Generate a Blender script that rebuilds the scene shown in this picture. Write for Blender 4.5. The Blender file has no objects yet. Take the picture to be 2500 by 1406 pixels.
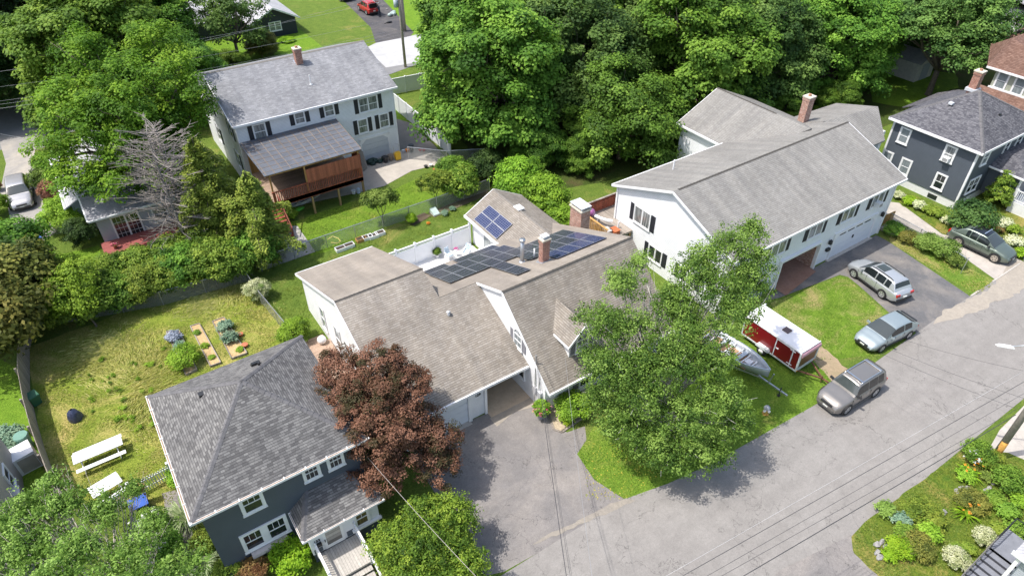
import bpy, bmesh, math, random
import numpy as np
from mathutils import Vector, Matrix
R = math.radians
# ---------------------------------------------------------------- camera
# world: X runs along the street, Y away from it, Z up; metres
CAMH, PITCH, YAW, FPX = 31.5, R(38.8), R(34), 1667.0
scene = bpy.context.scene
cam = bpy.data.cameras.new('camera'); co = bpy.data.objects.new('camera', cam)
scene.collection.objects.link(co); scene.camera = co
cam.sensor_width = 36; cam.lens = FPX/2500*36; cam.clip_end = 2000; cam.clip_start = .5
co.location = (0, 0, CAMH); co.rotation_euler = (R(90)-PITCH, 0, -YAW)
# ---------------------------------------------------------------- light
SUN = Vector((-.47, .2, 1.0)).normalized()
w = bpy.data.worlds.new("World"); scene.world = w; w.use_nodes = True
nt = w.node_tree; nt.nodes.clear()
sky = nt.nodes.new('ShaderNodeTexSky'); sky.sky_type = 'NISHITA'; sky.sun_disc = False
sky.sun_elevation = math.asin(SUN.z); sky.sun_rotation = math.atan2(SUN.x, SUN.y)
sky.air_density = 1.2; sky.dust_density = 3.0; sky.ozone_density = 1.0
bg = nt.nodes.new('ShaderNodeBackground'); bg.inputs[1].default_value = .15
ow = nt.nodes.new('ShaderNodeOutputWorld')
nt.links.new(sky.outputs[0], bg.inputs[0]); nt.links.new(bg.outputs[0], ow.inputs[0])
sl = bpy.data.lights.new('sun', 'SUN'); sl.energy = 3.15; sl.angle = R(.6); sl.color = (1, .96, .90)
so = bpy.data.objects.new('sun', sl); scene.collection.objects.link(so)
so.rotation_euler = SUN.to_track_quat('Z', 'Y').to_euler(); so.location = (0, 0, 60)
scene.view_settings.view_transform = 'Standard'; scene.view_settings.look = 'None'
scene.view_settings.exposure = .62; scene.view_settings.gamma = 1
scene.render.engine = 'CYCLES'
scene.cycles.max_bounces = 6; scene.cycles.diffuse_bounces = 3; scene.cycles.transparent_max_bounces = 6
COL = scene.collection
rnd = random.Random(7)
S_, C_ = math.sin(PITCH), math.cos(PITCH)
def at(px, py, z=0.0):
    """world point at height z seen at photo pixel (px,py) of the 2500 px photo"""
    x = (px-1250)/FPX; y = (py-703)/FPX
    d = S_+y*C_; f = C_-y*S_; k = (CAMH-z)/d
    cy, sy = math.cos(YAW), math.sin(YAW)
    return Vector(((x*cy+f*sy)*k, (-x*sy+f*cy)*k, z))
# ---------------------------------------------------------------- materials
def newmat(name):
    m = bpy.data.materials.new(name); m.use_nodes = True
    n = m.node_tree; n.nodes.clear()
    o = n.nodes.new('ShaderNodeOutputMaterial'); b = n.nodes.new('ShaderNodeBsdfPrincipled')
    n.links.new(b.outputs[0], o.inputs[0])
    return m, n, b
def nd(n, t, ins=None, **kw):
    x = n.nodes.new(t)
    for k, v in kw.items(): setattr(x, k, v)
    for k, v in (ins or {}).items():
        if isinstance(v, bpy.types.NodeSocket): n.links.new(v, x.inputs[k])
        else: x.inputs[k].default_value = v
    return x
def rgb(c): return (c[0], c[1], c[2], 1)
def mixc(n, f, a, b, mode='MIX'):
    x = n.nodes.new('ShaderNodeMix'); x.data_type = 'RGBA'; x.blend_type = mode
    for k, v in ((0, f), (6, a), (7, b)):
        if isinstance(v, bpy.types.NodeSocket): n.links.new(v, x.inputs[k])
        else: x.inputs[k].default_value = v if k == 0 else rgb(v)
    return x.outputs[2]
def ramp(n, f, lo, hi):
    x = nd(n, 'ShaderNodeMapRange', {0: f, 1: lo, 2: hi}); return x.outputs[0]
def noise(n, vec, scale, detail=3, rough=.6, dist=0):
    return nd(n, 'ShaderNodeTexNoise', {'Vector': vec, 'Scale': scale, 'Detail': detail, 'Roughness': rough, 'Distortion': dist}).outputs[0]
def geo(n): return nd(n, 'ShaderNodeNewGeometry').outputs['Position']
def uv(n): return nd(n, 'ShaderNodeUVMap').outputs[0]
def bump(n, b, h, strength=.4, dist=.02):
    x = nd(n, 'ShaderNodeBump', {'Height': h, 'Strength': strength, 'Distance': dist}); n.links.new(x.outputs[0], b.inputs['Normal'])
MATS = {}
def plain(name, c, rough=.7, metal=0, var=.12, scale=3, coat=0, spec=.5):
    if name in MATS: return MATS[name]
    m, n, b = newmat(name)
    f = noise(n, geo(n), scale, 4)
    n.links.new(mixc(n, ramp(n, f, .3, .7), [x*(1-var) for x in c], [min(1, x*(1+var)) for x in c]), b.inputs[0])
    b.inputs['Roughness'].default_value = rough; b.inputs['Metallic'].default_value = metal
    b.inputs['Coat Weight'].default_value = coat; b.inputs['Specular IOR Level'].default_value = spec
    b.inputs['Coat Roughness'].default_value = .05
    MATS[name] = m; return m
def shingle(name, ca, cb, dark, row=.14, wid=.33, blot=.18, mortar=.03, bias=0.0):
    m, n, b = newmat(name); u = uv(n)
    br = nd(n, 'ShaderNodeTexBrick', {'Vector': u, 'Color1': rgb(ca), 'Color2': rgb(cb), 'Mortar': rgb([(a+2*d)/3 for a, d in zip(ca, dark)]), 'Scale': 1.0,
        'Mortar Size': .005, 'Mortar Smooth': .3, 'Bias': bias, 'Brick Width': wid, 'Row Height': row})
    br.offset = .37; br.offset_frequency = 3; br.squash = .7; br.squash_frequency = 2
    big = noise(n, geo(n), .35, 4, .6); fine = noise(n, u, 14, 2)
    fv = nd(n, 'ShaderNodeMath', {0: nd(n, 'ShaderNodeMath', {0: nd(n, 'ShaderNodeSeparateXYZ', {0: u}).outputs[1], 1: row}, operation='DIVIDE').outputs[0]}, operation='FRACT').outputs[0]
    brc = mixc(n, ramp(n, fv, .02, .26), dark, br.outputs[0])
    c = mixc(n, 1.0, brc, mixc(n, ramp(n, big, .3, .7), (1-blot,)*3, (1+blot,)*3), 'MULTIPLY')
    c = mixc(n, .35, c, mixc(n, ramp(n, fine, .25, .75), (.55,)*3, (1.45,)*3), 'MULTIPLY')
    streak = noise(n, nd(n, 'ShaderNodeMapping', {'Vector': u, 'Scale': (1.3, .12, 1)}).outputs[0], 1.0, 4)
    c = mixc(n, .85, c, mixc(n, ramp(n, streak, .35, .65), (.84,)*3, (1.10, 1.09, 1.06)), 'MULTIPLY')
    n.links.new(c, b.inputs[0]); b.inputs['Roughness'].default_value = .9; b.inputs['Specular IOR Level'].default_value = .2
    bump(n, b, fv, .5, -.015)
    return m
def siding(name, c, lap=.11, rough=.55, var=.06):
    m, n, b = newmat(name); u = uv(n)
    sx = nd(n, 'ShaderNodeSeparateXYZ', {0: u})
    fr = nd(n, 'ShaderNodeMath', {0: sx.outputs[1], 1: lap}, operation='DIVIDE').outputs[0]
    fr = nd(n, 'ShaderNodeMath', {0: fr}, operation='FRACT').outputs[0]
    line = ramp(n, fr, .0, .26)
    f = noise(n, geo(n), 1.2, 4)
    base = mixc(n, ramp(n, f, .3, .7), [x*(1-var) for x in c], [min(1, x*(1+var)) for x in c])
    n.links.new(mixc(n, line, [x*.62 for x in c], base), b.inputs[0])  # shadow under each lap painted into the siding colour as a darker line
    b.inputs['Roughness'].default_value = rough
    bump(n, b, fr, .6, -.014)
    return m
def brick(name, ca=(.30, .10, .06), cb=(.42, .20, .14), mort=(.45, .42, .38), row=.075, wid=.21):
    m, n, b = newmat(name)
    br = nd(n, 'ShaderNodeTexBrick', {'Vector': uv(n), 'Color1': rgb(ca), 'Color2': rgb(cb), 'Mortar': rgb(mort), 'Scale': 1.0,
        'Mortar Size': .008, 'Bias': -.2, 'Brick Width': wid, 'Row Height': row})
    f = noise(n, geo(n), 6, 3)
    n.links.new(mixc(n, 1, br.outputs[0], mixc(n, ramp(n, f, .3, .7), (.7,)*3, (1.25,)*3), 'MULTIPLY'), b.inputs[0])
    b.inputs['Roughness'].default_value = .9; bump(n, b, br.outputs['Fac'], .5, -.01)
    return m
def planks(name, c, wid=.14, rough=.75, along=0, var=.3):
    m, n, b = newmat(name); u = uv(n)
    s = nd(n, 'ShaderNodeSeparateXYZ', {0: u})
    q = nd(n, 'ShaderNodeMath', {0: s.outputs[along], 1: wid}, operation='DIVIDE').outputs[0]
    fl = nd(n, 'ShaderNodeMath', {0: q}, operation='FLOOR').outputs[0]
    fr = nd(n, 'ShaderNodeMath', {0: q}, operation='FRACT').outputs[0]
    wn = nd(n, 'ShaderNodeTexWhiteNoise', {'W': fl}, noise_dimensions='1D').outputs[0]
    gap = ramp(n, fr, .02, .12)
    g = noise(n, geo(n), 9, 4)
    base = mixc(n, wn, [x*(1-var) for x in c], [min(1, x*(1+var)) for x in c])
    base = mixc(n, .5, base, mixc(n, ramp(n, g, .3, .7), (.7,)*3, (1.3,)*3), 'MULTIPLY')
    n.links.new(mixc(n, gap, [x*.25 for x in c], base), b.inputs[0]); b.inputs['Roughness'].default_value = rough
    return m
def paving(name, c, stain, amount=.5, rough=.9, grain=.25, scale=.25, crack=0.0, patch=None, bands=False, spots=0):
    """asphalt / concrete: fine aggregate, broad worn patches, optional cracks"""
    m, n, b = newmat(name); p = geo(n)
    a = noise(n, p, scale, 6, .62, .6); a2 = noise(n, p, scale*5, 5, .6, .3); gr = noise(n, p, 22, 2, .7); g2 = noise(n, p, 7, 3, .6)
    col = mixc(n, nd(n, 'ShaderNodeMath', {0: ramp(n, a, .42, .68), 1: amount}, operation='MULTIPLY').outputs[0], c, stain)
    col = mixc(n, .6, col, mixc(n, ramp(n, a2, .3, .72), (.84,)*3, (1.14,)*3), 'MULTIPLY')
    col = mixc(n, 1, col, mixc(n, ramp(n, gr, .25, .75), (1-grain,)*3, (1+grain,)*3), 'MULTIPLY')
    col = mixc(n, .6, col, mixc(n, ramp(n, g2, .3, .7), (1-grain*.6,)*3, (1+grain*.6,)*3), 'MULTIPLY')
    if patch:
        pc, ps, th = patch; pn = noise(n, p, ps, 5, .65, 1.0)
        col = mixc(n, ramp(n, pn, th, th+.10), col, pc)
    if bands:
        bn = noise(n, nd(n, 'ShaderNodeMapping', {'Vector': p, 'Scale': (.035, 1.1, 1)}).outputs[0], 1.0, 4)
        col = mixc(n, .55, col, mixc(n, ramp(n, bn, .35, .65), (.90,)*3, (1.07,)*3), 'MULTIPLY')
        cn = nd(n, 'ShaderNodeTexNoise', {'Vector': p, 'Scale': .16, 'Detail': 7.0, 'Roughness': .62, 'Distortion': .4}).outputs[0]
        cl = nd(n, 'ShaderNodeMath', {0: nd(n, 'ShaderNodeMath', {0: cn, 1: .5}, operation='SUBTRACT').outputs[0]}, operation='ABSOLUTE').outputs[0]
        col = mixc(n, ramp(n, cl, .0008, .0028), [x*.62 for x in c], col)
    if spots:
        sp = noise(n, p, 2.2, 3, .5); col = mixc(n, ramp(n, sp, .70, .76), col, [x*spots for x in c])
    if crack:
        vo = nd(n, 'ShaderNodeTexVoronoi', {'Vector': nd(n, 'ShaderNodeVectorMath', {0: p, 1: nd(n, 'ShaderNodeTexNoise', {'Vector': p, 'Scale': .8, 'Detail': 5.0}).outputs['Color']}, operation='ADD').outputs[0], 'Scale': .22}, feature='DISTANCE_TO_EDGE').outputs['Distance']
        col = mixc(n, ramp(n, vo, .0, crack), [x*.45 for x in c], col)
    n.links.new(col, b.inputs[0]); b.inputs['Roughness'].default_value = rough; b.inputs['Specular IOR Level'].default_value = .25
    bump(n, b, gr, .25, .01)
    return m
def grass(name, g1, g2, dry, dryamt=.4, scale=.35, bald=None):
    m, n, b = newmat(name); p = geo(n)
    a = noise(n, p, scale, 6, .62, .8); c2 = noise(n, p, scale*4.3, 5, .65, .5); f = noise(n, p, 9, 4, .75); h = noise(n, p, 30, 2, .7)
    d = noise(n, nd(n, 'ShaderNodeVectorMath', {0: p, 1: (31, 7, 3)}, operation='ADD').outputs[0], scale*.9, 6, .66, .7)
    col = mixc(n, ramp(n, c2, .3, .7), g1, g2)
    col = mixc(n, ramp(n, nd(n, 'ShaderNodeMath', {0: d, 1: nd(n, 'ShaderNodeMath', {0: f, 1: .3}, operation='MULTIPLY').outputs[0]}, operation='ADD').outputs[0], .80-dryamt*.28, 1.0-dryamt*.28), col, dry)
    if bald: col = mixc(n, ramp(n, a, .60, .70), col, bald)
    col = mixc(n, .9, col, mixc(n, ramp(n, f, .28, .72), (.55, .60, .5), (1.42, 1.36, 1.35)), 'MULTIPLY')
    col = mixc(n, .7, col, mixc(n, ramp(n, h, .25, .75), (.62,)*3, (1.38,)*3), 'MULTIPLY')
    n.links.new(col, b.inputs[0]); b.inputs['Roughness'].default_value = .95; b.inputs['Specular IOR Level'].default_value = .1
    bump(n, b, f, .9, .12)
    return m
def leafmat(name, dark, mid, light, trans=.25, rough=.5):
    if name in MATS: return MATS[name]
    m, n, b = newmat(name)
    t = nd(n, 'ShaderNodeAttribute', attribute_name='tint').outputs['Fac']
    oi = nd(n, 'ShaderNodeObjectInfo').outputs['Random']
    cr = nd(n, 'ShaderNodeValToRGB', {0: t}); e = cr.color_ramp.elements
    e[0].color = rgb(dark); e[0].position = .0; e[1].color = rgb(light); e[1].position = 1.0
    k = e.new(.5); k.color = rgb(mid)
    hs = nd(n, 'ShaderNodeHueSaturation', {'Hue': nd(n, 'ShaderNodeMapRange', {0: oi, 3: .488, 4: .512}).outputs[0], 'Value': nd(n, 'ShaderNodeMapRange', {0: oi, 3: .88, 4: 1.12}).outputs[0], 'Color': cr.outputs[0]})
    n.links.new(hs.outputs[0], b.inputs[0]); b.inputs['Roughness'].default_value = .6; b.inputs['Specular IOR Level'].default_value = .22
    tr = nd(n, 'ShaderNodeBsdfTranslucent', {0: hs.outputs[0]})
    mx = nd(n, 'ShaderNodeMixShader', {0: trans}); n.links.new(b.outputs[0], mx.inputs[1]); n.links.new(tr.outputs[0], mx.inputs[2])
    out = [x for x in n.nodes if x.type == 'OUTPUT_MATERIAL'][0]; n.links.new(mx.outputs[0], out.inputs[0])
    MATS[name] = m; return m
def glassmat(name, c=(.02, .025, .03), rough=.06, curtain=None):
    m, n, b = newmat(name)
    if curtain:
        f = noise(n, nd(n, 'ShaderNodeMapping', {'Vector': uv(n), 'Scale': (7, .6, 1)}).outputs[0], 1.3, 2)
        n.links.new(mixc(n, ramp(n, f, .30, .75), c, curtain), b.inputs[0])
    else: b.inputs[0].default_value = rgb(c)
    b.inputs['Roughness'].default_value = rough; b.inputs['Specular IOR Level'].default_value = .8
    return m
def carpaint(name, c, metal=.5):
    m, n, b = newmat(name)
    b.inputs[0].default_value = rgb(c); b.inputs['Metallic'].default_value = metal; b.inputs['Roughness'].default_value = .32
    f = noise(n, geo(n), 2.5, 4); n.links.new(nd(n, 'ShaderNodeMapRange', {0: f, 3: .26, 4: .42}).outputs[0], b.inputs['Roughness'])
    b.inputs['Coat Weight'].default_value = .6; b.inputs['Coat Roughness'].default_value = .06
    return m
WHITE = plain('white_trim', (.80, .80, .80), .5, var=.05)
M = dict(deadbark=plain('silvery_dead_bark', (.27, .24, .22), .95, var=.2, scale=9),
  roof_tan=shingle('tan_shingle', (.245, .216, .184), (.32, .29, .257), (.125, .11, .093), .14, .31, .16),
  roof_tan_low=shingle('tan_membrane_shingle', (.27, .236, .20), (.31, .275, .24), (.225, .20, .17), .145, .42, .12),
  roof_grey=shingle('grey_shingle', (.235, .226, .212), (.285, .277, .262), (.14, .133, .124), .14, .31, .09),
  roof_cool=shingle('cool_grey_shingle', (.215, .218, .232), (.30, .303, .32), (.12, .122, .13), .145, .38, .14),
  roof_dark=shingle('dark_blend_shingle', (.105, .102, .103), (.225, .22, .216), (.05, .049, .05), .128, .27, .08),
  roof_slate=shingle('slate_blend_shingle', (.075, .075, .088), (.17, .168, .182), (.05, .05, .06), .128, .27, .08),
  roof_brown=shingle('brown_shingle', (.150, .085, .065), (.235, .145, .115), (.07, .04, .03), .15, .36, .10),
  roof_pale=shingle('pale_grey_shingle', (.40, .40, .42), (.48, .48, .50), (.28, .28, .30), .15, .36, .06),
  side_white=siding('white_siding', (.83, .83, .83)), side_white2=siding('white_vinyl_siding', (.82, .83, .85), .12),
  side_dark=siding('charcoal_siding', (.085, .100, .122), .11), side_blue=siding('slate_blue_shingle_siding', (.088, .106, .130), .13),
  side_navy=siding('navy_siding', (.022, .028, .05), .2), side_grey=siding('pale_grey_siding', (.42, .45, .49), .12), side_olive=siding('sage_siding', (.36, .38, .30), .12),
  brick=brick('red_brick'), brick2=brick('mixed_brick', (.34, .15, .10), (.52, .34, .27)),
  white=WHITE, black=plain('black_plastic', (.02, .02, .022), .45), metal=plain('galvanised_steel', (.55, .56, .58), .4, .8),
  dkshut=plain('dark_shutter', (.022, .024, .032), .5), greyshut=plain('grey_shutter', (.20, .20, .22), .5),
  concrete=plain('concrete', (.42, .39, .35), .9, var=.12), foundation=plain('painted_foundation', (.72, .72, .72), .9, var=.08),
  glass=glassmat('window_glass'), glass_c=glassmat('curtained_glass', (.05, .06, .065), .1, (.42, .43, .42)), glass_b=glassmat('bright_glass', (.16, .19, .20), .08, (.30, .33, .34)),
  deckgrey=planks('weathered_deck_boards', (.30, .26, .22)), deckred=planks('red_deck_boards', (.30, .085, .075), .14, .6, 1, .12),
  redwood=planks('red_stained_wood', (.33, .09, .05), .12, .7), gold=planks('new_pine_wood', (.50, .28, .09), .15, .7), post=planks('treated_post', (.34, .22, .10), .3, .8),
  board=planks('grey_board_fence_wood', (.30, .26, .215), .14, .85, 0, .2), tanwood=planks('tan_deck_wood', (.38, .27, .20), .14, .8, 1, .15),
  lead=plain('flashing', (.42, .46, .52), .4, .5), flash=plain('painted_flashing', (.55, .57, .60), .5),
  cap=plain('chimney_cap_stone', (.60, .54, .44), .9), bark=plain('bark', (.16, .13, .10), .95, var=.35, scale=9), birchbark=plain('birch_bark', (.52, .50, .46), .85, var=.3, scale=7), greybark=plain('weathered_grey_bark', (.30, .27, .245), .95, var=.25, scale=9),
  ridge=plain('ridge_cap_shingle', (.085, .078, .07), .95), ridgel=plain('light_ridge_cap', (.20, .185, .165), .95),
  vinyl=plain('white_vinyl', (.80, .81, .82), .45, var=.03), rust=plain('rusty_steel', (.20, .10, .06), .85, .3, var=.4, scale=12),
)
# ---------------------------------------------------------------- mesh builder
ORG = {}
def org(p):
    while p is not None:
        if p.name in ORG: return ORG[p.name]
        p = p.parent
    return Vector((0, 0, 0))
class MB:
    def __init__(s): s.v = []; s.f = []
    def poly(s, pts):
        i = len(s.v); s.v += [Vector(p) for p in pts]; s.f.append(list(range(i, i+len(pts)))); return s
    def faces(s, vs, fs):
        i = len(s.v); s.v += [Vector(p) for p in vs]; s.f += [[i+k for k in f] for f in fs]; return s
    def hexa(s, b, t):
        n = len(b); fs = [list(range(n))[::-1], list(range(n, 2*n))]
        fs += [[k, (k+1) % n, n+(k+1) % n, n+k] for k in range(n)]
        return s.faces(list(b)+list(t), fs)
    def box(s, x0, y0, z0, x1, y1, z1):
        x0, x1 = min(x0, x1), max(x0, x1); y0, y1 = min(y0, y1), max(y0, y1); z0, z1 = min(z0, z1), max(z0, z1)
        return s.hexa([(x0, y0, z0), (x1, y0, z0), (x1, y1, z0), (x0, y1, z0)], [(x0, y0, z1), (x1, y0, z1), (x1, y1, z1), (x0, y1, z1)])
    def prism(s, pts, z0, z1): return s.hexa([(p[0], p[1], z0) for p in pts], [(p[0], p[1], z1) for p in pts])
    def slab(s, pts, th):   # thick roof plane, pts anticlockwise from above = top surface
        return s.hexa([(p[0], p[1], p[2]-th) for p in pts], pts)
    def extr(s, pts, d):    # polygon pts extruded by vector d
        return s.hexa([Vector(p) for p in pts], [Vector(p)+Vector(d) for p in pts])
    def bar(s, a, b, w, h=None):
        a, b = Vector(a), Vector(b); h = h or w; d = (b-a)
        if d.length < 1e-6: return s
        d.normalize(); up = Vector((0, 0, 1)) if abs(d.z) < .95 else Vector((0, 1, 0))
        x = d.cross(up).normalized()*w/2; y = x.cross(d).normalized()*h/2
        return s.hexa([a-x-y, a-x+y, a+x+y, a+x-y], [b-x-y, b-x+y, b+x+y, b+x-y])
    def tube(s, pts, r, n=6, cap=True):
        pts = [Vector(p) for p in pts]; r = r if isinstance(r, (list, tuple)) else [r]*len(pts)
        i0 = len(s.v)
        for k, p in enumerate(pts):
            d = (pts[min(k+1, len(pts)-1)]-pts[max(k-1, 0)]).normalized()
            up = Vector((0, 0, 1)) if abs(d.z) < .9 else Vector((1, 0, 0))
            x = d.cross(up).normalized(); y = x.cross(d).normalized()
            for j in range(n):
                a = 2*math.pi*j/n; s.v.append(p+(x*math.cos(a)+y*math.sin(a))*r[k])
        for k in range(len(pts)-1):
            for j in range(n):
                a = i0+k*n+j; b = i0+k*n+(j+1) % n; s.f.append([a, b, b+n, a+n])
        if cap: s.f.append([i0+j for j in range(n)][::-1]); s.f.append([i0+(len(pts)-1)*n+j for j in range(n)])
        return s
    def cyl(s, c, r, h, n=16, r2=None): c = Vector(c); return s.tube([c, c+Vector((0, 0, h))], [r, r if r2 is None else r2], n)
    def ball(s, c, r, n=10, m=7):
        c = Vector(c); r = r if isinstance(r, (tuple, list)) else (r, r, r); i0 = len(s.v)
        for i in range(m+1):
            t = math.pi*i/m
            for j in range(n):
                a = 2*math.pi*j/n; s.v.append(c+Vector((r[0]*math.sin(t)*math.cos(a), r[1]*math.sin(t)*math.sin(a), r[2]*math.cos(t))))
        for i in range(m):
            for j in range(n):
                a = i0+i*n+j; b = i0+i*n+(j+1) % n; s.f.append([a, a+n, b+n, b])
        return s
    def grid(s, rows, closed=False):
        i0 = len(s.v); nr, nc = len(rows), len(rows[0])
        for r in rows: s.v += [Vector(p) for p in r]
        for i in range(nr-1):
            for j in range(nc if closed else nc-1):
                a = i0+i*nc+j; b = i0+i*nc+(j+1) % nc; s.f.append([a, b, b+nc, a+nc])
        return s
    def build(s, name, mat, parent=None, smooth=False, **tags):
        o_ = org(parent)
        me = bpy.data.meshes.new(name); me.from_pydata([tuple(v-o_) for v in s.v], [], s.f)
        bm = bmesh.new(); bm.from_mesh(me)
        ul = bm.loops.layers.uv.new('UVMap')
        bmesh.ops.recalc_face_normals(bm, faces=bm.faces)
        for f in bm.faces:
            n = f.normal
            if abs(n.z) > .999 or n.length < .5: u_, v_ = Vector((1, 0, 0)), Vector((0, 1, 0))
            else: u_ = Vector((0, 0, 1)).cross(n).normalized(); v_ = n.cross(u_)
            for l in f.loops: l[ul].uv = ((l.vert.co+o_).dot(u_), (l.vert.co+o_).dot(v_))
            f.smooth = smooth
        bm.to_mesh(me); bm.free(); me.materials.append(mat)
        o = bpy.data.objects.new(name, me); COL.objects.link(o)
        if parent: o.parent = parent
        for k, v in tags.items(): o[k] = v
        return o
def tag(o, label=None, category=None, group=None, kind=None):
    for k, v in (('label', label), ('category', category), ('group', group), ('kind', kind)):
        if v: o[k] = v
    return o
def thing(name, label, category, loc=(0, 0, 0), group=None):
    o = bpy.data.objects.new(name, None); COL.objects.link(o); o.location = loc; o.empty_display_size = .3
    ORG[o.name] = Vector(loc)
    return tag(o, label, category, group)
def copytree(o, parent=None):
    c = o.copy(); COL.objects.link(c); c.parent = parent
    for ch in list(o.children): copytree(ch, c)
    return c
def single(mb, name, mat, label, category, loc=(0, 0, 0), group=None, smooth=False):
    """a thing that is one mesh; its vertices are local to loc"""
    o = mb.build(name, mat, None, smooth); o.location = loc; return tag(o, label, category, group)
# ---------------------------------------------------------------- ground
SHN = [0]
def sheet(name, pts, mat, z, kind="structure", cut=None):
    SHN[0] += 1; z += SHN[0]*.0005
    mb = MB(); mb.poly([(p[0], p[1], z) for p in pts]); o = mb.build(name, mat); o['kind'] = kind; return o
G1 = dict(
 base=grass('lawn_grass', (.095, .155, .028), (.15, .215, .04), (.27, .25, .08), .35),
 bright=grass('bright_lawn_grass', (.115, .22, .021), (.18, .30, .032), (.27, .30, .06), .14),
 dry=grass('dry_yard_grass', (.15, .21, .030), (.26, .31, .05), (.45, .37, .14), .62, .30),
 patch=grass('patchy_lawn_grass', (.10, .185, .020), (.17, .275, .034), (.35, .295, .13), .55, .33),
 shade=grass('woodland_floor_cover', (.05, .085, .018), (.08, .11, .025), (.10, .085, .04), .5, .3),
 garden=grass('garden_ground_cover', (.075, .14, .02), (.17, .21, .03), (.30, .25, .08), .6, .5))
GND = sheet('lawn', [(-260, -120), (400, -120), (400, 420), (-260, 420)], G1['base'], 0)
ROADM = paving('road_asphalt', (.245, .230, .214), (.275, .260, .243), .7, grain=.16, bands=True, spots=.8)
DRVM = paving('driveway_asphalt', (.19, .178, .172), (.27, .246, .225), .95, grain=.2, bands=True, spots=.7, scale=.33, crack=.0015)
DRVD = paving('dark_driveway_asphalt', (.125, .124, .128), (.25, .225, .20), .8, grain=.2, spots=.6, scale=.4, crack=.002)
SANDM = paving('sand', (.32, .285, .24), (.40, .35, .285), .6, grain=.12, scale=.8)
CONM = paving('worn_concrete', (.46, .42, .37), (.34, .31, .28), .6, grain=.08, scale=.4, crack=.0015)
NEWM = paving('fresh_asphalt', (.075, .073, .078), (.16, .145, .135), .6, grain=.15, scale=.5)
PALEM = paving('pale_side_street', (.42, .42, .42), (.50, .50, .49), .6, grain=.06)
def px(l, z=0): return [at(x, y, 0) for x, y in l]
def wob(pts, amp=.12, step=.6, seed=1):
    """subdivide an outline and make it slightly ragged"""
    r = random.Random(seed); out = []
    for i, p in enumerate(pts):
        q = Vector((pts[(i+1) % len(pts)][0], pts[(i+1) % len(pts)][1])); p = Vector((p[0], p[1])); L = (q-p).length; n = max(1, min(60, int(L/step)))
        for k in range(n):
            c = p.lerp(q, k/n); out.append((c.x+(r.uniform(-amp, amp) if k else 0), c.y+(r.uniform(-amp, amp) if k else 0)))
    return out
# street in front of the houses, seen lower right
sheet('road', [(-20, 6.1), (24.6, 6.1), (34.6, 6.05), (80, 5.6), (110, 5.5), (110, 13.1), (56, 13.1), (44.7, 13.1), (38, 12.95), (31, 12.8), (22.5, 13.3), (19.5, 13.7), (16.8, 14.3), (9, 14.4), (-20, 14.6)], ROADM, .012)
# central driveway
sheet('driveway', px([(1040, 1075), (1188, 1009), (1297, 974), (1330, 1000), (1352, 1045), (1385, 1055), (1428, 1040), (1432, 1075), (1409, 1108), (1450, 1170), (1530, 1222), (1500, 1245), (1230, 1395), (1180, 1406), (1150, 1300), (1060, 1200), (1010, 1120)]), DRVM, .008)
sheet('carport_floor', [(14.0, 22.95), (16.85, 22.95), (16.85, 28.4), (14.0, 28.4)], paving('sandy_concrete', (.50, .40, .29), (.42, .33, .24), .6, grain=.1, scale=.5), .02)
sheet('carport_apron', [(13.9, 22.95), (13.9, 22.2), (15.4, 22.55), (17.0, 22.1), (16.85, 22.95)], SANDM, .016)
# grey house drive, with walk along its front
sheet('driveway', px([(1860, 735), (1985, 655), (2139, 574), (2172, 592), (2375, 728), (2395, 716), (2290, 782), (2240, 815), (2178, 770), (2100, 700), (2070, 676), (2050, 671), (1900, 728)]), DRVD, .008)
# drive of the charcoal house
sheet('driveway', px([(2150, 490), (2196, 496), (2300, 572), (2420, 600), (2500, 618), (2560, 700), (2500, 745), (2395, 716), (2440, 690), (2330, 612), (2230, 560), (2150, 525)]), CONM, .006)
sheet('sand', wob(px([(2278, 792), (2300, 760), (2372, 728), (2432, 694), (2460, 640), (2500, 640), (2540, 690), (2440, 735), (2350, 775)]), .15, .4, 3), SANDM, .016)
sheet('sand', wob(px([(1490, 1228), (1530, 1215), (1552, 1222), (1515, 1238), (1330, 1318), (1300, 1330), (1320, 1314), (1440, 1256)]), .06, .3, 4), paving('dusty_joint', (.285, .255, .215), (.24, .22, .195), .7, grain=.15, scale=1.2), .016)
sheet('dirt_path', wob(px([(1985, 830), (2010, 850), (2035, 870), (2070, 900), (2035, 938), (2010, 905), (1975, 862)]), .15, .4, 5), paving('bare_dirt', (.34, .26, .17), (.26, .22, .13), .6, grain=.2, scale=1.2), .006)
# front lawns
sheet('lawn', wob(px([(1995, 880), (2150, 868), (2110, 850), (2175, 775), (2098, 704), (2066, 680), (2048, 675), (1880, 740), (1870, 800), (1920, 850)]), .06, .5, 6), G1['patch'], .004)
sheet('lawn', wob(px([(1409, 1108), (1450, 1168), (1530, 1218), (1560, 1213), (1740, 1132), (1870, 1065), (1990, 990), (2035, 925), (1990, 880), (1900, 830), (1800, 830), (1640, 930), (1450, 1040)]), .06, .5, 7), grass('street_side_lawn', (.11, .195, .024), (.18, .29, .036), (.30, .29, .08), .38), .004)
sheet('lawn', wob(px([(2180, 560), (2240, 580), (2345, 645), (2440, 690), (2385, 725), (2290, 665), (2172, 590)]), .08, .5, 8), grass('rough_verge', (.10, .19, .025), (.17, .26, .04), (.38, .31, .13), .6), .004)
sheet('garden_bed', wob(px([(2196, 496), (2180, 460), (2240, 480), (2340, 530), (2420, 480), (2500, 520), (2500, 640), (2420, 600), (2300, 570)]), .1, .5, 9), G1['garden'], .0085)
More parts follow.
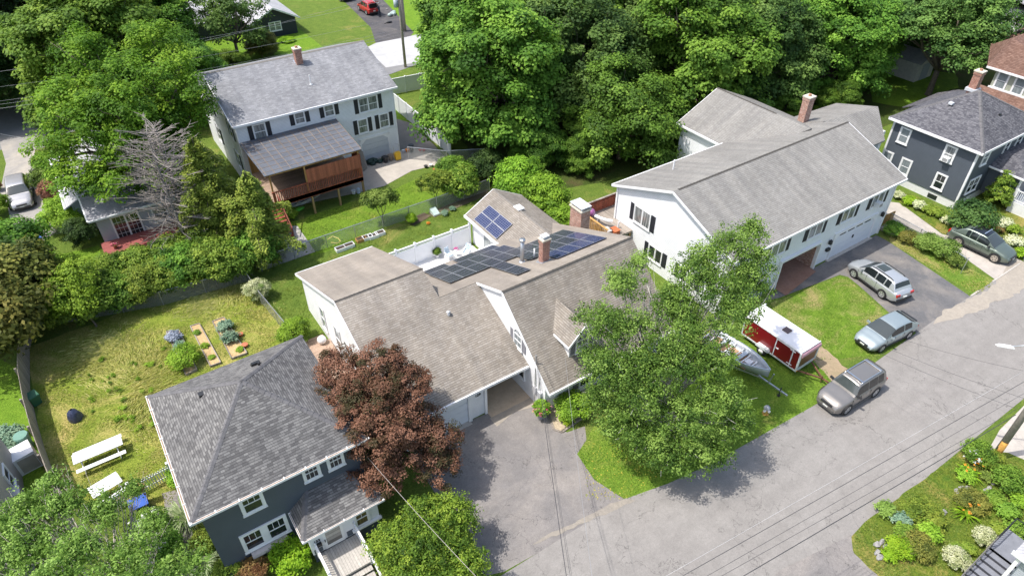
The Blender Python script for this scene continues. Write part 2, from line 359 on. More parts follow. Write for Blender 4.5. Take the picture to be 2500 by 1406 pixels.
# left yard, back lawns
sheet('lawn', wob(px([(60, 850), (200, 800), (420, 715), (600, 680), (700, 790), (730, 830), (480, 1300), (440, 1240), (330, 1230), (130, 1210)]), .1, .8, 10), G1['dry'], .004)
sheet('lawn', wob(px([(-40, 860), (45, 900), (75, 1020), (110, 1160), (40, 1230), (-60, 1200)]), .1, .8, 11), G1['bright'], .004)
sheet('lawn', wob(px([(705, 545), (870, 490), (930, 478), (1010, 440), (1130, 420), (1200, 460), (1100, 500), (810, 610), (760, 625)]), .08, .6, 12), grass('back_lawn', (.115, .21, .022), (.18, .285, .032), (.28, .29, .07), .35), .004)
sheet('lawn', wob(px([(60, 640), (240, 600), (262, 640), (400, 610), (420, 640), (300, 700), (120, 710)]), .08, .6, 13), G1['bright'], .004)
sheet('lawn', [(29.5, 60), (29.5, 120), (20, 130), (8, 130), (8, 85), (15, 72), (24, 66)], G1['bright'], .004)
sheet('lawn', wob([(40.9, 110), (38.7, 92), (37.5, 82), (44, 79), (60, 82), (60, 120)], .1, 1, 14), G1['bright'], .007)
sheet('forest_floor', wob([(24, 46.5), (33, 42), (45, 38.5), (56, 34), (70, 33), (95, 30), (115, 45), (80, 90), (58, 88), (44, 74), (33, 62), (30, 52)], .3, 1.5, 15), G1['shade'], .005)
sheet('lawn', wob(px([(2120, 190), (2200, 165), (2330, 180), (2340, 215), (2230, 265), (2130, 250)]), .3, 1.5, 31), G1['bright'], .03)
# top left street and drive
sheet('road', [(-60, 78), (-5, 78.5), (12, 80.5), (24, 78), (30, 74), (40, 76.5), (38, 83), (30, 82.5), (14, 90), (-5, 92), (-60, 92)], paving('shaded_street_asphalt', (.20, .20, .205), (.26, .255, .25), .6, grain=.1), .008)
sheet('driveway', px([(0, 470), (15, 400), (0, 350), (-60, 330), (130, 335), (110, 360), (85, 366), (90, 415), (100, 470), (112, 530), (140, 565), (90, 600), (62, 640), (30, 560), (18, 500)]), paving('worn_grey_driveway', (.30, .285, .27), (.42, .38, .32), .8, grain=.12, scale=.4, crack=.003), .012)
# fresh drive and side street at the top
sheet('driveway', px([(795, -40), (905, 68), (918, 108), (1000, 92), (1010, 80), (935, 0), (905, -40)]), NEWM, .012)
sheet('side_street', px([(893, 118), (918, 106), (990, 92), (1080, 70), (1150, 110), (1080, 150), (1010, 155), (942, 166)]), PALEM, .014)
# yard slab of the white house
sheet('concrete_pad', px([(690, 510), (885, 400), (1000, 360), (1090, 385), (1085, 400), (1030, 412), (1005, 418), (938, 455), (880, 470)]), CONM, .011)
sheet('side_drive', px([(965, 290), (1000, 300), (1060, 355), (1090, 388), (1000, 362), (975, 366)]), paving('side_drive_asphalt', (.20, .19, .19), (.26, .24, .22), .5, grain=.1), .009)
sheet('paver_patio', px([(655, 560), (702, 548), (706, 553), (726, 552), (770, 615), (700, 640), (640, 655)]), paving('grey_pavers', (.42, .40, .385), (.34, .33, .31), .5, grain=.08, scale=.8), .011)
sheet('white_patio', [(14.1, 33.8), (22.3, 33.8), (22.3, 39.0), (14.1, 39.0)], plain('white_painted_patio', (.78, .77, .75), .8, var=.03), .02)
sheet('stone_path', wob(px([(395, 1205), (435, 1195), (445, 1240), (470, 1300), (475, 1406), (440, 1406), (430, 1330)]), .06, .4, 20), DRVM, .006)
# lower right garden and the paved entries either side
sheet('garden_lawn', wob(px([(2078, 1310), (2110, 1275), (2180, 1225), (2340, 1108), (2375, 1083), (2412, 1100), (2460, 1105), (2560, 1150), (2620, 1450), (2240, 1500), (2160, 1420), (2105, 1370), (2082, 1345)]), .05, .4, 16), G1['garden'], .018)
sheet('driveway', px([(1700, 1620), (1900, 1395), (2078, 1305), (2084, 1350), (2160, 1420), (2150, 1600)]), DRVM, .015)
sheet('driveway', px([(2412, 1100), (2440, 1050), (2530, 960), (2640, 1000), (2560, 1150), (2462, 1108)]), CONM, .016)
# kerb lip between road and front lawns
mb = MB()
for a, b in zip([(56, 13.08), (50, 13.08)], [(52, 13.08), (49, 13.08)]): mb.bar((a[0], a[1], .02), (b[0], b[1], .02), .12, .06)
mb.build('kerb', M['concrete'])['kind'] = 'structure'
# gravel by the front corner
GRAVM = paving('pea_gravel', (.46, .38, .27), (.36, .29, .2), .6, grain=.45, scale=1.5)
sheet('gravel_bed', px([(1336, 1000), (1352, 1048), (1370, 1052), (1430, 1010), (1400, 985)]), GRAVM, .03)
# ---------------------------------------------------------------- building kit
class Wall:
    """a vertical wall frame: origin o on the wall, outward normal n; (u, z, d) -> world, u to the right seen from outside"""
    def __init__(s, o, n): s.o = Vector(o); s.n = Vector(n).normalized(); s.t = Vector((0, 0, 1)).cross(s.n)
    def p(s, u, z, d=0): return s.o+s.t*u+Vector((0, 0, z))+s.n*d
    def box(s, mb, u0, z0, u1, z1, d0, d1):
        q = lambda d: [s.p(u0, z0, d), s.p(u1, z0, d), s.p(u1, z1, d), s.p(u0, z1, d)]
        mb.hexa(q(d0), q(d1)); return mb
def window(par, W, u, z, w, h, cols=1, rows=1, lites=1, shut=None, cas=.09, glass=None, sill=True, casmat=None, ac=False, arch=False, sw=.42, mull=.07, hung=True):
    """window centred at u, bottom at z: glass mesh > frame, sill; shutters beside it"""
    g = MB(); W.box(g, u-w/2, z, u+w/2, z+h, .0, .03)
    if arch:
        pts = [W.p(u+math.cos(a)*w/2, z+h+math.sin(a)*w/2, .0) for a in [math.pi*i/10 for i in range(11)]]; g.extr(pts, W.n*.03)
    gl = g.build('window', glass or M['glass'], par)
    f = MB()
    for a, b, c, d in ((u-w/2-cas, z-cas*.6, u-w/2, z+h+cas*(0 if arch else 1)), (u+w/2, z-cas*.6, u+w/2+cas, z+h+cas*(0 if arch else 1)), (u-w/2, z-cas*.6, u+w/2, z)):
        W.box(f, a, b, c, d, 0, .07)
    if arch:
        for i in range(10):
            a0, a1 = math.pi*i/10, math.pi*(i+1)/10
            q = lambda a, r: (u+math.cos(a)*r, z+h+math.sin(a)*r)
            P4 = [q(a0, w/2), q(a1, w/2), q(a1, w/2+cas), q(a0, w/2+cas)]
            f.extr([W.p(x, y, 0) for x, y in P4], W.n*.07)
        W.box(f, u-w/2, z+h-.03, u+w/2, z+h+.03, .03, .06)
        for a in (60, 90, 120): f.extr([W.p(u-.012, z+h, .031), W.p(u+.012, z+h, .031), W.p(u+.012+math.cos(R(a))*w/2, z+h+math.sin(R(a))*w/2, .031), W.p(u-.012+math.cos(R(a))*w/2, z+h+math.sin(R(a))*w/2, .031)], W.n*.02)
    else: W.box(f, u-w/2, z+h, u+w/2, z+h+cas, 0, .07)
    lw = (w-mull*(lites-1))/lites
    for k in range(lites):
        x0 = u-w/2+k*(lw+mull); x1 = x0+lw
        if k: W.box(f, x0-mull, z, x0, z+h, 0, .065)
        W.box(f, x0, z, x0+.035, z+h, .03, .05); W.box(f, x1-.035, z, x1, z+h, .03, .05)
        W.box(f, x0, z, x1, z+.04, .03, .052)
        if hung: W.box(f, x0, z+h/2-.025, x1, z+h/2+.025, .03, .055)
        for c in range(1, cols): W.box(f, x0+lw*c/cols-.012, z+(h/2 if rows < 0 else 0), x0+lw*c/cols+.012, z+h, .03, .045)
        for c in range(1, abs(rows)):
            if abs(c/abs(rows)-.5) > .05 or not hung:
                zz = z+h/2+h/2*c/abs(rows) if rows < 0 else z+h*c/rows
                W.box(f, x0, zz-.012, x1, zz+.012, .03, .045)
    f.build('frame', casmat or WHITE, gl)
    if sill: s_ = MB(); W.box(s_, u-w/2-cas-.03, z-cas*.6-.05, u+w/2+cas+.03, z-cas*.6, 0, .11); s_.build('sill', casmat or WHITE, gl)
    if shut:
        for sgn in (-1, 1):
            a = MB(); c = u+sgn*(w/2+cas+sw/2+.01); W.box(a, c-sw/2, z-.04, c+sw/2, z+h+.06, 0, .035)
            for k in range(int(h/.09)): W.box(a, c-sw/2+.05, z+.03+k*.09, c+sw/2-.05, z+.03+k*.09+.045, .035, .048)
            a.build('shutter', shut, par)
    if ac:
        a = MB(); W.box(a, u-.27, z+.02, u+.27, z+.40, .03, .42); a.build('air_conditioner', WHITE, par)
        a = MB(); W.box(a, u-.20, z+.07, u+.20, z+.35, .42, .43); a.build('grille', plain('grey_grille', (.3, .3, .3), .6), gl)
    return gl
def gable_house(par, x0, x1, y0, y1, prof, mat, z0=0, axis='x'):
    """walls extruded along the ridge; prof = [(cross coordinate, z)...] outline above the base"""
    if axis == 'x': pts = [(x0, y0, z0)]+[(x0, y, z) for y, z in prof]+[(x0, y1, z0)]; d = (x1-x0, 0, 0)
    else: pts = [(x0, y0, z0)]+[(x, y0, z) for x, z in prof]+[(x1, y0, z0)]; d = (0, y1-y0, 0)
    m_ = MB(); m_.extr(pts, d); return m_.build('wall', mat, par)
def fascia(par, segs, w=.10, h=.17, mat=None, name='gutter'):
    for a, b in segs: m_ = MB(); m_.bar(a, b, w, h); o = m_.build(name, mat or WHITE, par)
    return o
def ridgecap(par, a, b, mat, w=.26):
    m_ = MB(); a, b = Vector(a), Vector(b); L = (b-a).length; n = int(L/.3)
    d = (b-a)/n; up = Vector((0, 0, 1)); sd = d.cross(up).normalized()
    for i in range(n):
        p = a+d*i; q = a+d*(i+1.15); m_.faces([p+sd*w/2-up*.03, p+up*.045, p-sd*w/2-up*.03, q+sd*w/2-up*.05, q+up*.025, q-sd*w/2-up*.05], [(0, 1, 4, 3), (1, 2, 5, 4), (0, 2, 1)])
    return m_.build('ridge_cap', mat, par)
def chimney(par, x, y, z0, z1, wx, wy, mat, cap=M['cap'], pots=1, base=None, capt=.10):
    m_ = MB(); m_.box(x-wx/2, y-wy/2, z0, x+wx/2, y+wy/2, z1-.25); m_.box(x-wx/2-.04, y-wy/2-.04, z1-.25, x+wx/2+.04, y+wy/2+.04, z1)
    c = m_.build('chimney', mat, par)
    k = MB(); k.box(x-wx/2-.07, y-wy/2-.07, z1, x+wx/2+.07, y+wy/2+.07, z1+capt); k.build('cap', cap, c)
    if pots:
        k = MB(); k.tube([(x, y, z1+capt), (x, y, z1+capt+.16)], [.13, .12], 10); k.build('flue', plain('clay_flue', (.40, .22, .14), .9), c)
    if base is not None:
        k = MB(); e = .12; k.hexa([(x-wx/2-e, y-wy/2-e, base[0]-.1), (x+wx/2+e, y-wy/2-e, base[0]-.1), (x+wx/2+e, y+wy/2+e, base[1]-.1), (x-wx/2-e, y+wy/2+e, base[1]-.1)], [(x-wx/2-e, y-wy/2-e, base[0]+.03), (x+wx/2+e, y-wy/2-e, base[0]+.03), (x+wx/2+e, y+wy/2+e, base[1]+.03), (x-wx/2-e, y+wy/2+e, base[1]+.03)]); k.build('flashing', M['lead'], c)
    return c
def text(par, s, W, u, z, size, mat, d=.02, name='house_number'):
    cu = bpy.data.curves.new('t', 'FONT'); cu.body = s; cu.size = size; cu.extrude = .012; cu.align_x = 'CENTER'; cu.offset = .006
    to = bpy.data.objects.new('t', cu); COL.objects.link(to); bpy.context.view_layer.update()
    me = bpy.data.meshes.new_from_object(to); bpy.data.objects.remove(to)
    Mx = Matrix((( W.t.x, 0, W.n.x), (W.t.y, 0, W.n.y), (0, 1, 0))); oo = org(par); P0 = W.p(u, z, d)
    for v in me.vertices: v.co = Mx @ v.co + P0 - oo
    me.materials.clear(); me.materials.append(mat); o = bpy.data.objects.new(name, me); COL.objects.link(o); o.parent = par; return o
def panel_pv(par, org3, ux, uy, nc, nr, mat, name='solar_panel'):
    """one photovoltaic panel: dark glass > frame with cell lines"""
    o3, ux, uy = Vector(org3), Vector(ux), Vector(uy); n = ux.cross(uy).normalized(); m_ = MB()
    m_.extr([o3+n*.07, o3+ux+n*.07, o3+ux+uy+n*.07, o3+uy+n*.07], n*.035); g = m_.build(name, mat, par)
    k = MB(); e1 = ux.normalized(); e2 = uy.normalized(); t = .03
    def strip(a, b, wv, off=.106, th=.006): k.extr([a+n*off, b+n*off, b+wv+n*off, a+wv+n*off], n*th)
    strip(o3, o3+ux, e2*t); strip(o3+uy-e2*t, o3+ux+uy-e2*t, e2*t); strip(o3, o3+uy, e1*t); strip(o3+ux-e1*t, o3+ux+uy-e1*t, e1*t)
    k.build('frame', PVF, g)
    k = MB(); s = .012
    for i in range(1, nc): strip(o3+ux*i/nc-e1*s/2, o3+ux*i/nc+uy-e1*s/2, e1*s, .1055, .003)
    for i in range(1, nr): strip(o3+uy*i/nr-e2*s/2, o3+uy*i/nr+ux-e2*s/2, e2*s, .1055, .003)
    k.build('cell_line', PVL, g); return g
PVF = plain('panel_frame_metal', (.42, .43, .46), .4, .5); PVL = plain('panel_busbar', (.24, .26, .33), .5)
PVK = glassmat('panel_black_glass', (.010, .012, .018), .18); PVB = glassmat('panel_blue_glass', (.010, .020, .085), .15)
# ---------------------------------------------------------------- central tan-roofed house
H = thing('house', 'sprawling white house with tan shingle roof, solar array, dormer and carport', 'house', (16.8, 23.2, 0))
gf = lambda y: 2.70+.462*(y-23.2)              # garage / front wing slope
bk = lambda y: 6.48-.418*(y-25.86)             # shallow back slope of the main block
fr = lambda y: 6.48-.872*(25.86-y)             # steep front slope
# left wing walls, garage front, main block
gable_house(H, 8.61, 14.0, 23.5, 38.45, [(23.5, 2.68), (30.8, 6.0), (38.45, 3.05)], M['side_white'])
gable_house(H, 14.0, 16.78, 28.4, 34.0, [(28.4, 4.9), (28.75, 5.1), (34.0, 2.92)], M['side_white'])
gable_house(H, 16.84, 26.5, 21.5, 34.2, [(21.5, 2.5), (25.86, 6.35), (34.2, 2.88)], M['side_white'])
def slab(par, pts, mat, th=.13, name='roof'): m_ = MB(); m_.slab(pts, th); return m_.build(name, mat, par)
T1, T2 = M['roof_tan'], M['roof_tan_low']
rf = slab(H, [(8.4, 23.15, gf(23.15)), (16.8, 23.15, gf(23.15)), (16.8, 28.72, gf(28.72)), (14.1, 28.72, gf(28.72)), (14.1, 30.8, 6.21), (8.4, 30.8, 6.21)], T1)
slab(H, [(8.4, 30.8, 6.205), (14.1, 30.8, 6.205), (14.1, 38.8, 3.12), (8.4, 38.8, 3.12)], T2)
slab(H, [(14.1, 28.72, bk(28.72)), (16.8, 28.72, bk(28.72)), (16.8, 34.45, bk(34.45)), (14.1, 34.45, bk(34.45))], T2)
slab(H, [(16.75, 25.86, 6.475), (26.75, 25.86, 6.475), (26.75, 34.45, bk(34.45)), (16.82, 34.45, bk(34.45)), (16.75, 28.7, bk(28.7))], T2)
slab(H, [(16.75, 20.95, fr(20.95)), (26.75, 20.95, fr(20.95)), (26.75, 25.86, 6.48), (16.75, 25.86, 6.48)], T1)
ridgecap(H, (8.4, 30.78, 6.20), (14.1, 30.78, 6.20), M['ridge'], .2); ridgecap(H, (16.75, 25.85, 6.47), (26.75, 25.85, 6.47), M['ridge'], .2)
fascia(H, [((8.3, 23.09, 2.60), (16.75, 23.09, 2.60))]); fascia(H, [((16.7, 20.9, 2.12), (26.75, 20.9, 2.12))])
fascia(H, [((8.36, 23.15, 2.6), (8.36, 30.8, 6.13)), ((8.36, 30.8, 6.13), (8.36, 38.8, 3.04)), ((16.71, 20.95, 2.1), (16.71, 25.86, 6.40)), ((16.71, 25.86, 6.40), (16.71, 28.95, 5.10)), ((8.4, 38.85, 3.03), (14.1, 38.85, 3.03))], .05, .16, WHITE, 'trim')
m_ = MB()
for k in range(9): m_.box(8.9+k*.9, 23.02, 2.66, 8.94+k*.9, 23.08, 2.71)
m_.build('gutter_bracket', WHITE, H)
Wg = Wall((0, 23.5, 0), (0, -1, 0))
# single garage door in the front wing
g = MB()
for k in range(4): Wg.box(g, 9.9, .06+k*.54, 12.72, .06+k*.54+.52, .0, .03)
gd = g.build('garage_door', plain('garage_door_white', (.74, .76, .80), .5, var=.03), H)
g = MB(); Wg.box(g, 12.72, 0, 12.95, 2.35, 0, .14); Wg.box(g, 9.65, 0, 9.9, 2.35, 0, .14); Wg.box(g, 9.65, 2.2, 12.95, 2.42, 0, .12); g.build('trim', WHITE, H)
g = MB(); Wg.box(g, 9.0, -.01, 12.8, .06, 0, .35); g.build('threshold', M['concrete'], H)
g = MB(); g.box(13.85, 23.35, 0, 14.0, 23.5, 2.62); g.box(13.86, 23.36, 2.42, 16.84, 23.5, 2.62); g.build('trim', WHITE, H)
text(H, '129', Wg, 13.45, 1.75, .26, M['black'])
g = MB(); g.box(14.02, 23.5, 2.36, 16.82, 28.6, 2.42); g.build('ceiling', WHITE, H)
g = MB(); g.box(13.98, 23.5, 0, 14.02, 28.4, 2.4); g.build('inner_wall', M['side_white'], H)
# windows on the left gable
Wl = Wall((8.61, 0, 0), (-1, 0, 0))      # u = -y
window(H, Wl, -34.9, .95, .62, 1.75, glass=M['glass_b']); window(H, Wl, -32.3, .95, .72, 1.9, 1, 1, glass=M['glass_b']); window(H, Wl, -30.7, .95, .72, 1.9, glass=M['glass_b'])
# gable window of the main block, carport windows, meters
Wm = Wall((16.84, 0, 0), (-1, 0, 0))
window(H, Wm, -24.3, 3.25, .72, .95, 2, 2, shut=M['greyshut'], arch=True, glass=M['glass_b'], sw=.34)
window(H, Wm, -24.4, 1.05, 1.5, 1.1, lites=2, glass=M['glass'])
g = MB(); Wm.box(g, -22.05, .9, -21.75, 1.5, 0, .16); Wm.box(g, -22.6, 1.0, -22.3, 1.5, 0, .12); g.build('meter_box', plain('meter_grey', (.5, .5, .52), .5), H)
g = MB(); g.tube([(16.76, 22.4, .2), (16.76, 22.4, 4.1)], .035); g.tube([(16.78, 22.05, .2), (16.78, 22.05, 2.6)], .025); g.build('conduit', M['metal'], H)
Wf = Wall((0, 21.5, 0), (0, -1, 0))
window(H, Wf, 17.95, 1.25, .75, .55, hung=False, glass=M['glass_c']); window(H, Wf, 20.2, .7, 1.5, 1.2, lites=2, shut=M['greyshut']); window(H, Wf, 23.4, .7, 1.5, 1.2, lites=2, shut=M['greyshut'])
g = MB(); g.box(16.9, 21.42, 0, 26.5, 21.5, .25); g.build('foundation', M['concrete'], H)
# dormer
dx0, dx1, dy = 18.75, 20.85, 22.0; dm = (dx0+dx1)/2; ze = 4.35; zr = 5.42
d = MB(); d.extr([(dx0+.12, dy, fr(dy)-.1), (dx0+.12, dy, ze), (dm, dy, zr-.1), (dx1-.12, dy, ze), (dx1-.12, dy, fr(dy)-.1)], (0, 2.0, 0)); dr = d.build('dormer', M['side_white'], H)
yr = lambda z: 25.86-(6.48-z)/.872
d = MB(); d.slab([(dx0-.12, dy-.25, ze-.12), (dm, dy-.25, zr), (dm, yr(zr)+.05, zr), (dx0-.12, yr(ze-.12)+.05, ze-.12)], .1); d.slab([(dm, dy-.25, zr), (dx1+.12, dy-.25, ze-.12), (dx1+.12, yr(ze-.12)+.05, ze-.12), (dm, yr(zr)+.05, zr)], .1); d.build('dormer_roof', T1, dr)
fascia(dr, [((dx0-.14, dy-.27, ze-.2), (dm, dy-.27, zr-.07)), ((dm, dy-.27, zr-.07), (dx1+.14, dy-.27, ze-.2)), ((dx0-.15, dy-.27, ze-.2), (dx0-.15, yr(ze-.2), ze-.2))], .05, .14, WHITE, 'trim')
window(H, Wall((0, dy, 0), (0, -1, 0)), dm, 3.25, .8, .85, 2, 2, shut=M['greyshut'], arch=True, sw=.34, glass=M['glass_c'])
# sunroom wing at the back with white gable eaves
s0, s1, sm, sy = 22.55, 27.25, 24.8, 39.0
gable_house(H, s0, s1, 31.0, sy, [(s0, 2.55), (sm, 3.95), (s1, 2.55)], M['side_white'], axis='y')
slab(H, [(22.15, 30.6, 2.60), (sm, 30.6, 4.06), (sm, 39.35, 4.06), (22.15, 39.35, 2.60)], M['roof_tan']); slab(H, [(sm, 30.6, 4.06), (27.5, 30.6, 2.58), (27.5, 39.35, 2.58), (sm, 39.35, 4.06)], M['roof_tan'])
ridgecap(H, (sm, 31.5, 4.05), (sm, 39.35, 4.05), M['ridgel'], .2)
fascia(H, [((22.08, 33.9, 2.52), (22.08, 39.38, 2.52))], .12, .2); fascia(H, [((22.15, 39.37, 2.52), (sm, 39.37, 3.98)), ((sm, 39.37, 3.98), (27.5, 39.37, 2.50))], .05, .16, WHITE, 'trim')
Ws = Wall((s0, 0, 0), (-1, 0, 0)); window(H, Ws, -36.2, .15, 2.2, 2.0, lites=2, sill=False, glass=M['glass_b'], hung=False)
g = MB(); g.box(24.6, 35.6, 4.05, 25.15, 36.3, 4.13); g.build('roof_vent', WHITE, H)
# solar panels on the shallow roof: portrait 1.0 x 1.65, rows up the slope
def q(x, y): return Vector((x, y, bk(y)))
def pv(x, y, w_, l_, mat, nc=6, nr=10): panel_pv(H, q(x, y), (w_, 0, 0), q(x, y+l_)-q(x, y), nc, nr, mat)
cx = [15.62+1.015*k for k in range(10)]; RY = [27.07+1.52*k for k in range(5)]
def row(r, cols, blue=()):
    for c in cols: pv(cx[c], RY[r], 1.0, 1.5, PVB if c in blue else PVK)
row(0, [3, 6, 7, 8, 9], (6, 7, 8, 9)); row(1, [3, 5, 6, 7, 8, 9], (9,)); row(2, range(10)); row(3, range(6))
for x in (15.7, 18.02, 19.72): pv(x, RY[4], 1.6, .92, PVK, 10, 6)
for i in range(2):
    for j in range(2):
        zz = lambda x: 2.60+(x-22.15)*.551
        a = Vector((22.3+i*.72, 35.05+j*1.6, zz(22.3+i*.72))); b = Vector((22.3+(i+1)*.72-.02, 35.05+j*1.6, zz(22.3+(i+1)*.72-.02)))
        panel_pv(H, a, b-a, (0, 1.57, 0), 5, 8, PVB)
chimney(H, 21.15, 27.75, 5.2, 7.35, .52, .42, M['brick'], base=(bk(27.4), bk(28.1)))
g = MB(); g.box(20.9, 27.55, 7.62, 21.4, 27.95, 7.66); g.box(20.97, 27.6, 7.45, 21.33, 27.9, 7.62); g.build('chimney_cowl', M['flash'], H)
g = MB(); g.cyl((20.35, 29.0, bk(29)-.1), .13, 1.75, 14); g.cyl((20.35, 29.0, bk(29)+1.65), .2, .12, 14); g.cyl((20.35, 29.0, bk(29)-.12), .26, .22, 14, .17); g.build('flue_pipe', M['metal'], H, True)
g = MB(); g.cyl((21.2, 28.85, bk(28.85)-.1), .05, .85, 8); g.cyl((14.05, 27.6, gf(27.6)-.1), .09, .35, 10); g.cyl((14.05, 27.6, gf(27.6)+.22), .14, .08, 10, .04); g.build('vent_pipe', WHITE, H, True)
g = MB(); g.bar((20.2, 34.3, 2.98), (21.9, 34.3, 2.98), .25, .04); g.build('flashing', WHITE, H)
# big outside brick chimney at the right end
ch = MB(); ch.box(26.98, 31.2, 0, 27.8, 32.45, 5.35); c_ = ch.build('chimney', M['brick2'], H)
ch = MB(); ch.box(26.9, 31.12, 5.35, 27.88, 32.53, 5.45); ch.build('cap', M['cap'], c_)
ch = MB(); ch.box(26.93, 31.15, 5.62, 27.85, 32.5, 5.68)
for x in (27.0, 27.74):
    for y in (31.22, 32.36): ch.box(x, y, 5.44, x+.06, y+.06, 5.63)
ch.build('chimney_cowl', M['flash'], c_)
# small side deck at the left gable
D = thing('side_deck', 'small weathered deck with baluster rails at the white left gable wall', 'deck', (7.6, 32, 0))
g = MB(); g.box(6.6, 28.6, .25, 8.55, 34.4, .40); g.build('deck_floor', M['tanwood'], D)
g = MB(); g.box(6.9, 34.4, .05, 8.4, 35.3, .22); g.build('step', M['tanwood'], D)
for y0, y1, x in ((28.6, 34.3, 6.62),):
    g = MB()
    for k in range(3): g.box(x-.05, y0+(y1-y0)*k/2-.05, .2, x+.05, y0+(y1-y0)*k/2+.05, 1.3)
    g.build('post', M['redwood'], D)
    g = MB(); g.box(x-.07, 33.2, 1.25, x+.07, 34.4, 1.32); g.box(x-.07, y0, 1.25, x+.07, 30.4, 1.32); g.bar((6.62, 28.65, 1.28), (8.5, 28.65, 1.28), .14, .06); g.build('rail', M['tanwood'], D)
    g = MB()
    for k in range(10): g.box(x-.02, 33.25+k*.12, .4, x+.02, 33.3+k*.12, 1.25)
    for k in range(14): g.box(6.7+k*.13, 28.63, .4, 6.74+k*.13, 28.67, 1.25)
    g.build('baluster', M['redwood'], D)
# ---------------------------------------------------------------- grey-roofed house to the right
G = thing('house', 'long white two storey house with grey roof, brick entry and double garage door', 'house', (42, 27, 0))
gz0, gz1, ry = 5.12, 7.45, 27.35
gable_house(G, 32.0, 37.84, 21.75, 32.95, [(21.75, 5.0), (ry, 7.3), (32.95, 5.0)], M['side_white2']); gable_house(G, 42.2, 50.6, 21.75, 32.95, [(21.75, 5.0), (ry, 7.3), (32.95, 5.0)], M['side_white2'])
g = MB(); g.extr([(37.84, 23.5, 0), (37.84, 23.5, 2.42), (37.84, 21.75, 2.42), (37.84, 21.75, 5.0), (37.84, ry, 7.3), (37.84, 32.95, 5.0), (37.84, 32.95, 0)], (4.36, 0, 0)); g.build('wall', M['side_white2'], G)
sl = (gz1-gz0)/(ry-21.35)
slab(G, [(31.72, 21.35, gz0), (51.1, 21.35, gz0), (51.1, ry, gz1), (31.72, ry, gz1)], M['roof_grey'])
slab(G, [(31.72, ry, gz1), (51.1, ry, gz1), (51.1, 33.35, gz0), (31.72, 33.35, gz0)], M['roof_grey'])
ridgecap(G, (32.2, ry, gz1), (51.1, ry, gz1), M['ridge'], .22)
fascia(G, [((31.7, 21.3, 5.02), (51.1, 21.3, 5.02)), ((31.7, 33.4, 5.02), (51.1, 33.4, 5.02))])
fascia(G, [((31.69, 21.35, 5.03), (31.69, ry, 7.36)), ((31.69, ry, 7.36), (31.69, 33.35, 5.03)), ((51.13, 21.35, 5.03), (51.13, ry, 7.36))], .05, .17, WHITE, 'trim')
fascia(G, [((31.97, 21.73, 0), (31.97, 21.73, 5)), ((31.97, 32.97, 0), (31.97, 32.97, 5)), ((50.63, 21.72, 0), (50.63, 21.72, 5))], .14, .14, WHITE, 'corner_board')
g = MB(); g.cyl((36.2, 31.6, 5.6), .06, 1.0, 8); g.build('vent_pipe', WHITE, G)
# rear wing and right-hand rear roofs
gable_house(G, 43.9, 52.9, 33.0, 38.2, [(43.9, 4.9), (48.2, 7.0), (52.9, 4.9)], M['side_white2'], axis='y')
slab(G, [(43.6, 31.0, 5.0), (48.2, 28.6, 7.15), (48.2, 38.5, 7.15), (43.6, 38.5, 5.0)], M['roof_grey']); slab(G, [(48.2, 28.6, 7.15), (53.2, 31.0, 5.0), (53.2, 38.5, 5.0), (48.2, 38.5, 7.15)], M['roof_grey'])
ridgecap(G, (48.2, 32.0, 7.15), (48.2, 38.5, 7.15), M['ridge'], .2); fascia(G, [((43.56, 33.4, 4.93), (43.56, 38.5, 4.93))])
fascia(G, [((43.6, 38.53, 4.9), (48.2, 38.53, 7.05)), ((48.2, 38.53, 7.05), (53.2, 38.53, 4.9))], .05, .16, WHITE, 'trim')
m_ = MB(); m_.extr([(51.0, 33.4, 4.6), (57.6, 33.4, 4.6), (57.6, 28.2, 4.6), (51.2, 27.35, 4.6)], (0, 0, .1)); m_.box(51.0, 27.6, 0, 58.3, 33.0, 4.6); m_.build('wall', M['side_white2'], G)
slab(G, [(50.9, 29.3, 6.75), (58.9, 29.3, 6.1), (58.9, 33.2, 5.0), (50.9, 33.6, 5.0)], M['roof_grey']); slab(G, [(51.12, 26.0, 5.2), (56.0, 26.3, 4.9), (58.9, 29.3, 6.1), (51.12, 29.3, 6.73)], M['roof_grey'])
m_ = MB(); m_.box(51.3, 26.5, 0, 55.6, 29.0, 4.8); m_.build('wall', M['side_grey'], G)
chimney(G, 51.0, 31.2, 5.6, 8.2, .72, .62, M['brick2'], base=(6.0, 5.95))
Wq = Wall((0, 21.75, 0), (0, -1, 0)); sk = dict(shut=M['dkshut'], sw=.42, hung=False)
for u in (37.0, 41.05, 44.9, 48.6):
    window(G, Wq, u, 3.35, 1.45, 1.15, lites=2, glass=M['glass_c'], ac=(u == 48.6), **sk)
# double garage door with clipped top corners
g = MB()
for k in range(4): Wq.box(g, 44.2, .05+k*.53, 49.3, .05+k*.53+.515, 0, .03)
gd = g.build('garage_door', plain('garage_door_cool_white', (.72, .74, .78), .5, var=.03), G)
g = MB()
for k in range(4): Wq.box(g, 44.75+k*1.05, 1.98, 45.55+k*1.05, 2.10, .03, .036)
g.build('window', M['glass'], gd); g = MB(); Wq.box(g, 46.68, 1.1, 46.82, 1.35, .03, .09); g.build('handle', M['black'], gd)
g = MB(); Wq.box(g, 44.0, 0, 44.2, 2.2, 0, .1); Wq.box(g, 49.3, 0, 49.5, 2.2, 0, .1); Wq.box(g, 44.0, 2.2, 49.5, 2.42, 0, .1)
for u, s in ((44.2, 1), (49.3, -1)): g.extr([Wq.p(u, 2.2, .0), Wq.p(u+s*.55, 2.2, .0), Wq.p(u, 1.75, .0)], Wq.n*.08)
g.build('trim', WHITE, G)
g = MB(); Wq.box(g, 43.9, -.01, 49.6, .07, 0, .3); g.build('threshold', M['concrete'], G)
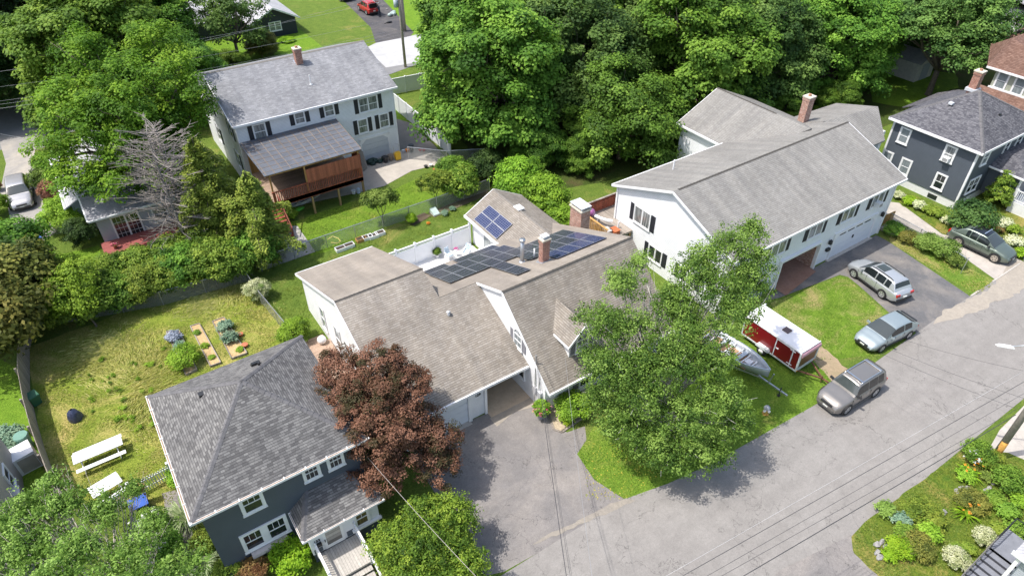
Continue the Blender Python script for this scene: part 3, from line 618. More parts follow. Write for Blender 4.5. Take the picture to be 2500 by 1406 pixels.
for u, z in ((43.55, 1.75), (50.1, 1.9)):
    g = MB(); g.box(u-.1, 21.5, z, u+.1, 21.7, z+.32); g.cyl((u, 21.6, z+.3), .13, .12, 8, .03); g.bar((u, 21.75, z+.15), (u, 21.6, z+.1), .04); g.build('wall_lantern', M['black'], G)
g = MB(); Wq.box(g, 43.4, 1.1, 43.8, 1.32, 0, .2); g.build('mailbox', M['black'], G)
# recessed brick entry (dark recess built as a real alcove)
We_ = Wall((0, 23.5, 0), (0, -1, 0))
g = MB(); We_.box(g, 37.86, 0, 40.6, 2.4, 0, .05); bf = g.build('brick_facing', M['brick2'], G); g = MB(); g.box(42.12, 21.8, 0, 42.18, 23.44, 2.4); g.build('brick_facing', M['brick2'], G)
g = MB(); We_.box(g, 40.75, 0, 41.85, 2.2, .0, .08); dd = g.build('door', WHITE, G); g = MB(); We_.box(g, 40.92, .6, 41.68, 2.1, .08, .09); g.build('pane', M['glass'], dd)
g = MB(); Wq.box(g, 42.2, 0, 42.34, 2.5, 0, .2); Wq.box(g, 37.7, 0, 37.84, 2.5, 0, .2); Wq.box(g, 37.84, 2.36, 42.2, 2.5, 0, .2); g.build('trim', WHITE, G)
sheet('brick_entry', [(37.86, 20.6), (42.1, 21.2), (42.1, 23.4), (37.86, 23.4)], paving('brick_red_paving', (.26, .15, .11), (.32, .20, .155), .5, grain=.15, scale=1), .03)
Wr = Wall((32.0, 0, 0), (-1, 0, 0)); window(G, Wr, -30.1, 3.1, 1.6, 1.3, lites=2, glass=M['glass_c'], **sk); window(G, Wr, -28.3, .9, 1.3, 1.1, lites=2, glass=M['glass'], **sk); window(G, Wr, -25, .9, 1.4, 1.1, lites=2, glass=M['glass'], **sk)
# deck behind the grey house
D = thing('raised_deck', 'raised grey board deck with red slat fence and gold pine railing', 'deck', (30.8, 33, 0))
g = MB(); g.box(29.35, 30.9, 2.05, 31.95, 34.6, 2.2); g.box(31.9, 33.0, 2.05, 35.0, 34.6, 2.2); g.build('deck_floor', M['deckgrey'], D)
g = MB()
for x, y in ((29.45, 31.0), (29.45, 34.5), (31.8, 31.0), (29.45, 32.8), (34.8, 34.5)): g.box(x-.07, y-.07, 0, x+.07, y+.07, 2.1)
g.build('post', M['post'], D)
g = MB()
for k in range(34): g.box(29.4+k*.165, 34.5, 2.0, 29.53+k*.165, 34.54, 3.25)
g.box(29.4, 34.46, 2.3, 35, 34.5, 2.4); g.box(29.4, 34.46, 2.95, 35, 34.5, 3.05); g.build('slat_fence', M['redwood'], D)
g = MB(); g.box(29.35, 34.42, 3.25, 35, 34.58, 3.30); g.build('rail_cap', M['deckgrey'], D)
g = MB(); g.box(29.32, 30.9, 3.14, 29.47, 34.5, 3.19)
for k in range(21): g.box(29.36, 30.95+k*.17, 1.95, 29.40, 31.04+k*.17, 3.14)
g.build('railing', M['gold'], D)
t = thing('grill', 'round purple ceramic grill on the raised deck', 'grill', (30.15, 33.7, 2.2))
g = MB(); g.ball((30.15, 33.7, 2.95), (.30, .30, .36), 14, 9); g.build('body', plain('purple_ceramic', (.30, .10, .26), .25, coat=.5), t, True)
g = MB(); 
for a in (0, 2.1, 4.2): g.bar((30.15+.25*math.cos(a), 33.7+.25*math.sin(a), 2.2), (30.15+.18*math.cos(a), 33.7+.18*math.sin(a), 2.8), .05)
g.build('stand', M['black'], t)
t = thing('bench', 'curved white bench top beside clutter on the raised deck', 'bench', (30.9, 32.4, 2.2))
g = MB()
for k in range(8):
    a0, a1 = R(150+k*9), R(150+(k+1)*9); C0 = Vector((32.6, 33.6, 0)); r0, r1 = 2.2, 2.45
    g.prism([(C0.x+math.cos(a)*r, C0.y+math.sin(a)*r) for a, r in ((a0, r0), (a1, r0), (a1, r1), (a0, r1))], 2.75, 2.85)
g.build('seat', WHITE, t); g = MB(); g.box(30.35, 33.2, 2.2, 30.45, 33.3, 2.76); g.box(31.2, 31.7, 2.2, 31.3, 31.8, 2.76); g.build('leg', WHITE, t)
for i, (x, y, c, lab) in enumerate(((29.9, 32.4, (.05, .05, .055), 'black storage crate on the raised deck by the railing'), (30.1, 31.7, (.45, .42, .40), 'grey jumble of boxes on the raised deck'), (30.6, 31.4, (.45, .13, .05), 'rusty orange planter box on the raised deck'))):
    g = MB(); g.box(-.25, -.3, 0, .25, .3, .3); g.box(-.29, -.34, .3, .29, .34, .34); single(g, 'storage_crate', plain('crate%d' % i, c, .8), lab, 'crate', (x, y, 2.2))
# patio behind the tan house
F = thing('vinyl_fence', 'white vinyl privacy fence with lattice top around the patio', 'fence', (18, 39.05, 0))
for k in range(6):
    x = 14.3+k*1.6; g = MB(); g.box(x-.07, 38.98, 0, x+.07, 39.12, 1.95); g.hexa([(x-.09, 38.96, 1.95), (x+.09, 38.96, 1.95), (x+.09, 39.14, 1.95), (x-.09, 39.14, 1.95)], [(x-.01, 39.04, 2.03), (x+.01, 39.04, 2.03), (x+.01, 39.06, 2.03), (x-.01, 39.06, 2.03)]); g.build('post', M['vinyl'], F)
    if k < 5:
        g = MB(); g.box(x+.07, 39.03, .05, x+1.53, 39.07, 1.45); g.box(x+.07, 39.0, 1.45, x+1.53, 39.1, 1.52); g.box(x+.07, 39.0, 1.78, x+1.53, 39.1, 1.84); g.box(x+.07, 39.0, .02, x+1.53, 39.1, .12)
        for j in range(14): g.box(x+.12+j*.1, 39.035, 1.52, x+.15+j*.1, 39.065, 1.78)
        g.box(x+.07, 39.035, 1.63, x+1.53, 39.065, 1.66)
        g.build('panel', M['vinyl'], F)
def chair(x, y, rz):
    t = thing('garden_chair', '', 'chair', (0, 0, 0)); cl = plain('blue_floral_cushion', (.50, .60, .70), .9, var=.5, scale=14)
    g = MB(); g.box(-.27, -.26, .36, .27, .28, .40)
    for sx in (-.27, .23):
        for sy in (-.26, .24): g.box(sx, sy, 0, sx+.045, sy+.045, .62 if sy < 0 else .4)
        g.box(sx-.02, -.28, .6, sx+.06, .28, .64)
    rows = []
    for k in range(9):
        a = math.pi*k/8; rows.append([(math.cos(a)*.32, .26+math.sin(a)*.08, .4+.15*0+math.sin(a)*.62), (math.cos(a)*.27, .26+math.sin(a)*.06, .42+math.sin(a)*.55)])
    g.grid(rows); g.build('wicker_frame', WHITE, t)
    g = MB(); g.box(-.23, -.22, .40, .23, .22, .50); g.build('seat_cushion', cl, t)
    g = MB(); g.hexa([(-.2, .2, .5), (.2, .2, .5), (.2, .28, .5), (-.2, .28, .5)], [(-.2, .3, .98), (.2, .3, .98), (.2, .36, .98), (-.2, .36, .98)]); g.build('back_cushion', cl, t)
    t.location = (x, y, .03); t.rotation_euler = (0, 0, rz); return t
c1 = chair(19.85, 38.1, R(12)); tag(c1, 'white wicker chair with blue cushion on the patio, nearer the potted plant', None, 'wicker patio chairs')
c2 = copytree(c1); c2.location = (21.2, 37.7, .03); c2.rotation_euler = (0, 0, R(-55)); tag(c2, 'white wicker chair with blue cushion on the patio, nearer the sunroom door', None, 'wicker patio chairs')
t = thing('side_table', 'small round table holding a pink flower pot between two patio chairs', 'table', (20.55, 38.2, .03))
g = MB(); g.cyl((20.55, 38.2, .45), .22, .03, 12); g.cyl((20.55, 38.2, .03), .03, .42, 6); g.build('table_top', WHITE, t)
PALETTE_PINK = plain('pink_petals', (.65, .14, .35), .8, var=.3, scale=20)
g = MB(); r_ = random.Random(3)
for k in range(14): g.ball((r_.uniform(-.14, .14), r_.uniform(-.14, .14), r_.uniform(.12, .3)), .05, 5, 4)
single(g, 'flower_bunch', PALETTE_PINK, 'pink flowers on the small patio table', 'flowers', (20.55, 38.2, .5))
# ---------------------------------------------------------------- white house, upper left
B = thing('house', 'white two storey house with cool grey roof, black shutters and covered red deck', 'house', (24.6, 56.2, 0))
gable_house(B, 10.3, 24.6, 56.2, 69.0, [(56.2, 6.7), (62.5, 8.85), (69.0, 6.7)], M['side_white2'])
slab(B, [(10.0, 55.75, 6.75), (24.95, 55.75, 6.75), (24.95, 62.4, 9.02), (10.0, 62.4, 9.02)], M['roof_cool']); slab(B, [(10.0, 62.4, 9.02), (24.95, 62.4, 9.02), (24.95, 69.3, 6.7), (10.0, 69.3, 6.7)], M['roof_cool'])
ridgecap(B, (10.0, 62.4, 9.02), (24.95, 62.4, 9.02), M['ridgel'], .3)
fascia(B, [((10.0, 55.7, 6.66), (24.95, 55.7, 6.66))]); fascia(B, [((9.97, 55.75, 6.66), (9.97, 62.4, 8.93)), ((9.97, 62.4, 8.93), (9.97, 69.3, 6.6))], .05, .18, WHITE, 'trim')
fascia(B, [((24.62, 56.18, 0), (24.62, 56.18, 6.7)), ((10.28, 56.18, 0), (10.28, 56.18, 6.7))], .12, .12, WHITE, 'corner_board')
chimney(B, 18.1, 61.3, 8.3, 9.9, .6, .55, M['brick'], base=(8.42, 8.8)); g = MB(); g.cyl((17.9, 58.4, 7.5), .05, 1.0, 8); g.cyl((17.9, 58.4, 7.55), .14, .12, 8); g.build('vent_pipe', WHITE, B)
Wb = Wall((0, 56.2, 0), (0, -1, 0)); sb = dict(shut=M['dkshut'], sw=.38)
for u, z, w_, n_ in ((12.15, 4.95, .95, 1), (15.7, 5.4, .8, 1), (18.4, 5.4, .8, 1), (22.1, 4.95, 1.75, 2), (21.3, 3.0, .85, 1), (23.45, 3.0, .85, 1)):
    window(B, Wb, u, z, w_, 1.25 if z < 5.2 else .95, lites=n_, glass=M['glass_c'], **sb)
g = MB()
for k in range(4): Wb.box(g, 20.9, .05+k*.55, 23.6, .05+k*.55+.53, 0, .03)
g.build('garage_door', plain('old_garage_door', (.55, .57, .60), .6, var=.04), B)
g = MB(); Wb.box(g, 20.7, 0, 20.9, 2.3, 0, .07); Wb.box(g, 23.6, 0, 23.8, 2.3, 0, .07); Wb.box(g, 20.7, 2.24, 23.8, 2.4, 0, .07); Wb.box(g, 19.2, 2.7, 24.6, 2.76, 0, .05)
for u, s in ((20.9, 1), (23.6, -1)): g.extr([Wb.p(u, 2.25, .0), Wb.p(u+s*.5, 2.25, .0), Wb.p(u, 1.85, .0)], Wb.n*.06)
g.build('trim', WHITE, B)
Wbl = Wall((10.3, 0, 0), (-1, 0, 0))
for u in (-58.5, -64.5): window(B, Wbl, u, 4.6, .95, 1.3, glass=M['glass_c'], **sb); window(B, Wbl, u, 1.8, .95, 1.3, glass=M['glass_c'], **sb)
# covered deck
K = thing('covered_deck', 'red stained raised deck under a corrugated grey plastic roof', 'deck', (14.5, 53.2, 0)); K.parent = None
COR, nC, bC = newmat('corrugated_roof'); uC = uv(nC); sC = nd(nC, 'ShaderNodeSeparateXYZ', {0: uC})
wv = nd(nC, 'ShaderNodeMath', {0: nd(nC, 'ShaderNodeMath', {0: sC.outputs[0], 1: 62.0}, operation='MULTIPLY').outputs[0]}, operation='SINE').outputs[0]
nC.links.new(mixc(nC, ramp(nC, wv, -1, 1), mixc(nC, ramp(nC, noise(nC, geo(nC), .9, 4), .3, .7), (.055, .062, .075), (.15, .165, .195)), (.14, .152, .18)), bC.inputs[0]); bC.inputs['Roughness'].default_value = .5; bump(nC, bC, wv, .7, .02)
zc = lambda y: 4.72+(y-50.1)*.055
slab(K, [(10.3, 50.05, zc(50.05)), (18.55, 50.05, zc(50.05)), (18.85, 56.1, zc(56.1)), (10.2, 56.1, zc(56.1))], COR, .04)
g = MB()
for k in range(13): g.bar((10.5+k*.67, 50.1, zc(50.1)+.01), (10.4+k*.70, 56.05, zc(56.05)+.01), .05, .02)
for k in range(8): g.bar((10.3, 50.6+k*.72, zc(50.6+k*.72)+.012), (18.7, 50.6+k*.72, zc(50.6+k*.72)+.014), .05, .02)
g.build('roof_batten', plain('tan_batten', (.21, .165, .13), .8), K)
g = MB(); g.box(10.6, 50.2, 1.95, 18.3, 56.15, 2.12); g.build('deck_floor', M['tanwood'], K)
g = MB(); g.box(10.55, 50.12, 1.75, 18.35, 50.2, 2.12); g.box(18.3, 50.2, 1.75, 18.36, 56.1, 2.12); g.box(10.55, 50.12, 3.0, 18.35, 50.22, 3.08)
for k in range(50): g.box(10.6+k*.155, 50.14, 2.1, 10.67+k*.155, 50.18, 3.02)
g.box(10.55, 50.12, 1.7, 18.35, 50.14, 2.2); g.build('railing', M['redwood'], K)
g = MB(); g.box(13.6, 50.1, 3.1, 18.35, 50.14, 4.25); g.box(18.3, 50.1, 2.1, 18.36, 52.0, 4.3); g.build('lattice_screen', planks('red_lattice', (.36, .11, .06), .09, .7, 0, .25), K)
g = MB(); g.box(10.6, 56.0, 2.1, 18.3, 56.12, 4.4); g.build('back_wall', M['gold'], K)
for x in (13.7, 16.0, 18.25): g = MB(); g.box(x-.08, 50.15, 0, x+.08, 50.3, 2.0); g.build('post', M['post'], K)
for x in (10.7, 13.55, 18.25): g = MB(); g.box(x-.06, 50.2, 2.1, x+.06, 50.32, zc(50.2)-.03); g.build('roof_post', M['gold'], K)
g = MB(); g.box(10.4, 50.3, 4.45, 18.5, 50.4, 4.68)
for k in range(10): g.bar((10.6+k*.83, 50.3, 4.6), (10.6+k*.83, 55.9, 4.9), .06, .1)
g.build('rafter', M['gold'], K)
st = thing('deck_stairs', 'red stained stairs leading down from the covered deck', 'stairs', (10.3, 49, 0))
g = MB()
for k in range(9): g.box(9.9, 50.1-k*.26-.28, 1.95-k*.215-.04, 10.9, 50.1-k*.26, 1.95-k*.215)
g.build('tread', M['redwood'], st); g = MB()
for x in (9.88, 10.92): g.bar((x, 50.1, 1.85), (x, 47.7, -.02), .05, .26); g.bar((x, 50.1, 2.9), (x, 47.7, .95), .08, .06); g.bar((x, 47.8, 0), (x, 47.8, 1.0), .09); g.bar((x, 49, 1.0), (x, 49, 2.0), .07)
g.build('stringer', plain('red_painted_wood', (.30, .08, .05), .6), st)
# ---------------------------------------------------------------- blue hip-roofed house, lower left
E_ = thing('house', 'slate blue house with dark blended hip roof and white enclosed entry porch', 'house', (1.9, 25.6, 0))
ex0, ex1, ey0, ey1, ez, ezp = -2.15, 5.95, 21.25, 29.9, 5.5, 8.0; ecx, ecy = 1.9, 25.58
g = MB(); g.box(ex0+.35, ey0+.35, 0, ex1-.35, ey1-.35, 5.42); g.build('wall', M['side_blue'], E_)
pk = (ecx, ecy, ezp)
cs = [(ex0, ey0, ez), (ex1, ey0, ez), (ex1, ey1, ez), (ex0, ey1, ez)]
g = MB()
for i in range(4): g.poly([cs[i], cs[(i+1) % 4], pk])
g.poly(cs[::-1])
g.build('roof', M['roof_dark'], E_)
g = MB(); g.box(ex0, ey0, ez-.1, ex1, ey1, ez-.004); g.build('soffit', WHITE, E_)
HIPC = plain('hip_cap_shingle', (.13, .126, .13), .95, var=.25, scale=4)
for c in cs: ridgecap(E_, c, pk, HIPC, .26)
def gutterloop(par, x0, y0, x1, y1, z, sides='fblr', w=.11):
    g = MB(); h = .12
    if 'f' in sides: g.box(x0-w, y0-w, z-h, x1+w, y0, z)
    if 'b' in sides: g.box(x0-w, y1, z-h, x1+w, y1+w, z)
    if 'l' in sides: g.box(x0-w, y0, z-h, x0, y1, z-.003)
    if 'r' in sides: g.box(x1, y0, z-h, x1+w, y1, z-.003)
    gg = g.build('gutter', WHITE, par); k = MB(); e = .02
    if 'f' in sides: k.box(x0, y0-w+e, z, x1, y0-e, z+.004)
    if 'l' in sides: k.box(x0-w+e, y0, z-.003, x0-e, y1, z+.001)
    k.build('gutter_trough', plain('gutter_debris', (.30, .22, .16), .9, var=.4, scale=8), gg)
    k = MB()
    n = int((x1-x0)/1.0)
    for i in range(n+1): k.box(x0+(x1-x0)*i/n-.025, y0-w-.01, z, x0+(x1-x0)*i/n+.025, y0+.04, z+.03)
    n = int((y1-y0)/1.0)
    for i in range(n+1): k.box(x0-w-.01, y0+(y1-y0)*i/n-.025, z, x0+.04, y0+(y1-y0)*i/n+.025, z+.03)
    k.build('hanger', WHITE, gg)
gutterloop(E_, ex0, ey0, ex1, ey1, ez-.01, 'fl')
g = MB(); g.box(.0, 26.8, 6.85, .28, 27.1, 6.98); g.box(-.05, 24.6, 6.5, .25, 24.9, 6.75); g.build('roof_vent', M['black'], E_)
g = MB(); g.cyl((3.05, 27.05, 6.6), .06, .75, 8); g.build('vent_pipe', M['black'], E_); g = MB(); g.hexa([(2.7, 27.3, 6.9), (3.2, 27.3, 6.9), (3.2, 27.6, 6.9), (2.7, 27.6, 6.9)], [(2.75, 27.35, 7.12), (3.15, 27.35, 7.12), (3.15, 27.55, 7.08), (2.75, 27.55, 7.08)]); g.build('roof_vent', M['black'], E_)
We = Wall((0, ey0+.35, 0), (0, -1, 0))
window(E_, We, .32, 3.95, .82, 1.15, 3, -2, glass=M['glass'], cas=.13); window(E_, We, 3.15, 4.15, .62, .95, 3, 2, cas=.12); window(E_, We, 4.35, 4.15, .62, .95, 3, 2, cas=.12)
window(E_, We, .35, 1.35, 1.95, 1.15, 3, -2, lites=2, cas=.14, mull=.3)
fb = thing('flower_box', 'narrow window box with sparse plants under the double window of the blue house', 'planter', (.35, 21.45, 1.0)); g = MB(); g.box(-.55, 21.25, .95, 1.2, 21.55, 1.15); g.build('box', plain('old_white_wood', (.55, .50, .48), .8), fb)
# entry porch
px0, px1, py0, py1, pz = 1.66, 5.68, 19.72, 21.6, 2.6
g = MB(); g.box(px0+.25, py0+.25, .75, px1-.25, py1, pz-.05); pw = g.build('porch_wall', plain('porch_white', (.74, .75, .77), .6, var=.03), E_)
g = MB(); g.box(px0+.3, py0+.3, 0, px1-.3, py1, .75); g.build('porch_base', M['side_blue'], E_)
pa, pb = (px0+1.0, 21.6, 3.42), (px1-1.0, 21.6, 3.42); qs = [(px0, py0, pz), (px1, py0, pz), (px1, 21.6, pz), (px0, 21.6, pz)]
g = MB(); g.poly([qs[0], qs[1], pb, pa]).poly([qs[1], qs[2], pb]).poly([qs[3], qs[0], pa]).poly(qs[::-1]); g.build('porch_roof', M['roof_dark'], E_)
ridgecap(E_, qs[0], pa, HIPC, .3); ridgecap(E_, qs[1], pb, HIPC, .3)
gutterloop(E_, px0, py0, px1, 21.5, pz-.01, 'flr', .08)
Wp = Wall((0, py0+.25, 0), (0, -1, 0))
window(E_, Wp, 4.55, 1.2, .6, 1.05, 2, -1, glass=glassmat('amber_streaked_glass', (.05, .035, .02), .1, (.16, .11, .06)), cas=.1, sill=False)  # porch pane: amber streaks mixed into a dark base colour
g = MB(); Wp.box(g, 2.55, .78, 3.55, 2.48, 0, .05); dd = g.build('door', WHITE, E_)
BL = planks('door_blinds', (.30, .28, .26), .26, .4, 1, .5); g = MB(); Wp.box(g, 2.68, 1.05, 3.42, 2.36, .05, .06); g.build('pane', BL, dd); g = MB(); Wp.box(g, 2.58, 1.45, 2.62, 1.6, .05, .11); g.build('handle', M['black'], dd)
g = MB(); Wp.box(g, 2.0, .8, 2.42, 1.12, 0, .02); Wp.box(g, 3.68, .8, 4.0, 1.2, 0, .02); g.build('panel', M['side_blue'], E_)
g = MB(); Wp.box(g, 2.12, 1.36, 2.42, 1.56, 0, .14); g.build('mailbox', M['black'], E_)
text(E_, '133', Wp, 2.25, 1.66, .22, M['black'])
g = MB(); Wp.box(g, 2.98, 2.5, 3.08, 2.62, 0, .14); g.build('wall_lantern', M['black'], E_)
g = MB(); Wp.box(g, 3.95, 1.02, 5.5, 1.12, 0, .16); g.build('trim', WHITE, E_)
PALED = planks('pale_deck_boards', (.44, .41, .37), .14, .8, 0, .1)
st = thing('front_steps', 'tan deck landing and steps with white rails before the blue house porch', 'stairs', (3.1, 19, 0))
g = MB(); g.box(2.15, 18.2, .55, 4.1, 19.95, .68); g.build('landing', PALED, st); g = MB()
for k in range(4): g.box(2.2, 18.2-.3*(k+1), .55-.14*(k+1), 4.05, 18.2-.3*k, .6-.14*(k+1))
g.build('tread', PALED, st); g = MB(); g.box(2.2, 18.25, 0, 4.05, 19.9, .55); g.build('base', M['side_blue'], st)
for x in (2.12, 4.12):
    g = MB(); g.bar((x, 19.95, 1.55), (x, 18.2, 1.55), .1, .06); g.bar((x, 18.2, 1.55), (x, 16.9, .95), .1, .06); g.bar((x, 19.95, .82), (x, 18.2, .82), .06, .04)
    for k in range(13): g.box(x-.02, 18.25+k*.135, .68, x+.02, 18.29+k*.135, 1.55)
    for y in (18.2, 19.9): g.box(x-.05, y-.05, .5, x+.05, y+.05, 1.7)
    g.bar((x, 16.9, 0), (x, 16.9, 1.1), .1); g.build('railing', WHITE, st)
# ---------------------------------------------------------------- charcoal house, right
Q = thing('house', 'charcoal clapboard house with slate hip roof, white foundation and corner boards', 'house', (63, 24, .7))
qx0, qx1, qy0, qy1, qz = 58.85, 69.0, 19.8, 28.0, 5.65
g = MB(); g.box(qx0+.4, qy0+.4, .75, qx1-.4, qy1-.4, qz-.05); g.build('wall', M['side_dark'], Q)
g = MB(); g.box(qx0+.46, qy0+.46, -.1, qx1-.46, qy1-.46, .75); g.build('foundation', M['foundation'], Q)
cs = [(qx0, qy0, qz), (qx1, qy0, qz), (qx1, qy1, qz), (qx0, qy1, qz)]; pk = (63.95, 23.9, 8.3); g = MB()
for i in range(4): g.poly([cs[i], cs[(i+1) % 4], pk])
g.poly(cs[::-1]); g.build('roof', M['roof_slate'], Q)
for c in cs: ridgecap(Q, c, pk, HIPC, .3)
g = MB(); g.box(qx0-.06, qy0-.06, qz-.22, qx1, qy0+.0, qz-.004); g.box(qx0-.06, qy0, qz-.22, qx0, qy1, qz-.004); g.box(qx0, qy0, qz-.22, qx1, qy1, qz-.1); g.build('trim', WHITE, Q)
g = MB(); g.box(qx0+.36, qy0+.36, .75, qx0+.52, qy0+.52, qz-.1); g.build('corner_board', WHITE, Q); g = MB(); g.box(qx0+.36, qy1-.52, .75, qx0+.52, qy1-.36, qz-.1); g.build('corner_board', WHITE, Q)
Wd = Wall((qx0+.4, 0, 0), (-1, 0, 0)); wk = dict(cas=.13)
window(Q, Wd, -26.35, 3.75, .75, 1.25, glass=M['glass_b'], **wk); window(Q, Wd, -22.3, 3.75, .75, 1.25, glass=M['glass_c'], ac=True, **wk)
window(Q, Wd, -27.1, 1.2, .75, 1.25, glass=M['glass_b'], **wk); window(Q, Wd, -25.3, 1.2, .75, 1.25, glass=M['glass_b'], **wk); window(Q, Wd, -22.1, 1.2, .75, 1.25, 2, -1, glass=M['glass'], **wk)
g = MB(); Wd.box(g, -22.6, .1, -21.8, .5, -.06, -.03); g.build('basement_window', M['glass'], Q)
Wd2 = Wall((0, qy0+.4, 0), (0, -1, 0)); window(Q, Wd2, 60.9, 3.9, .75, 1.2, glass=M['glass_b'], **wk); window(Q, Wd2, 60.9, 1.3, 1.5, 1.2, 2, -1, lites=2, **wk); window(Q, Wd2, 64.3, 3.9, .6, 1.1, **wk); window(Q, Wd2, 66.3, 3.9, .75, 1.2, **wk)
chimney(Q, 64.3, 24.6, 7.6, 9.6, .62, .62, M['brick']); g = MB(); g.box(63.85, 24.15, 7.95, 64.75, 25.05, 8.2); g.build('flashing', M['flash'], Q)
g = MB(); g.box(61.6, 24.6, 7.25, 61.95, 24.95, 7.42); g.build('roof_vent', M['flash'], Q); g = MB(); g.box(63.9, 21.6, 6.85, 64.15, 21.75, 7.0); g.build('roof_vent', M['black'], Q)
# its porch
g = MB(); g.box(63.0, 17.6, .7, 69, 20.2, 3.2); g.build('porch_wall', M['side_dark'], Q)
g = MB(); g.hexa([(62.6, 17.2, 3.2), (69.5, 17.2, 3.2), (69.5, 20.2, 3.2), (62.6, 20.2, 3.2)], [(64.2, 18.9, 4.15), (69.5, 18.9, 4.15), (69.5, 20.2, 4.15), (64.2, 20.2, 4.15)]); g.build('porch_roof', M['roof_slate'], Q)
g = MB(); g.box(62.55, 17.15, 3.08, 69.5, 17.22, 3.22); g.box(62.55, 17.15, 3.08, 62.62, 20.2, 3.22); g.box(62.95, 17.55, .7, 63.1, 17.7, 3.1); g.build('trim', WHITE, Q)
window(Q, Wall((63.0, 0, 0), (-1, 0, 0)), -18.7, 1.3, .8, 1.3, glass=M['glass_b'], **wk)
g = MB(); g.box(62.9, 14.9, 0, 67.5, 17.6, 1.0); g.build('porch_deck', M['foundation'], Q)
g = MB(); g.bar((62.95, 17.5, 2.0), (62.95, 15.0, 2.0), .09, .07); g.bar((62.95, 15.0, 2.0), (67.5, 15.0, 2.0), .09, .07); g.bar((62.95, 17.5, 1.15), (62.95, 15.0, 1.15), .06); g.bar((62.95, 15, 1.15), (67.5, 15.0, 1.15), .06)
for k in range(17): g.box(62.93, 15.05+k*.15, 1.1, 62.97, 15.09+k*.15, 2.0)
for k in range(30): g.box(63+k*.15, 14.98, 1.1, 63.04+k*.15, 15.02, 2.0)
g.box(62.88, 14.93, 1, 63.02, 15.07, 2.15); g.box(62.88, 17.4, 1, 63.02, 17.54, 2.15); g.build('railing', WHITE, Q)
# ---------------------------------------------------------------- brown-roofed house, top right
O = thing('house', 'brown shingled house with sage walls and a row of tall white windows', 'house', (80, 25, 0))
g = MB(); g.box(74.0, 19.5, 0, 93, 27.0, 7.2); g.build('wall', M['side_olive'], O)
g = MB(); g.slab([(73.6, 19.0, 7.1), (94, 19.0, 7.1), (94, 27.6, 9.4), (76.0, 27.6, 9.4)], .12); g.slab([(73.6, 19.0, 7.1), (76.0, 27.6, 9.4), (73.6, 27.8, 7.15)], .12); g.slab([(76.0, 27.6, 9.4), (94, 27.6, 9.4), (94, 31.5, 7.6), (78.5, 30.2, 7.6), (73.6, 27.8, 7.15)], .12)
g.slab([(71.2, 17.8, 3.9), (73.9, 18.4, 5.2), (73.9, 28.2, 5.2), (71.2, 28.6, 3.9)], .1); g.build('roof', M['roof_brown'], O)
W4 = Wall((74.0, 0, 0), (-1, 0, 0))
for u in (-26.2, -24.6, -22.6, -21.0): window(O, W4, u, 5.35, .85, 1.45, glass=M['glass_b'], cas=.12)
g = MB(); g.box(73.5, 19.0, 6.95, 73.6, 27.8, 7.12); g.build('gutter', WHITE, O); g = MB(); g.box(73.88, 19.4, 5.2, 74.0, 27.1, 5.34); g.build('trim', WHITE, O); g = MB(); g.box(71.1, 17.8, 3.78, 71.2, 28.6, 3.92); g.build('gutter', WHITE, O)
# low rear roof seen behind the charcoal house
L_ = thing('shed', 'low dark shingled outbuilding roof behind the charcoal house chimney', 'shed', (70, 31, 0))
g = MB(); g.box(69.6, 28.6, 0, 75.2, 31.6, 2.5); g.build('wall', M['side_olive'], L_); g = MB(); g.slab([(69.2, 28.2, 2.5), (75.6, 28.2, 2.5), (75.6, 30.1, 3.5), (69.2, 30.1, 3.5)], .1); g.slab([(69.2, 30.1, 3.5), (75.6, 30.1, 3.5), (75.6, 32.0, 2.5), (69.2, 32.0, 2.5)], .1); g.build('roof', M['roof_slate'], L_)
L_ = thing('shed', 'small pale garden shed under the tree behind the charcoal house', 'shed', (84, 40, 0))
g = MB(); g.box(82.5, 38, 0, 86, 42, 2.3); g.build('wall', plain('pale_shed_wall', (.62, .60, .55), .8), L_); g = MB(); g.slab([(82.2, 37.7, 2.3), (84.25, 37.7, 3.2), (84.25, 42.3, 3.2), (82.2, 42.3, 2.3)], .08); g.slab([(84.25, 37.7, 3.2), (86.3, 37.7, 2.3), (86.3, 42.3, 2.3), (84.25, 42.3, 3.2)], .08); g.build('roof', M['roof_pale'], L_)
g = MB(); Wall((0, 38, 0), (0, -1, 0)).box(g, 83.5, 0, 85, 1.95, 0, .03); g.build('door', M['side_grey'], L_)
# far white building glimpsed at the top right
L_ = thing('house', 'white building with bright roof glimpsed at the upper right edge', 'house', (107, 40, 0))
g = MB(); g.box(100, 33, 0, 118, 44, 5.5); g.build('wall', M['side_white'], L_); g = MB(); g.slab([(99, 32, 5.5), (119, 32, 5.5), (119, 38.5, 7.2), (99, 38.5, 7.2)], .15); g.slab([(99, 38.5, 7.2), (119, 38.5, 7.2), (119, 45, 5.5), (99, 45, 5.5)], .15); g.build('roof', M['roof_pale'], L_)
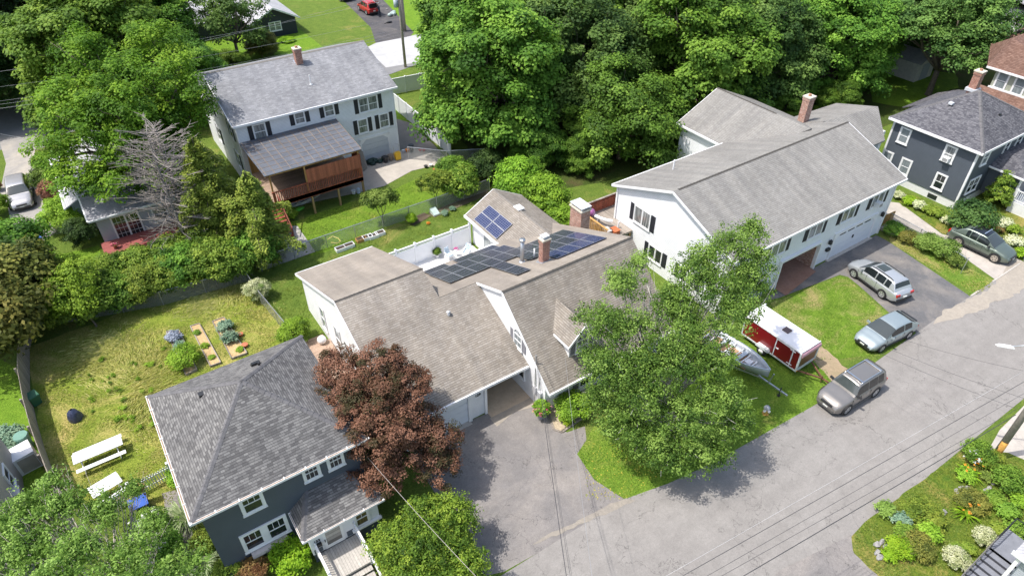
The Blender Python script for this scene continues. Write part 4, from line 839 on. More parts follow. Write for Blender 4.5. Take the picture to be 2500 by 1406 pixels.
# ---------------------------------------------------------------- small grey-roofed house under the trees, left
J = thing('house', 'low pale grey house with light roof half hidden under the bright maple', 'house', (0, 60, 0))
gable_house(J, -3.1, 3.4, 58.0, 67.0, [(-3.1, 2.85), (.2, 4.4), (3.4, 2.85)], M['side_grey'], axis='y')
g = MB(); g.slab([(-3.55, 57.5, 2.75), (.2, 57.5, 4.5), (.2, 67.4, 4.5), (-3.55, 67.4, 2.75)], .12); g.slab([(.2, 57.5, 4.5), (3.9, 57.5, 2.75), (3.9, 67.4, 2.75), (.2, 67.4, 4.5)], .12); g.build('roof', M['roof_pale'], J)
g = MB(); g.box(-1.9, 54.9, 0, 3.6, 58.0, 2.75); g.build('wall', M['side_grey'], J)
g = MB(); g.slab([(-2.35, 54.4, 2.78), (4.0, 54.4, 2.78), (4.0, 58.2, 3.5), (-2.35, 58.2, 3.5)], .12); g.build('roof', shingle('mid_grey_shingle', (.25, .25, .27), (.33, .33, .35), (.15, .15, .16), .15, .36), J)
fascia(J, [((-2.35, 54.35, 2.72), (4.0, 54.35, 2.72)), ((-3.6, 57.5, 2.68), (-3.6, 67.4, 2.68)), ((-2.4, 54.4, 2.72), (-2.4, 58.2, 3.42))], .1, .14)
W5 = Wall((0, 54.9, 0), (0, -1, 0)); window(J, W5, .1, .25, 1.9, 2.0, 3, 4, lites=2, sill=False, hung=False); window(J, W5, 2.6, .9, 1.0, 1.2, glass=M['glass_c'])
g = MB(); g.box(-2.6, 62, 3.35, -2.3, 62.8, 3.5); g.build('roof_vent', M['black'], J)
K = thing('low_deck', 'low red board deck with a step beside the pale grey house', 'deck', (.5, 53.5, 0))
g = MB(); g.box(-2.2, 52.9, .3, 4.2, 54.88, .42); g.build('deck_floor', M['deckred'], K); g = MB(); g.box(-2.2, 52.3, .05, 4.2, 52.9, .2); g.build('step', M['deckred'], K); g = MB(); g.box(-2.15, 52.95, 0, 4.15, 54.8, .3); g.build('skirt', M['deckred'], K)
# ---------------------------------------------------------------- navy house and its long pale roof at the top
V = thing('house', 'navy clapboard house with long pale roof and one white window in its gable', 'house', (26, 97, 0))
gable_house(V, 23.0, 28.8, 95.3, 106, [(23.0, 2.3), (25.9, 3.75), (28.8, 2.3)], M['side_navy'], axis='y')
g = MB(); g.slab([(22.5, 94.8, 2.15), (25.9, 94.8, 3.9), (25.9, 108, 3.9), (22.5, 108, 2.15)], .12); g.slab([(25.9, 94.8, 3.9), (29.3, 94.8, 2.15), (29.3, 108, 2.15), (25.9, 108, 3.9)], .12); g.slab([(14, 99, 2.3), (25.9, 99, 2.3), (25.9, 104, 3.88), (14, 104, 3.88)], .12); g.build('roof', M['roof_pale'], V)
g = MB(); g.box(14.4, 99.4, 0, 23, 106, 2.3); g.build('wall', M['side_navy'], V)
fascia(V, [((22.5, 94.77, 2.08), (25.9, 94.77, 3.83)), ((25.9, 94.77, 3.83), (29.3, 94.77, 2.08))], .05, .2, WHITE, 'trim')
window(V, Wall((0, 95.3, 0), (0, -1, 0)), 25.9, .85, 1.5, 1.05, lites=2, glass=M['glass_c'])
# ---------------------------------------------------------------- corner of a taupe house, lower left edge
U = thing('house', 'taupe walled house corner with dark roof at the lower left edge', 'house', (-12, 30, 0))
TAU = plain('taupe_stucco', (.36, .335, .30), .85, var=.05)
g = MB(); g.box(-20, 22, 0, -9.55, 34.6, 4.2); g.build('wall', TAU, U); g = MB(); g.slab([(-20.5, 21.5, 4.3), (-9.95, 21.5, 4.3), (-13.5, 28, 6.4), (-20.5, 28, 6.4)], .14); g.slab([(-9.95, 21.5, 4.3), (-9.95, 35, 4.3), (-13.5, 28, 6.4)], .14); g.slab([(-20.5, 28, 6.4), (-13.5, 28, 6.4), (-9.95, 35, 4.3), (-20.5, 35, 4.3)], .14); g.build('roof', M['roof_slate'], U)
W6 = Wall((-9.55, 0, 0), (1, 0, 0)); window(U, W6, 32.0, 1.4, .8, 1.2); g = MB(); W6.box(g, 30.6, 1.6, 31.2, 2.0, 0, .4); g.build('air_conditioner', M['metal'], U)
# ---------------------------------------------------------------- plants
def leafmesh(name, P, Nn, L, wd, tint, mat, fold=0.0):
    """P positions, Nn normals, L leaf lengths, tint 0..1 -> mesh of kite shaped leaves"""
    n = len(P); rg = np.random.default_rng(len(P)+7)
    Nn = Nn/np.linalg.norm(Nn, axis=1, keepdims=True)
    a = np.cross(Nn, rg.normal(size=(n, 3))); a /= np.linalg.norm(a, axis=1, keepdims=True); b = np.cross(Nn, a)
    L = L[:, None]; V = np.empty((n, 4, 3))
    V[:, 0] = P-a*L*.5; V[:, 1] = P-b*L*wd*.5+a*L*.08; V[:, 2] = P+a*L*.5; V[:, 3] = P+b*L*wd*.5+a*L*.08
    me = bpy.data.meshes.new(name); me.vertices.add(n*4); me.vertices.foreach_set('co', V.reshape(-1).astype(np.float32))
    me.loops.add(n*4); me.loops.foreach_set('vertex_index', np.arange(n*4, dtype=np.int32))
    me.polygons.add(n); me.polygons.foreach_set('loop_start', np.arange(0, n*4, 4, dtype=np.int32)); me.polygons.foreach_set('loop_total', np.full(n, 4, dtype=np.int32))
    at_ = me.attributes.new('tint', 'FLOAT', 'POINT'); at_.data.foreach_set('value', np.repeat(np.clip(tint, 0, 1), 4).astype(np.float32))
    me.update(); me.materials.append(mat); return me
def crown(name, lobes, n, leaf, mat, seed=1, cr=.9, k=220, wd=.6, low=-.45, jag=.3, tintvar=.26, flat=.65, fill=.12, up=.55, droop=0):
    """lobes (x, y, z, rx, ry, rz); n leaves gathered in clumps of about k on the lobes' outer shell"""
    rg = np.random.default_rng(seed); lo = np.array(lobes, float); area = lo[:, 3]*lo[:, 4]+lo[:, 3]*lo[:, 5]+lo[:, 4]*lo[:, 5]
    nc = max(3, int(n/k)); idx = rg.choice(len(lo), nc, p=area/area.sum())
    d = rg.normal(size=(nc*6, 3)); d /= np.linalg.norm(d, axis=1, keepdims=True); d = d[d[:, 2] > low][:nc]
    while len(d) < nc: d = np.vstack([d, d])[:nc]
    rad = rg.uniform(1-jag, 1.04, nc); inner = rg.random(nc) < fill; rad[inner] *= rg.uniform(.3, .8, inner.sum())
    c = lo[idx, :3]+d*lo[idx, 3:]*rad[:, None]
    cs = cr*rg.uniform(.6, 1.35, nc); ct = .5+rg.normal(size=nc)*tintvar+(rg.normal(size=len(lo))*.13)[idx]
    m = rg.integers(int(k*.6), int(k*1.4)+1, nc); ci = np.repeat(np.arange(nc), m); N = len(ci)
    q = rg.normal(size=(N, 3)); q /= np.linalg.norm(q, axis=1, keepdims=True); q[:, 2] = np.abs(q[:, 2])*np.where(rg.random(N) < .78, 1, -1)
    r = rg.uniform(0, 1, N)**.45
    off = q*(r*cs[ci])[:, None]*np.array([1, 1, flat]); P = c[ci]+off
    if droop: P[:, 2] -= droop*(rg.random(N)**2)
    Nn = q*.55+d[ci]*.35+np.array([0, 0, up])+rg.normal(size=(N, 3))*.42
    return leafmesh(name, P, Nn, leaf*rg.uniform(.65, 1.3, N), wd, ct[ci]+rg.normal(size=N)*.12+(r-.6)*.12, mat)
def limb(mb, a, b, r0, r1, seed, n=5, bend=.12, sides=6):
    r_ = random.Random(seed); a, b = Vector(a), Vector(b); L = (b-a).length; pts = []; rr = []
    for i in range(n+1):
        t = i/n; p = a.lerp(b, t)
        if 0 < i < n: p += Vector((r_.uniform(-1, 1), r_.uniform(-1, 1), r_.uniform(-.3, .6)))*bend*L*math.sin(math.pi*t)*.6
        pts.append(p); rr.append(r0+(r1-r0)*t)
    mb.tube(pts, rr, sides); return pts
def trunkmesh(base, lobes, r0, mat, seed=1, fork=.35, subs=4):
    """one trunk mesh: stem, a limb to each lobe, thinner branches inside the lobes"""
    mb = MB(); r_ = random.Random(seed); base = Vector(base); lz = min(l[2]-l[5] for l in lobes); cx_ = sum(l[0] for l in lobes)/len(lobes); cy_ = sum(l[1] for l in lobes)/len(lobes)
    top = max(l[2] for l in lobes); fz = base.z+(top-base.z)*fork; f = Vector((base.x+(cx_-base.x)*.4, base.y+(cy_-base.y)*.4, fz))
    mb.tube([base-Vector((0, 0, .15)), base+Vector((0, 0, .25)), base.lerp(f, .5), f], [r0*1.35, r0*1.05, r0*.9, r0*.8], 8)
    for i, l in enumerate(lobes):
        c = Vector(l[:3]); p = limb(mb, f-Vector((0, 0, .1)), c, r0*.55, r0*.2, seed+i, 5)
        for k in range(subs):
            a = p[2+k % 3]; d = Vector((r_.uniform(-1, 1)*l[3], r_.uniform(-1, 1)*l[4], r_.uniform(-.2, .9)*l[5]))
            limb(mb, a, c+d*.9, r0*.2, r0*.04, seed*7+i*9+k, 4, .15, 4)
    return mb
def hang(mesh, name, parent):
    o = bpy.data.objects.new(name, mesh); COL.objects.link(o); o.parent = parent; return o
def tree(kind, label, cat, loc, lobes, n, leaf, mat, r0=.2, bark=None, seed=1, group=None, trunk=True, fork=.35, subs=4, **kw):
    t = thing(kind, label, cat, loc, group)
    hang(crown('crown', lobes, n, leaf, mat, seed, **kw), 'crown' if trunk else 'foliage', t)
    if trunk: mb = trunkmesh((0, 0, 0), lobes, r0, bark, seed, fork, subs); mb.v = [v+Vector(loc) for v in mb.v]; mb.build('trunk', bark or M['bark'], t, True)
    return t
def dupe(t, x, y, s=1, rz=0, label=None, group=None, sz=None, z=0, mat=None):
    c = copytree(t); c.location = (x, y, z); c.rotation_euler = (0, 0, R(rz)); c.scale = (s, s, sz or s)
    if label: c['label'] = label
    if group: c['group'] = group
    if mat:
        for ch in c.children:
            if ch.name.startswith(('crown', 'foliage')):
                ch.material_slots[0].link = 'OBJECT'; ch.material_slots[0].material = mat
    return c
LM = dict(
  privet=leafmat('privet_leaf', (.050, .105, .012), (.145, .25, .028), (.31, .42, .05), .36),
  midgreen=leafmat('mid_green_leaf', (.050, .115, .014), (.130, .250, .030), (.26, .40, .05), .36),
  maple=leafmat('maple_leaf', (.046, .110, .014), (.125, .250, .030), (.26, .42, .055), .36),
  maple2=leafmat('cool_maple_leaf', (.044, .105, .024), (.115, .225, .048), (.23, .38, .085), .36),
  bright=leafmat('bright_maple_leaf', (.055, .155, .012), (.145, .33, .022), (.29, .50, .045), .4),
  lime=leafmat('lime_leaf', (.10, .20, .010), (.20, .36, .015), (.34, .50, .03), .3),
  lightgreen=leafmat('light_green_leaf', (0.088, 0.174, 0.016), (0.193, 0.348, 0.027), (0.315, 0.493, 0.047), .3),
  olive=leafmat('olive_leaf', (0.061, 0.08, 0.016), (0.149, 0.167, 0.03), (0.28, 0.261, 0.054)),
  birch=leafmat('birch_leaf', (.055, .110, .018), (.145, .235, .036), (.30, .42, .09), .36),
  paleb=leafmat('pale_birch_leaf', (.085, .155, .024), (.195, .31, .05), (.36, .50, .12), .4),
  yellowg=leafmat('yellow_green_leaf', (.06, .12, .012), (.155, .255, .030), (.31, .40, .055), .3),
  red=leafmat('copper_maple_leaf', (.060, .055, .022), (.165, .080, .046), (.30, .155, .095), .2),
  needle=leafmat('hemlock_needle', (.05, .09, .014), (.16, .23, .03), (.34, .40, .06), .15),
  dark=leafmat('dark_leaf', (.020, .052, .014), (.052, .115, .026), (.11, .19, .045), .3),
  rust=leafmat('rusty_shrub_leaf', (.12, .045, .02), (.24, .12, .05), (.30, .22, .07), .2),
  pinkleaf=leafmat('pink_shrub_leaf', (.16, .07, .04), (.32, .13, .09), (.30, .24, .08), .2),
  varieg=leafmat('variegated_leaf', (.16, .26, .06), (.48, .52, .26), (.70, .72, .48), .2),
  hosta=leafmat('blue_hosta_leaf', (.04, .10, .06), (.10, .20, .13), (.24, .34, .22), .15),
  reed=leafmat('striped_grass_leaf', (.14, .22, .07), (.30, .38, .17), (.50, .55, .32), .3),
  white=leafmat('white_petal', (.55, .56, .52), (.74, .75, .72), (.82, .82, .82), .3),
  orange=leafmat('orange_petal', (.55, .18, .02), (.70, .25, .03), (.78, .36, .05), .2),
  cabbage=leafmat('cabbage_leaf', (.10, .13, .17), (.20, .24, .30), (.34, .38, .46), .1))
# --- the wood behind: five maples built, the others copied
def mlobes(r, h, seed, n=9, fl=.5, skirt=0):
    r_ = random.Random(seed); out = [(0, 0, h*.60, r*.62, r*.62, h*.36)]
    for i in range(n):
        a = 2*math.pi*i/n+r_.uniform(-.3, .3); z = h*r_.uniform(.34, .74); k = math.sqrt(max(.1, 1-((z/h-.5)/.52)**2))
        out.append((math.cos(a)*r*.62*k, math.sin(a)*r*.62*k, z, r*r_.uniform(.30, .42), r*r_.uniform(.30, .42), h*r_.uniform(.13, .18)))
    for i in range(skirt):
        a = 2*math.pi*(i+.5)/skirt+r_.uniform(-.2, .2); out.append((math.cos(a)*r*.66, math.sin(a)*r*.66, h*r_.uniform(.16, .32), r*.36, r*.36, h*.14))
    return out
WOODG = 'maples of the wood behind the houses'
wood = []
for i, (r, h, nl, mt, lf) in enumerate(((6.8, 15, 42000, 'maple', .40), (6.2, 14.5, 38000, 'maple2', .36), (7.2, 15.5, 42000, 'maple', .42), (5.0, 9.5, 30000, 'bright', .30), (7.0, 12.5, 36000, 'maple2', .34))):
    wood.append((mlobes(r, h, 20+i, 12, .5, 8 if i < 3 else 0), int(nl*2.3), mt, lf))
A1 = dict(k=200, cr=1.15, bark=M['bark'], wd=.8, up=.85, jag=.22, low=-.55)
W0 = tree('maple_tree', 'tallest dense maple at the left edge of the wood, beside the utility pole', 'tree', (32.9, 52.3, 0), *wood[0][:2], .30, LM['maple'], .35, seed=31, group=WOODG, **A1)
W1 = tree('maple_tree', 'big maple in the middle of the wood, behind the smaller bright maple', 'tree', (42.5, 50.5, 0), *wood[1][:2], .29, LM['maple2'], .32, seed=32, group=WOODG, **A1)
W2 = tree('maple_tree', 'broad maple of the wood right above the rear gable of the grey-roofed house', 'tree', (53.5, 45.5, 0), *wood[2][:2], .30, LM['maple'], .35, seed=33, group=WOODG, **A1)
W3t = tree('maple_tree', 'smaller bright green maple standing before the wood above the brick chimney', 'tree', (41.5, 43.2, 0), mlobes(5.4, 10.2, 44, 10, .5, 6), 70000, .24, leafmat('vivid_maple_leaf', (.055, .125, .015), (.13, .26, .03), (.24, .40, .05)), .22, seed=34, group=WOODG, **A1)
W4 = tree('maple_tree', 'spreading maple with forked bare trunk above the charcoal house', 'tree', (80.5, 35.0, 0), [(x, y, z+1.8, a, b, c*.85) for x, y, z, a, b, c in mlobes(7.6, 11.5, 25, 10)], 60000, .26, LM['maple2'], .35, seed=35, group=WOODG, fork=.3, **A1)
for x, y, s, rz, src, lab in (
 (61.5, 44.0, .92, 60, W1, 'maple of the wood right above the brick chimney of the grey-roofed house'),
 (70.5, 41.5, .85, 110, W0, 'maple of the wood left of the forked maple above the charcoal house'),
 (39.0, 63.0, .98, 45, W2, 'maple at the top edge of the photo, directly behind the tallest left maple'),
 (48.5, 61.0, 1.0, 200, W0, 'maple at the top edge, second from the left in the back row of the wood'),
 (58.5, 56.0, 1.0, 150, W1, 'maple at the top edge, third from the left in the back row of the wood'),
 (68.5, 51.5, .95, 270, W2, 'maple at the top edge, in the back row behind the brick chimney'),
 (79.0, 46.5, .95, 20, W0, 'maple at the top edge, in the back row behind the forked maple'),
 (90.0, 40.5, .9, 80, W1, 'maple at the top right, behind the brown-roofed house'),
 (57.0, 68.0, 1.05, 10, W2, 'half hidden maple crown deep in the wood, left of its centre'),
 (69.0, 62.0, 1.05, 130, W0, 'half hidden maple crown deep in the wood, at its centre'),
 (81.0, 57.0, 1.0, 230, W1, 'half hidden maple crown deep in the wood, right of its centre'),
 (93.0, 51.0, 1.0, 300, W2, 'half hidden maple crown deep in the wood, near its right end'),
 (47.0, 72.0, 1.0, 320, W1, 'half hidden maple crown deep in the wood, at its left end'),
 (102.0, 47.0, .8, 330, W4, 'paler maple at the top right corner')):
    dupe(src, x, y, s, rz, lab)
for x, y, s, rz, lab in ((34.2, 46.2, .50, 30, 'low maple thicket at the front left foot of the wood'), (37.5, 43.3, .42, 90, 'low maple sapling under the bright maple, left of it'), (47.3, 40.8, .45, 10, 'low maple sapling right of the bright maple, above the grey roof'), (60.0, 39.0, .40, 60, 'low maple sapling beside the rear gable of the grey-roofed house'), (67.0, 37.5, .42, 160, 'low maple sapling behind the right end of the grey roofs')):
    dupe(W3t, x, y, s, rz, lab, 'saplings along the foot of the wood', mat=LM['maple'])
# --- trees at the upper left
LB = tree('maple_tree', 'bright yellow-green maple overhanging the low pale grey house', 'tree', (3.7, 59.6, 0), mlobes(6.6, 13.4, 51, 12)+[(-5.5, -2.5, 5.0, 2.2, 2.2, 1.5), (-3.5, -4.5, 5.2, 2.2, 2.2, 1.5), (-6.5, .5, 6.2, 2.0, 2.0, 1.5), (.5, -5.5, 5.6, 2.2, 2.0, 1.5), (-2, 4.5, 12, 2.2, 2.2, 1.8), (3.5, 4.5, 11.8, 2.2, 2.2, 1.8), (-4.5, 2.5, 9.5, 2, 2, 1.6)], 90000, .24, LM['bright'], .35, seed=51, k=130, cr=.9, bark=M['bark'], wd=.6, jag=.4, low=-.6, up=.8)
for x, y, s, rz, src, m_, lab in (
 (3.0, 78.0, 1.05, 40, W0, 'midgreen', 'large mid green maple at the upper left behind the bright maple'),
 (11.0, 75.0, .62, 140, W1, 'midgreen', 'green maple left of the cool grey roof of the white house'),
 (9.0, 91.0, .9, 240, W2, 'midgreen', 'tall green maple at the top edge, left of the navy house roof'),
 (-8.5, 88.0, .9, 10, W0, 'dark', 'dark tree at the upper left corner beside the shaded street'),
 (-3.5, 98.0, 1.0, 100, W1, 'dark', 'dark tree at the top left, behind the shaded street'),
 (-12.0, 102.0, 1.1, 200, W2, 'dark', 'tall dark tree at the extreme top left corner'),
 (5.0, 104.0, 1.0, 300, W0, 'dark', 'dark tree at the top edge behind the large mid green maple')):
    dupe(src, x, y, s, rz, lab, 'trees at the upper left', mat=LM[m_])
NT = tree('locust_tree', 'dark thin open tree before the pale roof of the navy house', 'tree', (18.8, 88.5, 0), mlobes(4.8, 10, 61, 9), 9000, .30, LM['maple2'], .22, seed=61, k=60, cr=.9, bark=M['bark'], jag=.5, subs=6)
dupe(W3t, 21.8, 89.0, .38, 10, 'rounded shrub left of the navy house gable', 'shrubs by the navy house', mat=LM['olive']); dupe(W3t, 17.0, 84.0, .36, 99, 'rounded shrub below the open tree near the navy house', 'shrubs by the navy house', mat=LM['yellowg'])
# --- bare and living conifers
def conifer(label, loc, h, r, n, seed, dead=False, brk=None, z0=.12, group=None, kind='hemlock_tree'):
    t = thing(kind, label, 'tree', loc, group); rg = np.random.default_rng(seed); r_ = random.Random(seed); L = Vector(loc); mb = MB()
    mb.tube([L-Vector((0, 0, .1)), L+Vector((.05, 0, h*.3)), L+Vector((-.05, .05, h*.65)), L+Vector((0, 0, h))], [.17, .13, .08, .02], 7)
    PP, NN, TT, LL = [], [], [], []
    nb = 125 if dead else 44
    for i in range(nb):
        t_ = i/nb; z = h*(z0+(1-z0)*t_**1.0); a = i*2.399+r_.uniform(-.3, .3); ln = r*(1-t_**1.6)**.75*r_.uniform(.5, 1.2)*(.6 if (not dead and t_ < .12) else 1)
        p0 = L+Vector((0, 0, z)); pts = []
        if dead: ln = r*(.42+.58*math.sin(math.pi*min(1, t_*.9+.12)))*r_.uniform(.55, 1.1); a += r_.uniform(-.8, .8)
        el = r_.uniform(.15, .75) if dead else 0
        for j in range(6):
            s = j/5; pts.append(p0+Vector((math.cos(a+s*.15)*ln*s, math.sin(a+s*.15)*ln*s, (.30*s-.42*s*s)*ln if not dead else (el*s-.12*s*s)*ln+r_.uniform(-.03, .03))))
        mb.tube(pts, [(.028 if dead else .026)*(1-s/6)+.010 for s in range(6)], 4, False)
        if dead:
            for j in range(7):
                k = r_.randint(1, 4); b0 = pts[k].lerp(pts[k+1], r_.random()); a2 = a+r_.choice((-1, 1))*r_.uniform(.4, .9); l2 = ln*r_.uniform(.18, .42)*(1.1-k*.12)
                mb.tube([b0, b0+Vector((math.cos(a2)*l2*.5, math.sin(a2)*l2*.5, l2*.10)), b0+Vector((math.cos(a2)*l2, math.sin(a2)*l2, l2*.22))], [.020, .015, .009], 3, False)
        else:
            m = int(n/nb*(.4+ln/r)); s = rg.uniform(.12, 1.02, m)**.8; k = np.minimum((s*5).astype(int), 4); fr_ = s*5-k; pa = np.array([list(p) for p in pts]+[list(pts[-1]+(pts[-1]-pts[-2]))])
            base = pa[k]*(1-fr_[:, None])+pa[k+1]*fr_[:, None]; wdt = (.12+.30*np.sin(np.clip(s, 0, 1)*math.pi*.85))*r*.44
            side = np.array([-math.sin(a), math.cos(a), 0]); off = rg.uniform(-1, 1, m)*rg.uniform(.6, 1.35, m)
            P = base+side*(off*wdt)[:, None]; P[:, 2] += -np.abs(off)*.10*r*.5+rg.normal(size=m)*.10-rg.random(m)**3*.55
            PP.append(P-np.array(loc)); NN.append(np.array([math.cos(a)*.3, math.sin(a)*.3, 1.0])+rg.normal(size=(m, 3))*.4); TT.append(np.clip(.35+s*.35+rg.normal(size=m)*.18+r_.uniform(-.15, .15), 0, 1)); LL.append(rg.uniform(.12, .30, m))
    if PP: hang(leafmesh('crown', np.vstack(PP), np.vstack(NN), np.concatenate(LL), .42, np.concatenate(TT), LM['needle']), 'crown', t)
    mb.build('trunk', brk or M['bark'], t, True); return t
def g0(x, y): v = at(x, y); return (v.x, v.y, 0)
conifer('bare dead conifer with grey branches, the nearer of the two before the low red deck', g0(467, 628), 10.6, 3.7, 0, 5, True, M['deadbark'], .10, 'two dead conifers', 'dead_conifer')
conifer('bare dead conifer with grey branches, the one closer to the living hemlocks', g0(480, 604), 10.4, 3.3, 0, 9, True, M['deadbark'], .14, 'two dead conifers', 'dead_conifer')
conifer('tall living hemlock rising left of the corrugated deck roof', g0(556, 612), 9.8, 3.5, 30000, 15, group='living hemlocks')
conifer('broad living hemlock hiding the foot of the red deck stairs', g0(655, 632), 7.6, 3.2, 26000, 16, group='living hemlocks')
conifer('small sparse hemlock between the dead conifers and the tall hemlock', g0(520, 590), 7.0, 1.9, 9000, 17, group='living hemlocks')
mb = MB(); r_ = random.Random(5); o_ = at(560, 640)
for i in range(9):
    a = R(-75+i*14); p = Vector((0, 0, .9+.12*i)); q_ = p+Vector((math.cos(a)*3.6, math.sin(a)*3.6, -.5)); limb(mb, p, q_, .035, .01, i, 5, .10, 4)
    for j in range(5): s_ = p.lerp(q_, .3+.14*j); limb(mb, s_, s_+Vector((r_.uniform(-.7, .9), r_.uniform(-.9, .5), r_.uniform(-.1, .3))), .012, .004, i*9+j, 3, .1, 3)
single(mb, 'dead_branches', M['greybark'], 'low bare grey branches reaching over the paver patio', 'branches', (o_.x, o_.y, 0), smooth=True)
# --- hedge row across the left yard
HB = tree('hedge_shrub', 'dense green shrub, one of the row dividing the dry yard from the red deck', 'shrub', (-5.3, 46.0, 0), [(0, 0, 1.6, 1.5, 1.6, 1.5), (.8, .5, 2.1, 1.0, 1.0, .8), (-.7, -.4, 1.9, 1.0, 1.0, .8)], 11000, .17, LM['yellowg'], seed=71, trunk=False, group='shrubs of the hedge row', k=90, cr=.5)
HB['label'] = 'leftmost shrub in the front row of the hedge behind the dry yard'; del HB['group']; HB['group'] = 'shrubs of the hedge row'
ORD = ['second', 'third', 'fourth', 'fifth', 'sixth', 'seventh', 'eighth', 'ninth']
for i in range(8):
    c = dupe(HB, -3.6+i*1.55+rnd.uniform(-.2, .2), 46.2-i*.15+rnd.uniform(-.4, .4), 1+rnd.uniform(-.12, .2), rnd.uniform(0, 360))
    c['label'] = ORD[i]+' shrub from the left in the front row of the hedge'
    if i % 3 == 1: c.children[0].material_slots[0].link = 'OBJECT'; c.children[0].material_slots[0].material = LM['maple']
for i in range(5): dupe(HB, -2.5+i*2.3, 48.3+rnd.uniform(-.3, .3), .95, rnd.uniform(0, 360), (['first']+ORD)[i]+' shrub from the left in the back row of the hedge')
tree('young_tree', 'young light green tree with thin leaning trunk at the edge of the dry yard', 'tree', g0(236, 797), [(-.6, .7, 3.0, 1.6, 1.6, 1.0), (-1.6, .9, 2.5, 1.2, 1.2, .8), (.3, 1.2, 3.6, 1.2, 1.2, .9), (-.4, -.2, 2.4, 1.2, 1.1, .7)], 15000, .17, LM['lightgreen'], .07, M['bark'], seed=73, k=80, cr=.5)
for i, (x, y, z, s, lab, m_) in enumerate(((30, 640, 1.8, 1.55, 'dark bush at the left edge beside the tall grey pole', 'maple'), (45, 735, 2.2, 1.9, 'brownish green bush at the left edge above the board fence', 'olive'), (-20, 800, 2.4, 2.0, 'dark brownish tree at the left edge, lowest of its clump', 'olive'), (15, 690, 2.4, 1.7, 'dark green bush at the left edge in the middle of its clump', 'dark'), (95, 700, 1.2, 1.2, 'green bush right of the brownish clump at the left', 'lightgreen'))):
    v = at(x, y, z); dupe(HB, v.x, v.y, s, 40*i, lab, 'bushes at the left edge', mat=LM[m_])
for i, (x, y, z, s, lab, m_) in enumerate(((8, 500, .8, .75, 'green hedge bush left of the silver car', 'lightgreen'), (8, 548, .7, .55, 'yellow-green bush left of the driveway', 'lime'), (10, 590, .8, .7, 'green bush left of the driveway beside the blue bin', 'lightgreen'), (115, 405, .7, .62, 'light green bush between driveway and pale house, farthest of three', 'lightgreen'), (118, 443, .8, .72, 'mid green bush between driveway and pale house', 'birch'), (128, 472, .6, .58, 'reddish pink bush between driveway and pale house', 'pinkleaf'), (200, 580, .6, .72, 'dark clipped bush behind the wire fence by the low deck', 'dark'), (3, 450, .5, .4, 'rusty bush at the left edge of the driveway', 'rust'))):
    v = at(x, y, z); dupe(HB, v.x-(.5 if x < 12 else 0), v.y, s*(.75 if x < 12 else 1), 40*i, lab, 'bushes along the worn driveway', mat=LM[m_])
v = at(158, 528, 1.3); tree('round_bush', 'large round vivid green bush at the corner of the pale house', 'shrub', (v.x, v.y, 0), [(0, 0, 1.4, 1.75, 1.6, 1.35), (.9, -.3, 1.1, 1.2, 1.1, 1.0)], 22000, .13, LM['lightgreen'], seed=75, trunk=False, k=70, cr=.38, jag=.12)
# --- shrubs and small trees of the middle yards
v = at(935, 545); tree('small_tree', 'small vase shaped tree alone on the back lawn', 'tree', (v.x, v.y, 0), [(-.5, .2, 2.3, 1.0, .9, .7), (.6, 0, 2.4, .9, .9, .6), (0, -.4, 2.7, .9, .8, .5)], 7000, .15, LM['birch'], .06, M['bark'], seed=81, k=60, cr=.4, fork=.15)
v = at(1066, 497); tree('small_tree', 'small yellow-green tree before the yard pots', 'tree', (v.x, v.y, 0), [(-.5, .2, 2.0, 1.0, .9, .8), (.5, 0, 2.3, .9, .9, .7)], 8000, .16, LM['yellowg'], .06, M['bark'], seed=82, k=60, cr=.4, fork=.25)
v = at(1122, 462, .8); tree('leafy_bush', 'yellow-green leafy bush at the end of the back lawn', 'shrub', (v.x, v.y, 0), [(0, 0, 1.4, 1.5, 1.4, 1.2), (.7, .6, 1.8, 1.0, 1.0, .8)], 14000, .18, LM['yellowg'], seed=83, trunk=False, k=70, cr=.5)
for i, (x, y, z, s, m_, lab) in enumerate(((1265, 455, 1.4, 1.25, 'lightgreen', 'vivid green bush behind the sunroom roof, farthest left'), (1330, 490, 1.4, 1.15, 'lightgreen', 'vivid green bush behind the sunroom roof, middle'), (1375, 545, 1.0, .8, 'lightgreen', 'vivid green bush beside the big brick chimney'), (1190, 415, 1.0, .9, 'dark', 'dark bush between wire fence and wood'), (1385, 560, .4, .5, 'maple', 'small green bush at the foot of the big brick chimney'), (1108, 425, 1.2, .9, 'maple', 'green bush at the foot of the wood near the white fence end'), (630, 715, .5, .5, 'varieg', 'pale flowering bush at the corner of the wire fences'), (720, 822, .6, .6, 'lightgreen', 'green bush between wire fence and side deck'), (1005, 540, .2, .28, 'lime', 'small lime plant in the fence bed'))):
    v = at(x, y, z); dupe(HB, v.x, v.y, s, 50*i, lab, 'bushes around the back lawns', mat=LM[m_])
